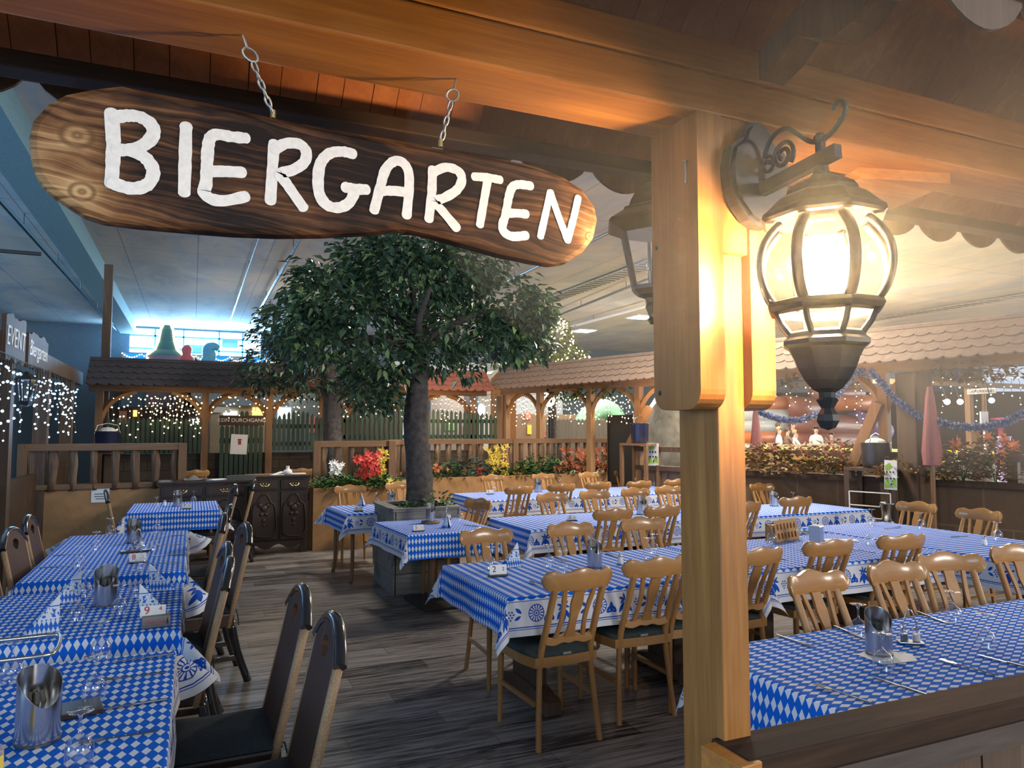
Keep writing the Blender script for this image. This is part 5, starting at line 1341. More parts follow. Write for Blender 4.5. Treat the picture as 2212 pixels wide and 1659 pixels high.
# ------------------------------------------------------------------ carved sideboards
def sideboard(x0, x1, y, h, lab, doors):
    w = x1 - x0; D = .46; t = empty('sideboard', ((x0 + x1) / 2, y + D / 2, 0), 0, lab, 'sideboard', 'dark carved sideboards')
    MB().box((0, 0, h - .015), (w + .06, D + .05, .03), bev=.008).build('top', M['walnut'], t)
    MB().box((0, .01, h / 2 + .05), (w, D - .03, h - .16)).build('carcass', M['walnut'], t)
    for sx in (-1, 1): MB().prism([(-.05, 0), (.05, 0), (.05, .05), (.03, .13), (-.03, .13), (-.05, .05)], 'y', -D / 2, -D / 2 + .10).xf(Matrix.Translation((sx * (w / 2 - .05), 0, 0))).build('foot', M['walnut'], t)
    ap = [(-w / 2 + .06, .13)] + [(-w / 2 + .06 + (w - .12) * i / 12, .09 + .035 * math.cos(i / 12 * 4 * PI)) for i in range(13)] + [(w / 2 - .06, .13)]
    MB().prism(ap + [(w / 2 - .06, .16), (-w / 2 + .06, .16)], 'y', -D / 2 + .0, -D / 2 + .03).build('apron', M['walnut'], t)
    n = doors; dw = w / n
    for i in range(n):
        cx = -w / 2 + dw * (i + .5)
        dr = MB().box((cx, -D / 2 + .005, h - .125), (dw - .04, .03, .13), bev=.008).build('drawer', M['walnut'], t)
        MB().box((cx, -D / 2 - .012, h - .125), (dw - .10, .01, .085), bev=.004).build('drawer_panel', M['walnut'], dr)
        hd = MB().tube(smooth_path([(cx - .055, -D / 2 - .02, h - .115), (cx - .045, -D / 2 - .045, h - .13), (cx - .015, -D / 2 - .05, h - .14), (cx, -D / 2 - .05, h - .128), (cx + .015, -D / 2 - .05, h - .14), (cx + .045, -D / 2 - .045, h - .13), (cx + .055, -D / 2 - .02, h - .115)], 3), .0065, 6)
        for s in (-1, 1): hd.ball((cx + s * .055, -D / 2 - .02, h - .115), .014, 8, 5).ball((cx + s * .02, -D / 2 - .03, h - .11), .011, 6, 4)
        hd.build('handle', M['brass'], dr, smooth=True)
        do = MB().box((cx, -D / 2 + .005, (h - .20 + .17) / 2), (dw - .04, .03, h - .39), bev=.008).build('door', M['walnut'], t)
        zc = (h - .2 + .17) / 2; hh = (h - .39) / 2
        MB().tube(smooth_path([(cx - dw * .36, -D / 2 - .016, zc - hh * .8), (cx - dw * .36, -D / 2 - .016, zc + hh * .35), (cx - dw * .22, -D / 2 - .016, zc + hh * .55), (cx - dw * .10, -D / 2 - .016, zc + hh * .85), (cx + dw * .10, -D / 2 - .016, zc + hh * .85), (cx + dw * .22, -D / 2 - .016, zc + hh * .55), (cx + dw * .36, -D / 2 - .016, zc + hh * .35), (cx + dw * .36, -D / 2 - .016, zc - hh * .8), (cx - dw * .36, -D / 2 - .016, zc - hh * .8)], 4), .012, 6).build('carved_moulding', M['walnut'], do, smooth=True)
        cv = MB()
        for (dx, dz, r) in ((0, .1, .05), (-.05, .14, .035), (.05, .14, .035), (-.03, .02, .03), (.03, .02, .03), (0, -.06, .028), (0, -.12, .02)): cv.ball((cx + dx, -D / 2 - .012, zc + dz), r, 10, 5, (1, .35, 1))
        cv.build('carved_flowers', M['walnut'], do, smooth=True)
    return t
sideboard(-.36, .66, 10.12, .985, 'dark carved sideboard on the left with a glossy top', 2)
sideboard(.70, 1.46, 10.22, 1.03, 'dark carved sideboard on the right beside the planter', 2)
def on_side(nm, m, loc, rz, lab, cat, mat, smooth=False):
    o = m.build(nm, mat, None, smooth=smooth); o.location = loc; o.rotation_euler = (0, 0, rz); return tag(o, lab, cat)
cr = MB(); q = random.Random(4)
for j in range(6):
    for i in range(8): cr.v.append(Vector((-.14 + .28 * i / 7, -.1 + .2 * j / 5, .006 + .02 * q.random() + .05 * math.exp(-((i - 3) ** 2 + (j - 3) ** 2) * .5))))
for j in range(5):
    for i in range(7): a = j * 8 + i; cr.f.append((a, a + 1, a + 9, a + 8))
on_side('napkin_cloth', cr, (.05, 10.30, .986), .1, 'crumpled grey cloth on the left sideboard', 'cloth', plain('grey_cloth', (.12, .12, .12), .8))
on_side('paper_sheet', MB().box((0, 0, .004), (.20, .22, .006)), (.33, 10.32, .986), .2, 'white paper on the left sideboard', 'paper', M['paper'])
drape = MB(); 
for j in range(5):
    for i in range(6):
        u = i / 5; v = j / 4; y = .18 - v * .34; z = .006 if y > -.02 else .006 - (-.02 - y) * 1.0
        drape.v.append(Vector((-.18 + .36 * u, max(y, -.028), z - .02 * abs(u - .5))))
for j in range(4):
    for i in range(5): a = j * 6 + i; drape.f.append((a, a + 6, a + 7, a + 1))
on_side('table_runner', drape, (.60, 10.14, 1.04), 0, 'dark cloth hanging over the front edge where the sideboards meet', 'cloth', plain('black_cloth', (.03, .03, .033), .8))
on_side('paper_sheet', MB().box((0, 0, .004), (.34, .20, .008)), (.95, 10.42, 1.031), 0, 'brown cardboard sheet on the right sideboard', 'paper', M['pine_dull'])
on_side('squat_bottle', MB().lathe([(0, 0), (.055, 0), (.062, .02), (.055, .055), (.026, .075), (.022, .11), (.026, .115), (0, .116)], 16), (1.20, 10.36, 1.031), 0, 'white squat bottle on the right sideboard', 'bottle', M['paper'], True)
on_side('paper_sheet', MB().box((0, 0, .004), (.16, .14, .006)).box((.02, .01, .02), (.14, .12, .006), (0, -.3, 0)), (1.05, 10.30, 1.031), .3, 'white loose papers beside the squat bottle', 'paper', M['paper'])
on_side('white_tray', MB().box((0, 0, .006), (.20, .14, .012), bev=.004), (1.34, 10.40, 1.031), 0, 'small white tray at the right end of the right sideboard', 'tray', M['paper'])
# two chairs standing beyond the sideboards
for (x, y, lab) in ((at_y(650, 990, 12.0).x, 12.0, 'beech chair beyond the right sideboard, only its back showing'), (at_y(420, 1010, 12.2).x, 12.2, 'shaded beech chair beyond the left sideboard')):
    c = copy_tree(beech, (x, y + .38, .22), 0.05, lab); c['group'] = 'beech chairs beyond the sideboards'; c.location.z = .10
pf = MB().box((.4, 12.4, .05), (3.2, 1.6, .10)).build('floor_step', M['floor']); struct(pf)
# ------------------------------------------------------------------ trees and plants
def leaf(m, c, d, n, L_, W_, fold=.25):
    """one pointed leaf: base at c, pointing along d, facing n"""
    d = d.normalized(); s = d.cross(n)
    if s.length < 1e-3: s = d.cross(Vector((1, 0, 0)))
    s.normalize(); n = s.cross(d)
    b = len(m.v)
    m.v += [c, c + d * L_ * .42 + s * W_ * .5 + n * W_ * fold, c + d * L_, c + d * L_ * .42 - s * W_ * .5 + n * W_ * fold, c + d * L_ * .45]
    m.f += [(b, b + 1, b + 4), (b + 1, b + 2, b + 4), (b, b + 4, b + 3), (b + 4, b + 2, b + 3)]
def crown(clumps, q, L_, W_):
    """clumps: (centre, (rx,ry,rz), count); leaves hang outward from twig tips"""
    m = MB()
    for (c, r, n) in clumps:
        c = Vector(c)
        k = 0
        while k < n:
            v = Vector((q.gauss(0, 1), q.gauss(0, 1), q.gauss(0, 1))).normalized()
            rad = q.uniform(.55, 1.0) ** .5
            tip = c + Vector((v.x * r[0], v.y * r[1], v.z * r[2])) * rad
            # a twig with a handful of leaves
            out = Vector((v.x, v.y, v.z * .4 - .35)).normalized()
            for j in range(6):
                d = (out + Vector((q.uniform(-.8, .8), q.uniform(-.8, .8), q.uniform(-.75, .35)))).normalized()
                nn = Vector((q.uniform(-.6, .6), q.uniform(-.6, .6), 1))
                l = L_ * q.uniform(.7, 1.2)
                leaf(m, tip + Vector((q.uniform(-1, 1), q.uniform(-1, 1), q.uniform(-1, 1))) * L_ * .9, d, nn, l, l * W_ / L_)
                k += 1
    return m
def tree(name, trunk, branches, clumps, mat, lab, seed, L_=.095, W_=.046, rbase=.14, rtop=.11):
    q = random.Random(seed); t = empty(name, trunk[0], 0, lab, 'tree'); T = Matrix.Translation(-Vector(trunk[0]))
    path = smooth_path([tuple(p) for p in trunk], 5); n = len(path)
    m = MB().tube(path, [rbase * (1.12 - .12 * min(1, i / 3)) + (rtop - rbase) * i / (n - 1) for i in range(n)], 14)
    for i, v in enumerate(m.v):
        a = math.sin(v.z * 9 + 3 * math.sin(i % 14 * .9)) * .010 + math.sin((i % 14) * 1.8 + v.z * 2) * .010; ctr = Vector(path[min(i // 14, n - 1)]); dd = v - ctr; dd.z = 0
        if dd.length > 1e-4: v += dd.normalized() * a
    m.xf(T).build('trunk', M['trunk'], t, smooth=True)
    for br in branches: MB().tube(smooth_path([tuple(p) for p in br], 4), [.055 - .035 * i / (4 * (len(br) - 1)) for i in range(4 * (len(br) - 1) + 1)], 7).xf(T).build('branch', M['trunk'], t, smooth=True)
    crown(clumps, q, L_, W_).xf(T).build('foliage', mat, t)
    return t
TY = 7.62
def tp(u, v, Y=TY): return tuple(at_y(u, v, Y))
tk = [tp(908, 1110), tp(905, 1010), tp(898, 930), tp(902, 850), tp(905, 790), tp(900, 730)]
cl = [(tp(900, 590), (.78, .75, .36), 1500), (tp(800, 560), (.42, .5, .20), 420), (tp(1010, 570), (.55, .6, .26), 620), (tp(900, 530), (.48, .5, .18), 520),
      (tp(715, 640), (.48, .5, .26), 620), (tp(690, 600), (.20, .3, .10), 110), (tp(660, 590), (.10, .2, .06), 50), (tp(770, 690), (.55, .6, .24), 620),
      (tp(1080, 650), (.52, .55, .28), 680), (tp(1130, 690), (.28, .4, .28), 360), (tp(1000, 720), (.55, .6, .20), 560), (tp(1090, 740), (.30, .4, .20), 280),
      (tp(830, 770), (.42, .5, .26), 480), (tp(800, 820), (.22, .3, .18), 190), (tp(930, 770), (.35, .4, .13), 260), (tp(1010, 790), (.14, .2, .10), 70), (tp(975, 660, 7.95), (.5, .2, .2), 160), (tp(640, 705), (.22, .3, .18), 200), (tp(690, 740), (.3, .4, .2), 260), (tp(1165, 670), (.12, .2, .16), 110), (tp(790, 850), (.20, .3, .14), 120), (tp(840, 855), (.16, .2, .12), 90), (tp(1140, 745), (.2, .3, .16), 130), (tp(1165, 715), (.12, .2, .2), 90)]
brs = [[tp(900, 740), tp(870, 690), tp(800, 650), tp(740, 640)], [tp(902, 740), tp(895, 680), tp(890, 620), tp(880, 560)], [tp(903, 740), tp(920, 680), tp(935, 640), tp(960, 590)], [tp(903, 745), tp(960, 710), tp(1040, 680), tp(1120, 670)], [tp(900, 750), tp(850, 740), tp(800, 730), tp(740, 740)], [tp(903, 735, 7.5), tp(905, 690, 7.2), tp(930, 620, 7.0)]]
tree('artificial_tree', tk, brs, cl, M['leaf'], 'large artificial ficus tree growing from the wooden tree box', 21, .125, .060, .138, .098)
TY2 = 12.0
def tq2(u, v): return tuple(at_y(u, v, TY2))
cl2 = [(tq2(640, 720), (.75, .7, .35), 700), (tq2(600, 790), (.6, .6, .3), 520), (tq2(700, 760), (.8, .7, .4), 760), (tq2(680, 680), (.6, .6, .35), 420), (tq2(760, 790), (.6, .6, .3), 480), (tq2(560, 820), (.3, .4, .16), 160), (tq2(820, 840), (.45, .5, .25), 300), (tq2(660, 830), (.5, .5, .18), 300), (tq2(610, 690), (.35, .4, .25), 180)]
tree('artificial_tree', [(2.10, TY2, 0.0), (2.10, TY2, 1.0), tq2(716, 900), tq2(716, 830), tq2(712, 770)], [[tq2(712, 790), tq2(660, 760), tq2(610, 760)], [tq2(714, 790), tq2(760, 760), tq2(800, 770)]], cl2, M['leaf_dark'], 'darker artificial ficus tree behind the bark railing, left of the main tree', 22, .12, .055, .150, .13)
TY3 = 15.5
def tr3(u, v): return tuple(at_y(u, v, TY3))
cl3 = [(tr3(1200, 735), (.40, .5, .55), 420), (tr3(1195, 775), (.85, .7, .42), 800), (tr3(1130, 795), (.6, .6, .25), 380), (tr3(1240, 790), (.5, .5, .3), 320), (tr3(1205, 710), (.2, .3, .25), 120)]
t3 = tree('twinkling_tree', [(tr3(1195, 800)[0], TY3, 0), (tr3(1195, 800)[0], TY3, 1.4), tr3(1195, 790)], [[tr3(1195, 800), tr3(1180, 760), tr3(1200, 720)]], cl3, leaf_mat('leaf_olive', [(0, (.10, .13, .055)), (.7, (.19, .23, .10)), (1, (.36, .38, .18))]), 'twinkling tree with fairy lights behind the brown shingled roof', 23, .12, .06, .10, .06)
q = random.Random(9); b = MB()
for i in range(230):
    c, r, n = q.choice(cl3); v = Vector((q.gauss(0, 1), q.gauss(0, 1) - .6, q.gauss(0, 1))).normalized(); b.ball(Vector(c) + Vector((v.x * r[0], v.y * r[1], v.z * r[2])) * 1.02 - Vector((tr3(1195, 800)[0], TY3, 0)), .018, 6, 4)
o = b.build('fairy_lights', M['led_warm'], t3, smooth=True); o['kind'] = 'stuff'
# tree box
tb = empty('tree_box', (2.20, 7.58, 0), 0, 'grey weathered wooden tree box under the large ficus', 'planter'); hw, hd, hh = .335, .40, .84
for i in range(4):
    z0 = i * .205; zz = z0 + .1
    for s in (-1, 1):
        MB().box((0, s * hd, zz), (2 * hw, .03, .200), bev=.003).build('side_board', M['planter_wood'], tb)
        MB().box((s * hw, 0, zz), (.03, 2 * hd + .03, .200), bev=.003).build('side_board', M['planter_wood'], tb)
fr = MB()
for s in (-1, 1): fr.box((0, s * (hd - .02), .835), (2 * hw + .05, .12, .03)).box((s * (hw - .02), 0, .8351), (.12, 2 * hd - .15, .03))
fr.build('top_frame', M['planter_wood'], tb); MB().box((0, 0, .72), (2 * hw - .04, 2 * hd - .04, .04)).build('soil', bpy.data.materials['soil'], tb)

def plant(kind, loc, w, h, q, lab, flowers=None, nl=90, Ls=.085, group=None, mats=('leaf_shrub',)):
    t = empty(kind, loc, 0, lab, 'plant', group); m = MB(); st = MB()
    for i in range(int(nl * 1.5)):
        a = q.uniform(0, 2 * PI); rr_ = math.sqrt(q.random()); z = h * q.uniform(.05, 1.12) * (1 - .5 * rr_ * rr_); p = Vector((w * rr_ * math.cos(a), w * .55 * rr_ * math.sin(a), z))
        leaf(m, p, Vector((math.cos(a), math.sin(a) - .3, q.uniform(-.4, .7))), Vector((q.uniform(-.5, .5), q.uniform(-1, .2), 1)), Ls * q.uniform(.7, 1.3), Ls * .5)
    for i in range(6):
        a = q.uniform(0, 2 * PI); st.tube([(0, 0, -.02), (w * .4 * math.cos(a), w * .25 * math.sin(a), h * .6)], .005, 5)
    m.build('foliage', M[mats[0]], t); st.build('stems', M['leaf_shrub'], t)
    for f in (flowers or []):
        mat, n, fw, zlo, zhi, fl, pet, dx = f; fm = MB()
        for i in range(n):
            a = q.uniform(0, 2 * PI); rr_ = math.sqrt(q.random()) * fw; c = Vector((dx + rr_ * math.cos(a), rr_ * .5 * math.sin(a) - .06, q.uniform(zlo, zhi)))
            ax = Vector((q.uniform(-.6, .6), -1, q.uniform(0, .9))).normalized(); u = ax.cross(Vector((0, 0, 1))).normalized(); v = u.cross(ax); ph = q.uniform(0, 1)
            for k in range(pet):
                b_ = ph + 2 * PI * k / pet; leaf(fm, c, u * math.cos(b_) + v * math.sin(b_) + ax * .35, ax, fl * q.uniform(.8, 1.1), fl * .45, .1)
        fm.build('flowers', M[mat], t)
    return t
q = random.Random(31)
GP = 'artificial flowers in the long planter'
def pp_(u, v, Y): p = at_y(u, v, Y); return (p.x, Y, .79)
plant('hydrangea', pp_(722, 1030, 10.50), .22, .22, q, 'white hydrangea blooms at the left end of the planter', [('petal_white', 26, .10, .24, .40, .055, 5, .02)], 80, .10, GP)
plant('red_lily_bush', pp_(795, 1030, 10.52), .26, .30, q, 'bright red lilies in the planter left of the trunk', [('petal_red', 34, .20, .14, .50, .085, 6, 0)], 90, .10, GP)
plant('yellow_leaf_spray', pp_(818, 1010, 10.60), .12, .2, q, 'yellow leaf spray beside the red lilies', [('petal_yellow', 30, .10, .05, .56, .07, 4, 0)], 20, .06, GP)
plant('green_shrub', pp_(745, 1035, 10.40), .34, .18, q, 'low dark green shrub under the hydrangea and lilies', None, 150, .10, GP)
plant('green_shrub', pp_(690, 1045, 10.34), .14, .18, q, 'small dark shrub spilling over the planter corner by the sideboard', None, 60, .06, GP)
plant('green_shrub', pp_(830, 1035, 10.42), .24, .16, q, 'green shrub in the planter just left of the tree trunk', [('petal_yellow', 6, .1, .05, .15, .06, 4, .1)], 100, .10, GP)
plant('green_shrub', pp_(950, 1010, 11.85), .38, .32, q, 'green shrub in the planter just right of the tree trunk', [('petal_orange', 8, .25, .1, .25, .06, 5, 0)], 130, .10, GP)
plant('green_shrub', pp_(1008, 1000, 11.9), .38, .36, q, 'dark green shrub behind the first back chair', None, 160, .10, GP, ('leaf_dark',))
plant('yellow_leaf_spray', pp_(1070, 990, 11.9), .20, .3, q, 'tall yellow leaf spray in the middle of the planter', [('petal_yellow', 46, .22, .08, .56, .075, 4, 0), ('petal_red', 6, .15, .05, .2, .05, 5, -.25)], 40, .10, GP)
plant('green_shrub', pp_(1120, 1010, 11.95), .40, .25, q, 'leafy green shrub right of the yellow spray', [('petal_yellow', 8, .3, .0, .2, .06, 4, .1)], 150, .10, GP)
plant('green_shrub', pp_(1170, 1000, 11.95), .40, .38, q, 'taller green shrub left of the orange flowers', None, 190, .10, GP)
plant('orange_flower_bush', pp_(1232, 1000, 12.0), .36, .34, q, 'orange red flower bush, left one of two at the planter\'s right', [('petal_orange', 44, .34, .06, .48, .08, 5, 0)], 90, .10, GP, ('leaf_brown',))
plant('orange_flower_bush', pp_(1292, 1000, 12.0), .36, .34, q, 'orange red flower bush, right one of two at the planter\'s right end', [('petal_orange', 40, .34, .06, .50, .08, 5, 0)], 90, .10, GP, ('leaf_brown',))
plant('fern', (2.03, 7.30, .76), .10, .15, q, 'small green fern left of the trunk in the tree box', None, 60, .06, 'ferns in the tree box')
plant('fern', (2.38, 7.34, .76), .14, .22, q, 'small green fern right of the trunk in the tree box', None, 70, .065, 'ferns in the tree box')
# vines and dry flowers on the right hand rail
for i, (u, v, w, hgt, fl, lab) in enumerate(((1660, 985, .55, .36, ('petal_orange', 6, .2, .2, .35, .06, 5, 0), 'dry vine on the right rail just beside the pine post'), (1740, 985, .65, .36, ('petal_orange', 10, .3, .2, .36, .06, 5, 0), 'dry brown vine along the right rail, second from the pine post'), (1800, 990, .55, .40, ('petal_orange', 12, .2, .2, .4, .06, 5, 0), 'dry vine left of the right corner post'), (1985, 1040, .55, .28, ('petal_orange', 5, .2, .1, .3, .05, 5, 0), 'dry vine right of the right corner post'), (2080, 1010, .28, .42, ('petal_orange', 14, .22, .1, .48, .075, 6, 0), 'orange star lilies on the far right rail, left bush'), (2150, 1010, .25, .48, ('petal_orange', 16, .2, .1, .52, .075, 6, 0), 'orange star lilies on the far right rail, right bush'))):
    p = onR(u, v, .40); plant('dry_vine' if i < 4 else 'star_lily_bush', (p.x, p.y, 1.06), w, hgt, q, lab, [fl], 230, .10, 'plants on the right rail', ('leaf_brown',))
for i, (ua, ub, lab) in enumerate(((1690, 1860, 'leafy garland under the brown roof between the pine post and corner post'), (2010, 2212, 'leafy garland under the brown roof at the far right'), (1180, 1370, 'leafy garland under the brown roof behind the planter'))):
    a_, b_ = onR(ua, 850, .45), onR(ub, 850, .45); t = empty('leaf_garland', (a_.x, a_.y, 2.36), 0, lab, 'garland', 'leaf garlands under the roof'); m = MB(); d = b_ - a_
    for k in range(260):
        p = Vector((d.x, d.y, 0)) * q.random() + Vector((q.uniform(-.08, .08), q.uniform(-.08, .08), q.uniform(-.16, .08))); leaf(m, p, Vector((q.uniform(-1, 1), q.uniform(-1, 1), q.uniform(-1, .3))), Vector((0, 0, 1)), .10, .05)
    m.build('leaves', M['leaf_brown'] if i < 2 else M['leaf_shrub'], t)

# ------------------------------------------------------------------ blue crepe garland
def crepe(pts, lab, sd):
    q = random.Random(sd); P = smooth_path([tuple(p) for p in pts], 14); o0 = Vector(P[0]); t = empty('crepe_garland', o0, 0, lab, 'garland', 'blue crepe garlands'); m = MB()
    for i, p in enumerate(P):
        p = Vector(p) - o0; a = Vector(P[min(i + 1, len(P) - 1)]) - Vector(P[max(i - 1, 0)]); a.normalize(); u = a.cross(Vector((0, 0, 1))).normalized(); w = u.cross(a)
        for k in range(12):
            th = q.uniform(0, 2 * PI); dr = (u * math.cos(th) + w * math.sin(th)); leaf(m, p + a * q.uniform(-.012, .012), dr + a * q.uniform(-.4, .4), a, .052 * q.uniform(.8, 1.15), .045, .3)
    m.build('ruffles', M['crepe'], t); MB().tube([Vector(p) - o0 for p in P[::4]] + [Vector(P[-1]) - o0], .006, 5).build('string', M['wire'], t)
crepe([onR(u, v, .05) for u, v in ((1640, 890), (1680, 904), (1715, 908), (1745, 903), (1775, 890), (1800, 868), (1830, 825), (1862, 798))], 'blue and white crepe garland sagging just right of the pine post', 1)
crepe([onR(u, v, .05) for u, v in ((1880, 800), (1905, 828), (1935, 862), (1975, 892), (2020, 910), (2070, 921), (2120, 923), (2165, 914), (2200, 898), (2240, 872))], 'blue and white crepe garland sagging across the right edge', 2)

# ------------------------------------------------------------------ enamel buckets, posters, racks
def bucket(loc, r, h, mat, lab, cloth_=True):
    t = empty('enamel_bucket', loc, .3, lab, 'bucket', 'enamel cutlery buckets')
    MB().lathe([(0, 0), (r * .86, 0), (r * .90, .01), (r, h * .97), (r * 1.04, h), (r * .98, h), (r * .95, h * .95), (r * .85, .03), (0, .03)], 22).build('bucket_body', mat, t, smooth=True)
    MB().tube([(r * 1.02, 0, h * .9), (r * .8, .0, h + r * .5), (0, 0, h + r * .7), (-r * .8, 0, h + r * .5), (-r * 1.02, 0, h * .9)], .005, 6).build('bail', M['steel'], t)
    if cloth_: MB().ball((0, 0, h * .95), r * .75, 10, 6, (1, 1, .6)).build('white_cloth', M['paper'], t)
p = onR(1382, 957, .25); bucket((p.x, p.y, p.z), .15, .32, M['enamel'], 'dark blue enamel bucket on the shelf right of the planter', False)
shelf1 = empty('service_shelf', (p.x, p.y, 0), aR, 'narrow wooden service shelf right of the planter with bottles', 'shelf')
MB().box((0, 0, p.z - .02), (.55, .36, .035)).build('top', M['pine_dull_x'], shelf1)
for sx in (-.25, .25):
    for sy in (-.15, .15): MB().box((sx, sy, (p.z - .04) / 2), (.05, .05, p.z - .04)).build('leg', M['pine_dull'], shelf1)
MB().box((0, 0, .62), (.52, .34, .03)).build('shelf_board', M['pine_dull_x'], shelf1)
for i, (dx, c) in enumerate(((-.12, 'dark bottle'), (.04, 'clear bottle'))):
    b_ = MB().lathe([(0, 0), (.035, 0), (.036, .13), (.014, .19), (.013, .25), (0, .25)], 12).build('bottle', M['steel'] if i else M['glass'], None, smooth=True); b_.location = (p.x + dx, p.y - .06, .636); tag(b_, ('steel' if i else 'clear') + ' bottle on the service shelf right of the planter', 'bottle', 'bottles on the service shelf')
p = onR(1893, 1010, .18); bucket((p.x, p.y, p.z), .165, .30, M['enamel_black'], 'black enamel bucket on the shelf at the right corner post')
shelf2 = empty('corner_shelf', (p.x, p.y, 0), aR, 'dark wooden service stand at the right corner post', 'shelf')
MB().box((0, 0, p.z - .02), (.60, .40, .035)).build('top', M['dark_post'], shelf2)
for sx in (-.27, .27):
    for sy in (-.17, .17): MB().box((sx, sy, (p.z - .04) / 2), (.06, .06, p.z - .04)).build('leg', M['dark_post'], shelf2)
MB().box((0, 0, .55), (.56, .36, .03)).build('shelf_board', M['dark_post'], shelf2)
fm = MB()
for (a, c) in (((-.24, .60), (.24, .60)), ((.24, .60), (.24, .90)), ((.24, .90), (-.24, .90)), ((-.24, .90), (-.24, .60)), ((-.24, .74), (.24, .74))): fm.bar((a[0], -.20, a[1]), (c[0], -.20, c[1]), .012, .012)
fm.build('white_frame', M['paper'], shelf2)
ib = MB().lathe([(0, 0), (.075, 0), (.095, .19), (.105, .20), (.10, .205), (.09, .19), (.07, .02), (0, .02)], 20).build('ice_bucket', M['steel'], None, smooth=True); pb = onR(1920, 1120, .02); ib.location = (pb.x, pb.y, .585)
ibs = empty('ice_bucket_stand', (pb.x, pb.y, 0), 0, 'steel stand under the ice bucket at the right corner', 'stand'); MB().lathe([(0, 0), (.14, 0), (.14, .015), (.015, .02), (.012, .56), (.09, .57), (.09, .584), (0, .584)], 18).build('stand_body', M['steel'], ibs, angle=.6)
tag(ib, 'steel ice bucket at the foot of the right corner post', 'bucket')
bucket((-1.50, 6.2, 1.24), .11, .26, M['enamel'], 'blue enamel bucket at the far left picture edge')
MB().box((-1.50, 6.2, 1.22), (.30, .30, .04)).build('bucket_ledge', M['dark_post'], None); 
tag(bpy.data.objects['bucket_ledge'], 'dark ledge under the blue bucket at the far left', 'shelf'); MB().box((-1.50, 6.2, .6), (.08, .08, 1.2)).build('leg', M['dark_post'], bpy.data.objects['bucket_ledge'])
pq = at_y(232, 955, 13.0); bucket((pq.x, 13.0, pq.z - .15), .18, .32, M['enamel'], 'dark blue bucket with white cloth on the back left fence')
MB().box((pq.x, 13.05, pq.z - .17), (.42, .34, .03)).box((pq.x, 13.2, (pq.z - .18) / 2), (.10, .10, pq.z - .18)).build('bucket_stand', M['dark_post']); tag(bpy.data.objects['bucket_stand'], 'post shelf under the bucket at the back left', 'stand')
def poster(u, v, w, h, off, lab):
    p = onR(u, v, off); t = empty('poster', p, aR, lab, 'poster', 'green and white menu posters')
    MB().box((0, 0, 0), (w, .006, h), (0, .03, 0)).build('sheet', M['paper'], t)
    g = MB(); g.prism([(-w * .42, h * .32), (-w * .05, h * .42), (w * .15, h * .30), (-w * .1, h * .18), (-w * .40, h * .16)], 'y', -.006, -.003).prism([(-w * .45, -h * .10), (-w * .2, -h * .1), (-w * .1, -h * .35), (w * .3, -h * .42), (-w * .45, -h * .45)], 'y', -.006, -.003).prism([(w * .05, -h * .2), (w * .45, -h * .10), (w * .45, -h * .44), (w * .1, -h * .3)], 'y', -.006, -.003); g.build('green_shapes', M['ink_green'], t)
    g = MB()
    for (x, z) in ((-.28, .1), (-.02, .1), (.24, .1), (-.25, -.12), (.02, -.12), (.27, -.12), (.05, -.32)): g.box((x * w, -.008, z * h), (w * .11, .003, w * .13))
    g.build('pictograms', M['ink_black'], t)
poster(1411, 981, .21, .34, .33, 'green and white poster on the post just left of the pine post'); poster(1924, 1026, .140, .335, -.08, 'green and white pictogram poster on the right corner post')
p = onR(1341, 940, .9); bbd = empty('blackboard', (p.x, p.y, 0), aR + .2, 'tall blank blackboard standing behind the planter\'s right end', 'blackboard'); MB().box((0, 0, 1.30), (.48, .04, 1.20)).build('slate', M['board_black'], bbd); MB().box((0, .02, .35), (.40, .03, .7)).build('easel', M['dark_post'], bbd)
for sx in (-.25, .25): MB().box((sx, 0, 1.3), (.025, .05, 1.22)).build('frame_side', M['iron'], bbd)
# ------------------------------------------------------------------ the hall beyond the garden
def bg(u, v, Y): return at_y(u, v, Y)
YT = 24.5
def solid(name, c, d, mat, lab, cat, bev=0, rot=None, group=None):
    o = MB().box((0, 0, 0), d, rot, bev).build(name, mat); o.location = c; return tag(o, lab, cat, group)
teal = plain('teal_roof', (.012, .085, .095), .7); brickp = plain('tower_wall', (.22, .16, .20), .8)
bluel = emit('blue_lit', (.02, .30, .95), 1.1)
def scale_at(u, Y): return (bg(u + 50, 900, Y) - bg(u - 50, 900, Y)).length / 100
s = scale_at(365, YT); c0 = bg(357, 800, YT); zb = c0.z
tw = empty('pagoda_tower', (c0.x, YT, 0), 0, 'teal roofed toy tower with light chains before the bright window', 'tower')
zr = bg(357, 768, YT).z; zt = bg(357, 700, YT).z
MB().box((0, .6, zr / 2), (78 * s, 1.2, zr)).build('tower_wall', brickp, tw)
prof = [(40 * s, zr), (35 * s, zr + .08), (24 * s, zr + .22), (17 * s, zr + .5), (13 * s, zt - .1), (9 * s, zt + .04), (0, zt + .05)]
MB().lathe([(r * 1.414, z) for r, z in prof], 4, (0, .6, 0), ph=PI / 4).build('curved_roof', teal, tw)
bl = MB()
for sx in (-1, 1):
    for i in range(26):
        k = i / 25 * (len(prof) - 2); j = int(min(k, len(prof) - 3)); f = k - j; r = prof[j][0] + (prof[j + 1][0] - prof[j][0]) * f; z = prof[j][1] + (prof[j + 1][1] - prof[j][1]) * f; bl.ball((sx * r, .6 - r - .03, z), .035, 6, 4)
    for i in range(9): bl.ball((sx * 39 * s, -.03, zr - .9 + i * .1), .035, 6, 4)
b_ = bl.build('light_chain', M['led_warm'], tw); b_['kind'] = 'stuff'
for dx in (-13, 13): MB().box((dx * s, -.01, zr - .42), (11 * s, .04, .42), bev=.01).build('window', plain('pane_dark%d' % dx, (.10, .08, .12), .5), tw)
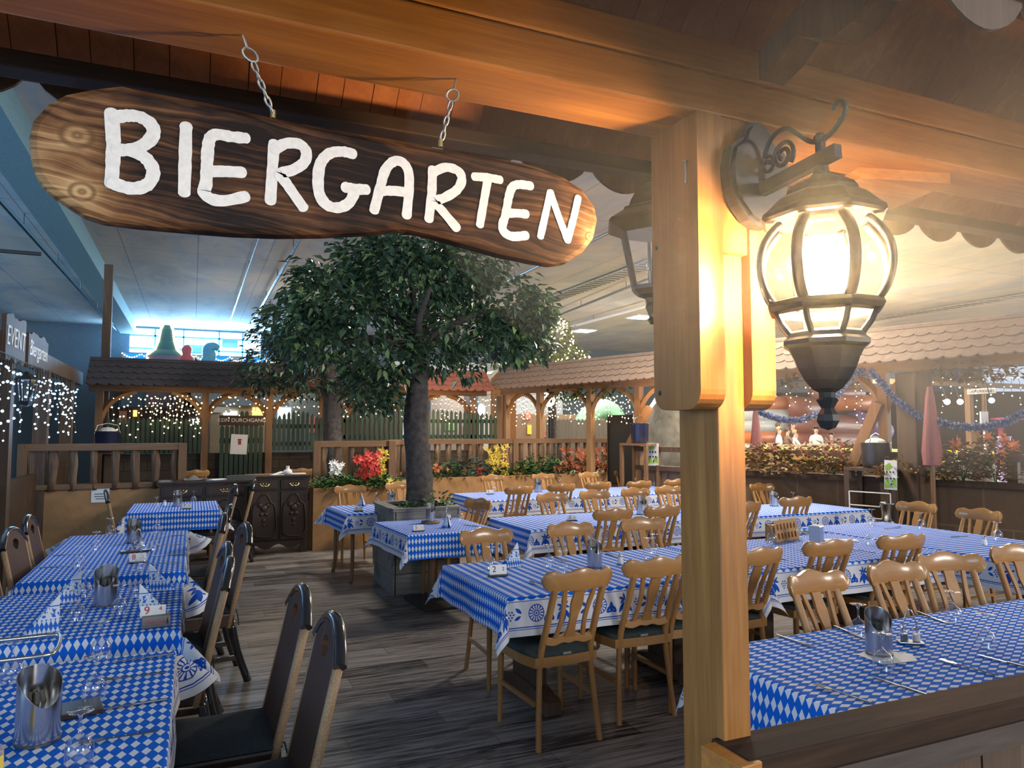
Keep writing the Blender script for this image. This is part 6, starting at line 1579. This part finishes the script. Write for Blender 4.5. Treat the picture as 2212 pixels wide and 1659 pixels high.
sh = empty('ride_building', (bg(440, 790, 25.5).x, 25.6, 0), 0, 'long low building with blue lit shutters under the bright window', 'building')
x0, x1 = bg(247, 790, 25.5).x, bg(590, 790, 25.5).x; ztop = bg(440, 766, 25.5).z
MB().box((0, .4, ztop / 2), (x1 - x0, .8, ztop)).build('wall', plain('ride_wall', (.16, .24, .30), .8), sh)
for (ua, ub) in ((270, 318), (447, 497), (524, 575)):
    a_, c_ = bg(ua, 775, 25.5).x, bg(ub, 775, 25.5).x; MB().box(((a_ + c_) / 2 - sh.location.x, -.02, bg(440, 785, 25.5).z), (c_ - a_, .05, .5)).build('blue_shutter', bluel, sh)
gb = MB(); n = 70
for i in range(n):
    u = i / (n - 1); gb.ball((-(x1 - x0) / 2 + (x1 - x0) * u, -.06, ztop - .05 - .12 * abs(math.sin(u * PI * 9))), .022, 6, 4)
o = gb.build('light_chain', M['led_warm'], sh); o['kind'] = 'stuff'
# two ride figures beside the tower
rf = empty('ride_figure', (bg(403, 790, 24).x, 24, 0), 0, 'red seated ride figure right of the toy tower', 'figure'); z0 = bg(403, 793, 24).z
red_f = plain('red_figure', (.55, .10, .10), .5); teal_f = plain('teal_figure', (.10, .35, .50), .5)
MB().lathe([(0, z0 - .5), (.24, z0 - .5), (.22, z0), (.24, z0 + .25), (.12, z0 + .38), (.14, z0 + .46), (.15, z0 + .56), (.08, z0 + .66), (0, z0 + .68)], 14).build('body', red_f, rf, smooth=True)
MB().box((0, 0, (z0 - .5) / 2), (.5, .5, z0 - .5)).build('base', M['dark_post'], rf)
dg = empty('ride_figure', (bg(432, 790, 24).x, 24, 0), 0, 'blue dragon shaped ride figure right of the red one', 'figure')
MB().tube(smooth_path([(-.35, 0, z0 - .1), (-.15, 0, z0 + .05), (.1, 0, z0 + .1), (.25, 0, z0 + .35), (.22, 0, z0 + .58), (.38, 0, z0 + .66), (.52, 0, z0 + .60)], 4), [.06 + .012 * min(i, 12) for i in range(14)] + [.19 - .011 * i for i in range(11)], 10).build('body', teal_f, dg, smooth=True)
m = MB()
for (x, z) in ((.12, .30), (.18, .5), (.24, .66), (-.1, .2)): m.prism([(x - .06, z0 + z - .06), (x + .06, z0 + z - .04), (x - .04, z0 + z + .12)], 'y', -.02, .02)
m.build('spines', teal, dg); MB().box((0, 0, z0 / 2), (.8, .5, z0 - .1)).build('base', M['dark_post'], dg)
# tall wooden pole above the left roof
a_ = bg(226, 790, 13.6); c_ = bg(226, 568, 13.6)
solid('wooden_pole', (a_.x, 13.75, c_.z / 2), (.13, .13, c_.z), M['dark_post'], 'tall bare wooden pole rising above the dark shingled roof at left', 'pole')
# shop fronts, house gable, lattice beyond the back fence
cream = plain('cream_wall', (.45, .36, .24), .8); lit = emit('lit_window', (.75, .9, 1), 2.2); warm = emit('warm_window', (1, .55, .16), 1.6); warmw = emit('warm_white', (1, .93, .78), 3.0)
def shop(name, ua, ub, vt, Y, mat, lab, wins=(), cat='building', zt=None):
    x0, x1 = bg(ua, 900, Y).x, bg(ub, 900, Y).x; zt = zt or bg((ua + ub) / 2, vt, Y).z; t = empty(name, ((x0 + x1) / 2, Y, 0), 0, lab, cat)
    MB().box((0, .6, zt / 2), (x1 - x0, 1.2, zt)).build('wall', mat, t)
    for (wa, wb, va, vb, wm) in wins:
        p0, p1 = bg(wa, va, Y), bg(wb, vb, Y); MB().box(((p0.x + p1.x) / 2 - t.location.x, -.02, (p0.z + p1.z) / 2), (abs(p1.x - p0.x), .06, abs(p0.z - p1.z))).build('window', wm, t)
    return t
k_ = shop('kiosk', 455, 582, 872, 16, cream, 'cream kiosk with lit windows behind the green gate', ((483, 512, 888, 902, lit), (545, 570, 880, 905, warm)))
pr0 = bg(518, 866, 16)
MB().add([(-.95, -.15, pr0.z - .10), (.95, -.15, pr0.z - .10), (.95, .7, pr0.z + .25), (-.95, .7, pr0.z + .25)], [(0, 1, 2, 3)]).build('kiosk_roof', plain('blue_grey_roof', (.25, .33, .40), .6), k_)
kb2 = MB().box((-.52, -.05, pr0.z - .18), (.62, .05, .13)).build('sign_panel', M['paper'], k_)
kx = text_mesh('KI', .10, 'lettering', M['ink_black'], k_, .002); kx.rotation_euler = (PI / 2, 0, 0); kx.location = (-.70, -.08, pr0.z - .18)
shop('stall', 590, 700, 846, 18, M['wall_dark'] if 'wall_dark' in M else wall_dark, 'dark stall with a pale lit screen between gate and rear trunk', ((600, 628, 880, 905, lit), (627, 650, 851, 858, warmw), (668, 690, 900, 935, plain('pink_banner', (.5, .12, .16), .6))))
shop('stall', 735, 870, 848, 19, M['dark_post'], 'stall with a warm lit thatched canopy behind the long green fence', ((745, 805, 846, 858, warm),))
shop('stall', 930, 1075, 855, 20, plain('stall_grey', (.20, .20, .22), .8), 'grey stall behind the fence right of the main trunk', ((1033, 1042, 880, 893, warmw), (1000, 1015, 920, 940, plain('red_box', (.5, .08, .05), .6)), (960, 985, 905, 930, plain('green_box', (.15, .3, .12), .6))))
shop('stall', 225, 445, 880, 18, M['dark_beam'], 'dark stall behind the warm light curtain at the back left', ((258, 273, 888, 915, plain('salmon_box', (.6, .25, .15), .6)), (288, 296, 886, 900, warm), (410, 440, 905, 925, lit)))
gh = empty('wooden_gable', (bg(1082, 800, 17).x, 17, 0), 0, 'small wooden gable house peeking over the red roof', 'house'); zg0, zg1 = bg(1082, 812, 17).z, bg(1082, 784, 17).z
MB().prism([(-.45, 0), (.42, 0), (.42, zg0), (.12, zg1), (-.45, zg0 - .1)], 'y', 0, 1.5).build('wall', M['pine'], gh)
MB().bar((.46, -.06, zg0 - .04), (.12, -.06, zg1 + .02), .05, .05).bar((.12, -.06, zg1 + .02), (-.62, -.06, zg0 - .35), .05, .05).build('barge_boards', M['paper'], gh)
MB().add([(.12, -.1, zg1 + .05), (.12, 1.6, zg1 + .05), (-.65, 1.6, zg0 - .36), (-.65, -.1, zg0 - .36)], [(0, 1, 2, 3)]).build('roof', M['roof_dark'], gh)
lt = MB(); p0 = bg(1046, 808, 16.5)
for i in range(6):
    for j in range(2): lt.lathe([(.055, -.02), (.075, 0), (.055, .02)], 8, (p0.x + (j - .5) * .16, 16.5, p0.z + .1 - i * .0 + i * .14))
lt.box((p0.x, 16.5, p0.z / 2), (.3, .1, p0.z)); lo = lt.build('lattice_panel', M['paper']); tag(lo, 'white pierced lattice panel left of the wooden gable', 'panel')
wb = solid('white_building', (bg(1040, 790, 26).x, 26.2, 2.1), (7.0, .4, 4.2), plain('white_wall', (.62, .66, .70), .8), 'white building wall behind the wooden gable', 'building')
# play area seen through the brown roofed fence
shop('play_wall', 1100, 1330, 895, 22, plain('play_brown', (.22, .14, .09), .8), 'brown play area wall behind the brown roofed fence', ((1135, 1145, 890, 905, emit('red_lit', (1, .25, .15), 1.5)), (1138, 1147, 918, 938, plain('yellow_box', (.65, .5, .05), .6)), (1170, 1200, 930, 945, plain('redbrown_box', (.35, .10, .06), .6))))
gs = empty('green_slide', (bg(1300, 900, 21).x, 21, 0), 0, 'mint green inflatable behind the brown roofed fence', 'inflatable'); zz = bg(1300, 905, 21).z
mint = plain('mint_vinyl', (.25, .50, .33), .45)
MB().tube(smooth_path([(-.9, 0, 1.2), (-.6, 0, zz), (0, 0, zz + .35), (.5, 0, zz + .1), (.9, 0, 1.2)], 4), .32, 12).build('arch_tube', mint, gs, smooth=True); MB().box((0, .2, .9), (2.2, .3, 1.8), bev=.1).build('body', mint, gs)
fl = MB().ball((0, 0, 0), .18, 12, 8, (.8, .5, 1.2)).build('globe_lamp', warmw, None, smooth=True); fl.location = bg(1187, 858, 14.2); tag(fl, 'glowing white globe lamp under the brown roof behind the planter', 'lamp')
fl2 = copy_tree(fl, bg(1040, 885, 14.5), 0, 'glowing white lamp right of the main trunk beyond the green fence'); fl2.scale = (.6, .6, .6)
for o_, nm in ((fl, 'a'), (fl2, 'b')):
    st = MB().tube([o_.location - Vector((0, 0, .1)), (o_.location.x, o_.location.y, 0)], .03, 6).build('lamp_post', M['iron']); st.parent = o_; st.matrix_parent_inverse = Matrix.Translation(-o_.location) if nm == 'a' else (Matrix.Translation(o_.location) @ Matrix.Diagonal((.6, .6, .6, 1))).inverted()
A1, A2 = bg(1180, 930, 18.5), bg(1325, 930, 18.5); picket_panel('slat_fence', (A1.x, 18.5), (A2.x, 18.5), .6, bg(1250, 905, 18.5).z, 18, M['fence_grey'], 'grey picket fence beyond the brown roofed fence', 0, .12, (.3, .7))
rock = MB().ball((0, 0, 0), .9, 14, 9, (1, .8, 1)); rq = random.Random(3)
for v in rock.v: v *= rq.uniform(.85, 1.12)
ro_ = rock.build('artificial_rock', plain('grey_rock', (.30, .28, .25), .9, var=.3, scale=5), None, smooth=True); p = bg(1445, 915, 15.5); ro_.location = (p.x, p.y, 1.2); ro_.scale = (1, 1, 1.45); tag(ro_, 'grey artificial rock left of the pine post beyond the fence', 'rock')

# inflatable castle, people and stage beyond the right hand fence
YI = 19.0
def bi(u, v, Y=YI): return at_y(u, v, Y)
def infl(name, lab, tubes, cat='inflatable'):
    t = empty(name, (tubes[0][0].x, tubes[0][0].y, 0), 0, lab, cat); o0 = Vector((tubes[0][0].x, tubes[0][0].y, 0))
    for (a_, c_, r, mat) in tubes: MB().tube([a_ - o0, (a_ + c_) / 2 - o0, c_ - o0], r, 14).build('air_tube', mat, t, smooth=True)
    return t
vo, vw, vr, vp, vl = (plain('orange_vinyl', (.62, .20, .07), .4), plain('pale_vinyl', (.55, .57, .55), .4), plain('redbrown_vinyl', (.26, .085, .055), .4), plain('purple_vinyl', (.26, .17, .42), .4), plain('yellow_vinyl', (.70, .58, .04), .4))
r1 = .28
sI = scale_at(1700, YI)
def tb_(ua, va, ub, vb, rp, mat, Y=YI): return (bi(ua, va, Y), bi(ub, vb, Y), rp * sI, mat)
infl('bouncy_castle', 'orange and pale striped inflatable castle wall just right of the pine post', [tb_(1560, 875, 1692, 873, 13, vo), tb_(1560, 898, 1692, 896, 13, vw), tb_(1560, 922, 1690, 920, 13, vw), tb_(1560, 946, 1690, 944, 13, vo), tb_(1560, 970, 1690, 968, 13, vw), tb_(1560, 1010, 1690, 1010, 30, vo)])
infl('log_inflatable', 'stack of red brown inflatable logs behind the spectators', [tb_(1688, 955, 1846, 952, 20, vr), tb_(1695, 918, 1840, 922, 20, vr), tb_(1692, 880, 1760, 885, 20, vr), tb_(1800, 872, 1892, 870, 14, vo), tb_(1690, 1000, 1850, 1000, 30, vr), tb_(1755, 850, 1860, 850, 10, vr)])
infl('purple_inflatable', 'purple and white inflatable tube left of the right corner post', [tb_(1842, 905, 1912, 935, 18, vp), tb_(1846, 950, 1910, 958, 14, vw), tb_(1846, 985, 1910, 985, 22, vw)])
yr0, yr1 = bi(1715, 985, 14.0), bi(2160, 985, 9.4)
yl = MB(); 
for (ua, ub, Y) in ((1715, 1870, 14.0),): pass
ym = infl('yellow_air_ring', 'bright yellow inflatable ring floor beyond the right fence', [(Vector((11.2, 14.2, 1.12)), Vector((12.8, 9.0, 1.12)), .10, vl), (Vector((13.2, 14.6, 1.12)), Vector((14.6, 9.4, 1.12)), .10, vl)])
MB().box((1.7, -2.4, 1.08), (3.2, 5.6, .14), (0, 0, .28), bev=.05).build('ring_floor', vl, ym)
MB().box((1.7, -2.4, .5), (3.3, 5.7, 1.0), (0, 0, .28)).build('ring_base', M['dark_post'], ym)
# closed parasols
def parasol(u, Y, vt, vb, lab, r=.16):
    a_, c_ = at_y(u, vt, Y), at_y(u, vb, Y); t = empty('closed_parasol', (a_.x, Y, 0), 0, lab, 'parasol', 'closed pink parasols'); m = MB(); n = 16; prof = [(.02, a_.z), (r * .45, a_.z - .12), (r * .8, a_.z - .5), (r, c_.z + .15), (r * .9, c_.z)]
    for (rr2, z) in prof:
        for k in range(n): q2 = rr2 * (1 + .22 * math.cos(k * PI)); m.v.append(Vector((q2 * math.cos(2 * PI * k / n), q2 * math.sin(2 * PI * k / n), z)))
    for j in range(4):
        for k in range(n): k2 = (k + 1) % n; m.f.append((j * n + k, j * n + k2, (j + 1) * n + k2, (j + 1) * n + k))
    m.build('folded_canopy', plain('pink_canvas', (.30, .10, .10), .8), t, smooth=True); MB().tube([(0, 0, 0), (0, 0, c_.z + .2)], .025, 8).build('pole', M['pine_dull'], t); MB().box((0, 0, .04), (.5, .5, .08)).build('foot', M['iron'], t)
parasol(2008, 5.6, 835, 1005, 'closed pink parasol right of the right corner post', .085); parasol(1632, 9.5, 880, 985, 'closed pink parasol directly beside the pine post', .085)
bt = solid('brown_column', (at_y(1976, 900, 5.9).x, 5.9, 1.15), (.30, .26, 2.3), M['dark_post'], 'dark brown wooden column beside the pink parasol', 'column', .02)
# bull riding sign
bp_ = at_y(2120, 845, 12); bs = empty('ride_sign', (bp_.x, 12, 0), -.85, 'pale board lettered BULLRIDING on a pole at the far right', 'sign')
MB().box((0, 0, bp_.z), (.62, .04, .14), (0, -.04, 0), bev=.02).build('board', M['paper'], bs); MB().tube([(.05, .05, 0), (.05, .05, bp_.z + .1)], .05, 8).build('pole', M['pine_dull'], bs)
bx = text_mesh('BULLRIDING', .095, 'lettering', M['paper'], bs, .004); bx.rotation_euler = (PI / 2, 0, 0); bx.location = (0, -.026, bp_.z); bx.data.materials[0] = M['dark_post']
for i, (u, v, lab) in enumerate(((2046, 868, 'left of three round lamps below the BULLRIDING board'), (2074, 868, 'middle of three round lamps below the BULLRIDING board'), (2142, 865, 'right cool white round lamp below the BULLRIDING board'))):
    o = MB().ball((0, 0, 0), .07, 12, 8).build('round_lamp', warmw if i < 2 else lit, None, smooth=True); o.location = at_y(u, v, 11.5); tag(o, lab, 'lamp', 'round lamps at the far right'); st = MB().tube([(0, 0, 0), (0, .25, .9)], .012, 6).build('lamp_arm', M['iron'], o)
p = at_y(2100, 830, 12.3); mk = empty('market_stall', (p.x, 12.4, 0), 0, 'wooden market stall frame above the BULLRIDING board', 'stall')
MB().box((0, 0, p.z), (7.0, .15, .12)).build('beam', M['pine_dull_x'], mk)
for xx in (-3, 0, 3): MB().box((xx, 0, p.z / 2), (.14, .14, p.z)).build('post', M['pine_dull'], mk)
kw = solid('kitchen_wall', (27, 21, 1.6), (12, .3, 3.2), plain('kitchen_brown', (.045, .030, .022), .8), 'dark brown stall wall at the far right', 'building'); kw.rotation_euler = (0, 0, -.5)
for i in range(3):
    p = at_y(2010 + 75 * i, 960, 6.4); t = empty('picnic_table', (p.x, p.y, 0), .3 * i, ['picnic table beyond the fence beside the pink parasol', 'picnic table beyond the fence in the middle of three at right', 'picnic table beyond the fence at the right edge'][i], 'table', 'picnic tables beyond the fence')
    MB().box((0, 0, .76), (1.3, .7, .04)).build('tabletop', M['pine_dull_x'], t)
    for sx in (-.5, .5): MB().bar((sx, -.3, 0), (sx, .1, .75), .06, .06).bar((sx, .3, 0), (sx, -.1, .75), .06, .06).build('leg', M['pine_dull'], t)
    MB().box((0, -.6, .45), (1.3, .24, .04)).box((-.5, -.6, .22), (.06, .2, .44)).box((.5, -.6, .22), (.06, .2, .44)).build('bench', M['pine_dull_x'], t)
for i, (u, v, Y, d, c, lab, cat) in enumerate(((2060, 918, 10.5, (1.8, .8, .05), (.30, .18, .09), 'long wooden bar counter at the far right below the garland', 'counter'), (2190, 905, 10.8, (1.2, .3, .05), (.35, .05, .10), 'narrow red ledge at the far right above the lilies', 'shelf'))):
    p = at_y(u, v, Y); o = MB().box((0, 0, 0), d).box((-d[0] * .4, 0, -p.z / 2), (.08, .08, p.z)).box((d[0] * .4, 0, -p.z / 2), (.08, .08, p.z)).build('bar_counter' if i == 0 else 'wall_ledge', plain('far_wood%d' % i, c, .7)); o.location = p; tag(o, lab, cat)
for i, (u, v, Y, hh, c, lab) in enumerate(((2126, 905, 11.0, .34, (.70, .72, .78), 'small white blue edged panel standing at the far right'), (2170, 965, 7.4, .5, (.36, .28, .55), 'lilac speckled vase among the lilies at the far right'))):
    p = at_y(u, v, Y)
    if i == 0: o = MB().box((0, 0, 0), (.26, .03, hh)).box((0, 0, -p.z / 2), (.04, .04, p.z)).build('display_panel', plain('panel_pale', c, .6)); cat = 'panel'
    else: o = MB().lathe([(0, -.28), (.09, -.28), (.13, -.15), (.12, .02), (.08, .12), (.10, .16), (.085, .16), (.07, .12), (0, -.2)], 14).lathe([(0, -p.z), (.12, -p.z), (.12, -.28), (0, -.28)], 12).build('floor_vase', plain('lilac_glaze', c, .35), smooth=True); cat = 'vase'
    o.location = p; tag(o, lab, cat)
# spectators
skin = plain('skin', (.62, .38, .28), .55, var=.05); hair_l = plain('hair_blond', (.45, .28, .12), .6); hair_d = plain('hair_brown', (.10, .06, .035), .6)
def person(x, y, z0, h, facing, shirt, trousers, hairm, lab, arms=((0, 0), (0, 0)), shortsl=True):
    """standing figure; arms = (forward angle, elbow bend) for left and right"""
    t = empty('person', (x, y, z0), facing, lab, 'person', 'spectators behind the right fence'); k = h / 1.7
    V, E, R_ = [], [], []
    def av(p, r, parent=None):
        V.append(tuple(c * k for c in p)); R_.append(r * k)
        if parent is not None: E.append((parent, len(V) - 1))
        return len(V) - 1
    pel = av((0, 0, .92), .13); ws = av((0, 0, 1.08), .115, pel); ch = av((0, .01, 1.28), .125, ws); nk0 = av((0, 0, 1.42), .07, ch); nk = av((0, .01, 1.48), .048, nk0); hd0 = av((0, .03, 1.55), .075, nk); hd1 = av((0, .025, 1.64), .078, hd0)
    ends = []
    for sd, (fa, eb) in zip((-1, 1), arms):
        sh_ = av((sd * .15, 0, 1.38), .055, ch); d1 = Vector((sd * .12, math.sin(fa), -math.cos(fa))).normalized(); e = Vector((sd * .17, 0, 1.38)) + d1 * .27; el = av(e, .042, sh_); d2 = Vector((-sd * .25 * (eb > .3), math.sin(fa + eb), -math.cos(fa + eb))).normalized(); w = e + d2 * .24; wr = av(w, .028, el); hn = av(w + d2 * .06, .034, wr)
        for f in range(4): av(w + d2 * (.13 + .015 * (f in (1, 2))) + Vector(((f - 1.5) * .018, 0, 0)), .009, hn)
        av(w + d2 * .075 + Vector((-sd * .04, .02, 0)), .010, hn)
    for sd in (-1, 1):
        hp = av((sd * .09, 0, .86), .095, pel); kn_ = av((sd * .10, .015, .48), .06, hp); an = av((sd * .10, -.01, .08), .04, kn_); av((sd * .11, .10, .04), .038, an)
    me = bpy.data.meshes.new('body'); me.from_pydata(V, E, []); o = bpy.data.objects.new('body', me); COL.objects.link(o)
    sk = o.modifiers.new('skin', 'SKIN'); 
    for i, r in enumerate(R_): me.skin_vertices[0].data[i].radius = (r, r)
    me.skin_vertices[0].data[0].use_root = True
    sb_ = o.modifiers.new('sub', 'SUBSURF'); sb_.levels = 1; sb_.render_levels = 1
    bpy.context.view_layer.update(); m2 = bpy.data.meshes.new_from_object(o.evaluated_get(bpy.context.evaluated_depsgraph_get())); m2.name = 'body'; bpy.data.objects.remove(o)
    b2 = bpy.data.objects.new('body', m2); COL.objects.link(b2); b2.parent = t; m2.materials.clear(); m2.materials.append(skin)
    for p in m2.polygons: p.use_smooth = True
    def shell(name, test, mat, off):
        bm = bmesh.new(); bm.from_mesh(m2); bmesh.ops.delete(bm, geom=[f for f in bm.faces if not test(f.calc_center_median() / k)], context='FACES')
        bm.normal_update()
        for v in bm.verts: v.co += v.normal * off * k
        mm = bpy.data.meshes.new(name); bm.to_mesh(mm); bm.free(); mm.materials.append(mat); q2 = bpy.data.objects.new(name, mm); COL.objects.link(q2); q2.parent = t
        for p in mm.polygons: p.use_smooth = True
    shell('shirt', lambda c: .88 < c.z < 1.45 and not (abs(c.x) > .24 or (abs(c.x) > .17 and c.z < 1.20) or c.y > .17), shirt, .012)
    shell('trousers', lambda c: .12 < c.z < .95 and abs(c.x) < .2, trousers, .014)
    hm = MB().ball((0, .005 * k, 1.665 * k), .098 * k, 12, 8, (.95, 1.05, 1)); hm.f = [f for f in hm.f if not (sum(hm.v[i].y for i in f) / len(f) > .05 * k and sum(hm.v[i].z for i in f) / len(f) < 1.69 * k) and sum(hm.v[i].z for i in f) / len(f) > 1.58 * k]
    hm.build('hair', hairm, t, smooth=True)
    fc = MB(); fc.ball((0, .118 * k, 1.60 * k), .014 * k, 6, 4, (.8, 1, 1.2)); fc.build('nose', skin, t)
    ey = MB()
    for s_ in (-1, 1): ey.ball((s_ * .033 * k, .098 * k, 1.625 * k), .010 * k, 6, 4)
    ey.build('eyes', M['ink_black'], t); MB().box((0, .103 * k, 1.56 * k), (.045 * k, .012 * k, .010 * k)).build('mouth', M['ink_red'], t)
    ea = MB()
    for s_ in (-1, 1): ea.ball((s_ * .092 * k, .01 * k, 1.61 * k), .02 * k, 6, 4, (.5, 1, 1.4))
    ea.build('ears', skin, t)
white_s, dark_s, mint_s, brown_s, jean = plain('white_shirt', (.66, .65, .60), .8), plain('black_shirt', (.05, .045, .045), .8), plain('mint_shirt', (.48, .58, .54), .8), plain('brown_shirt', (.20, .11, .07), .8), plain('denim', (.08, .10, .16), .8)
YP = 16.5
def stand(u, vt, Y, facing, *a, **k_):
    p = at_y(u, vt, Y); h = a[0]; person(p.x, Y, p.z - h * 1.03, *((h, facing) + a[1:]), **k_)
stand(1682, 921, YP, PI + .6, 1.45, white_s, jean, hair_l, 'child in a white t-shirt with blond hair, leftmost of the spectators', arms=((.1, .2), (.1, .3)))
stand(1700, 922, YP + .3, PI + 1.2, 1.45, brown_s, jean, hair_d, 'child in brown holding hands to the chin, second from the left', arms=((.6, 2.0), (.6, 2.0)))
stand(1716, 928, YP + .1, PI + 1.0, 1.40, white_s, jean, hair_l, 'child in white and brown leaning forward among the spectators', arms=((.6, 1.2), (.6, 1.2)))
stand(1711, 908, YP + 1.0, PI + .5, 1.75, dark_s, jean, hair_d, 'adult in a black t-shirt standing behind the children', arms=((.05, .1), (.05, .1)))
stand(1681, 912, YP + .9, PI + .8, 1.65, dark_s, jean, hair_d, 'adult in dark clothes behind the blond child', arms=((.1, .2), (.4, .6)))
stand(1762, 919, YP, PI - .6, 1.5, mint_s, jean, hair_d, 'child in a pale mint t-shirt standing apart on the right', arms=((.1, .3), (.1, .3)))
stand(1796, 932, YP + .2, PI - 1.2, 1.4, brown_s, jean, hair_d, 'child in brown leaning on the barrier at the right of the spectators', arms=((.9, .7), (.9, .7)))
stg = solid('viewing_platform', (at_y(1740, 940, YP).x, YP + .3, .13), (6.5, 2.6, .26), M['dark_post'], 'low dark platform the spectators stand on', 'platform')
A1, A2 = at_y(1640, 960, YP - .8), at_y(1850, 960, YP - .8)
picket_panel('pale_fence', (A1.x, YP - .8), (A2.x, YP - .8), .1, at_y(1740, 958, YP - .8).z, 24, cream, 'pale slat barrier in front of the spectators', 0, .05, (.3, .95))
# ------------------------------------------------------------------ light
def light(kind, name, loc, energy, color, size=.1, rot=None, sy=None, spread=None):
    d = bpy.data.lights.new(name, kind); d.energy = energy; d.color = color
    if kind == 'AREA':
        d.size = size
        if sy: d.shape = 'RECTANGLE'; d.size_y = sy
        if spread: d.spread = spread
    elif kind in ('POINT', 'SPOT'): d.shadow_soft_size = size
    o = bpy.data.objects.new(name, d); COL.objects.link(o); o.location = loc
    if rot is not None: o.rotation_euler = rot
    o['kind'] = 'helper'
    return o
def aim(o, tgt):
    o.rotation_euler = (Vector(tgt) - Vector(o.location)).to_track_quat('-Z', 'Y').to_euler()
# windows of the hall behind and to the right of the photographer, then added side fills
a = light('AREA', 'daylight_behind', (7.5, -7.5, 3.4), 520, (1, .93, .84), 3.2, sy=1.6); aim(a, (3.5, 8, .9))
a = light('AREA', 'daylight_behind_left', (-1.0, -6.0, 3.0), 95, (.62, .80, 1), 2.4, sy=1.4); aim(a, (-.4, 6, .7))
a = light('AREA', 'left_fill_light', (-13, 9, 2.8), 1900, (.36, .66, 1), 20, sy=3.0); aim(a, (0, 9, 6.0))  # added fill light, tilted up to brighten the ceiling
a = light('AREA', 'right_fill_light', (36, 12, 2.8), 2200, (1, .95, .86), 22, sy=3.8); aim(a, (0, 12, 2.9))  # unseen fill light added on the right to lift the dark hall
# high end window
a = light('AREA', 'daylight_end_window', (.07, 26.2, 4.5), 650, (.28, .62, 1), 4.0, sy=.9); aim(a, (-1, 8, 2))
# ceiling lamps over the right of the hall
for (x, y, e) in ((12.0, 21.4, 280), (12.1, 18.1, 280), (15.0, 14.0, 380), (6.7, 21, 200), (6.0, 7.5, 260), (11.5, 8.0, 360), (2.6, 10.4, 120)):
    a = light('AREA', 'ceiling_lamp', (x, y, 4.9), e, (1, .92, .78), .7, rot=(0, 0, 0))
# glow of the light chains, then added fill points that brighten the background
for (x, y, z, e, c) in ((-1.3, 9, 1.9, 22, (.35, .6, 1)), (-1.2, 6, 1.9, 10, (.35, .6, 1)), (4.2, 13.0, 2.0, 18, (1, .62, .28)), (1.2, 12.6, 2.0, 10, (1, .65, .3)), (6.6, 9.6, 2.0, 22, (1, .62, .28)), (7.0, 6.5, 2.0, 18, (1, .62, .28)), (8.0, 4.2, 2.0, 12, (1, .62, .28)), (10.5, 16, 2.5, 130, (1, .82, .64)), (15, 12, 2.6, 170, (1, .84, .68)), (11.5, 9, 2.8, 90, (1, .84, .68)), (2, 18, 2.6, 80, (1, .8, .55)), (7, 19, 2.6, 110, (1, .82, .6))):
    light('POINT', 'fairy_glow_and_fill', (x, y, z), e, c, .5)
w = bpy.data.worlds.new('hall_ambient'); scene.world = w; w.use_nodes = True
bgn = w.node_tree.nodes['Background']; bgn.inputs[0].default_value = (.62, .74, .92, 1); bgn.inputs[1].default_value = .80
# thin haze volume added as a stand-in for lens glare around the lantern
hm_, hnt, hout = new_mat('glare_haze')
vs_ = hnt.nodes.new('ShaderNodeVolumeScatter'); vs_.inputs['Color'].default_value = (1, .95, .86, 1); vs_.inputs['Density'].default_value = .14; vs_.inputs['Anisotropy'].default_value = .35
hnt.links.new(vs_.outputs[0], hout.inputs['Volume'])
hz = MB().ball((0, 0, 0), 1.0, 24, 14, (1.45, .78, .58)).build('glare_haze', hm_); hz.location = (1.72, 1.0, 2.10)
tag(hz, 'thin haze volume added for the lens glare around the lit lantern', 'haze', None, 'stuff')
scene.view_settings.view_transform = 'Standard'; scene.view_settings.look = 'None'; scene.view_settings.exposure = 0.35; scene.view_settings.gamma = 1
scene.view_settings.use_curve_mapping = False
scene.cycles.max_bounces = 8; scene.cycles.diffuse_bounces = 3; scene.cycles.glossy_bounces = 3; scene.cycles.transparent_max_bounces = 24; scene.cycles.transmission_bounces = 4
scene.cycles.caustics_reflective = False; scene.cycles.caustics_refractive = False
scene.cycles.use_denoising = True; scene.cycles.sample_clamp_indirect = 4.0
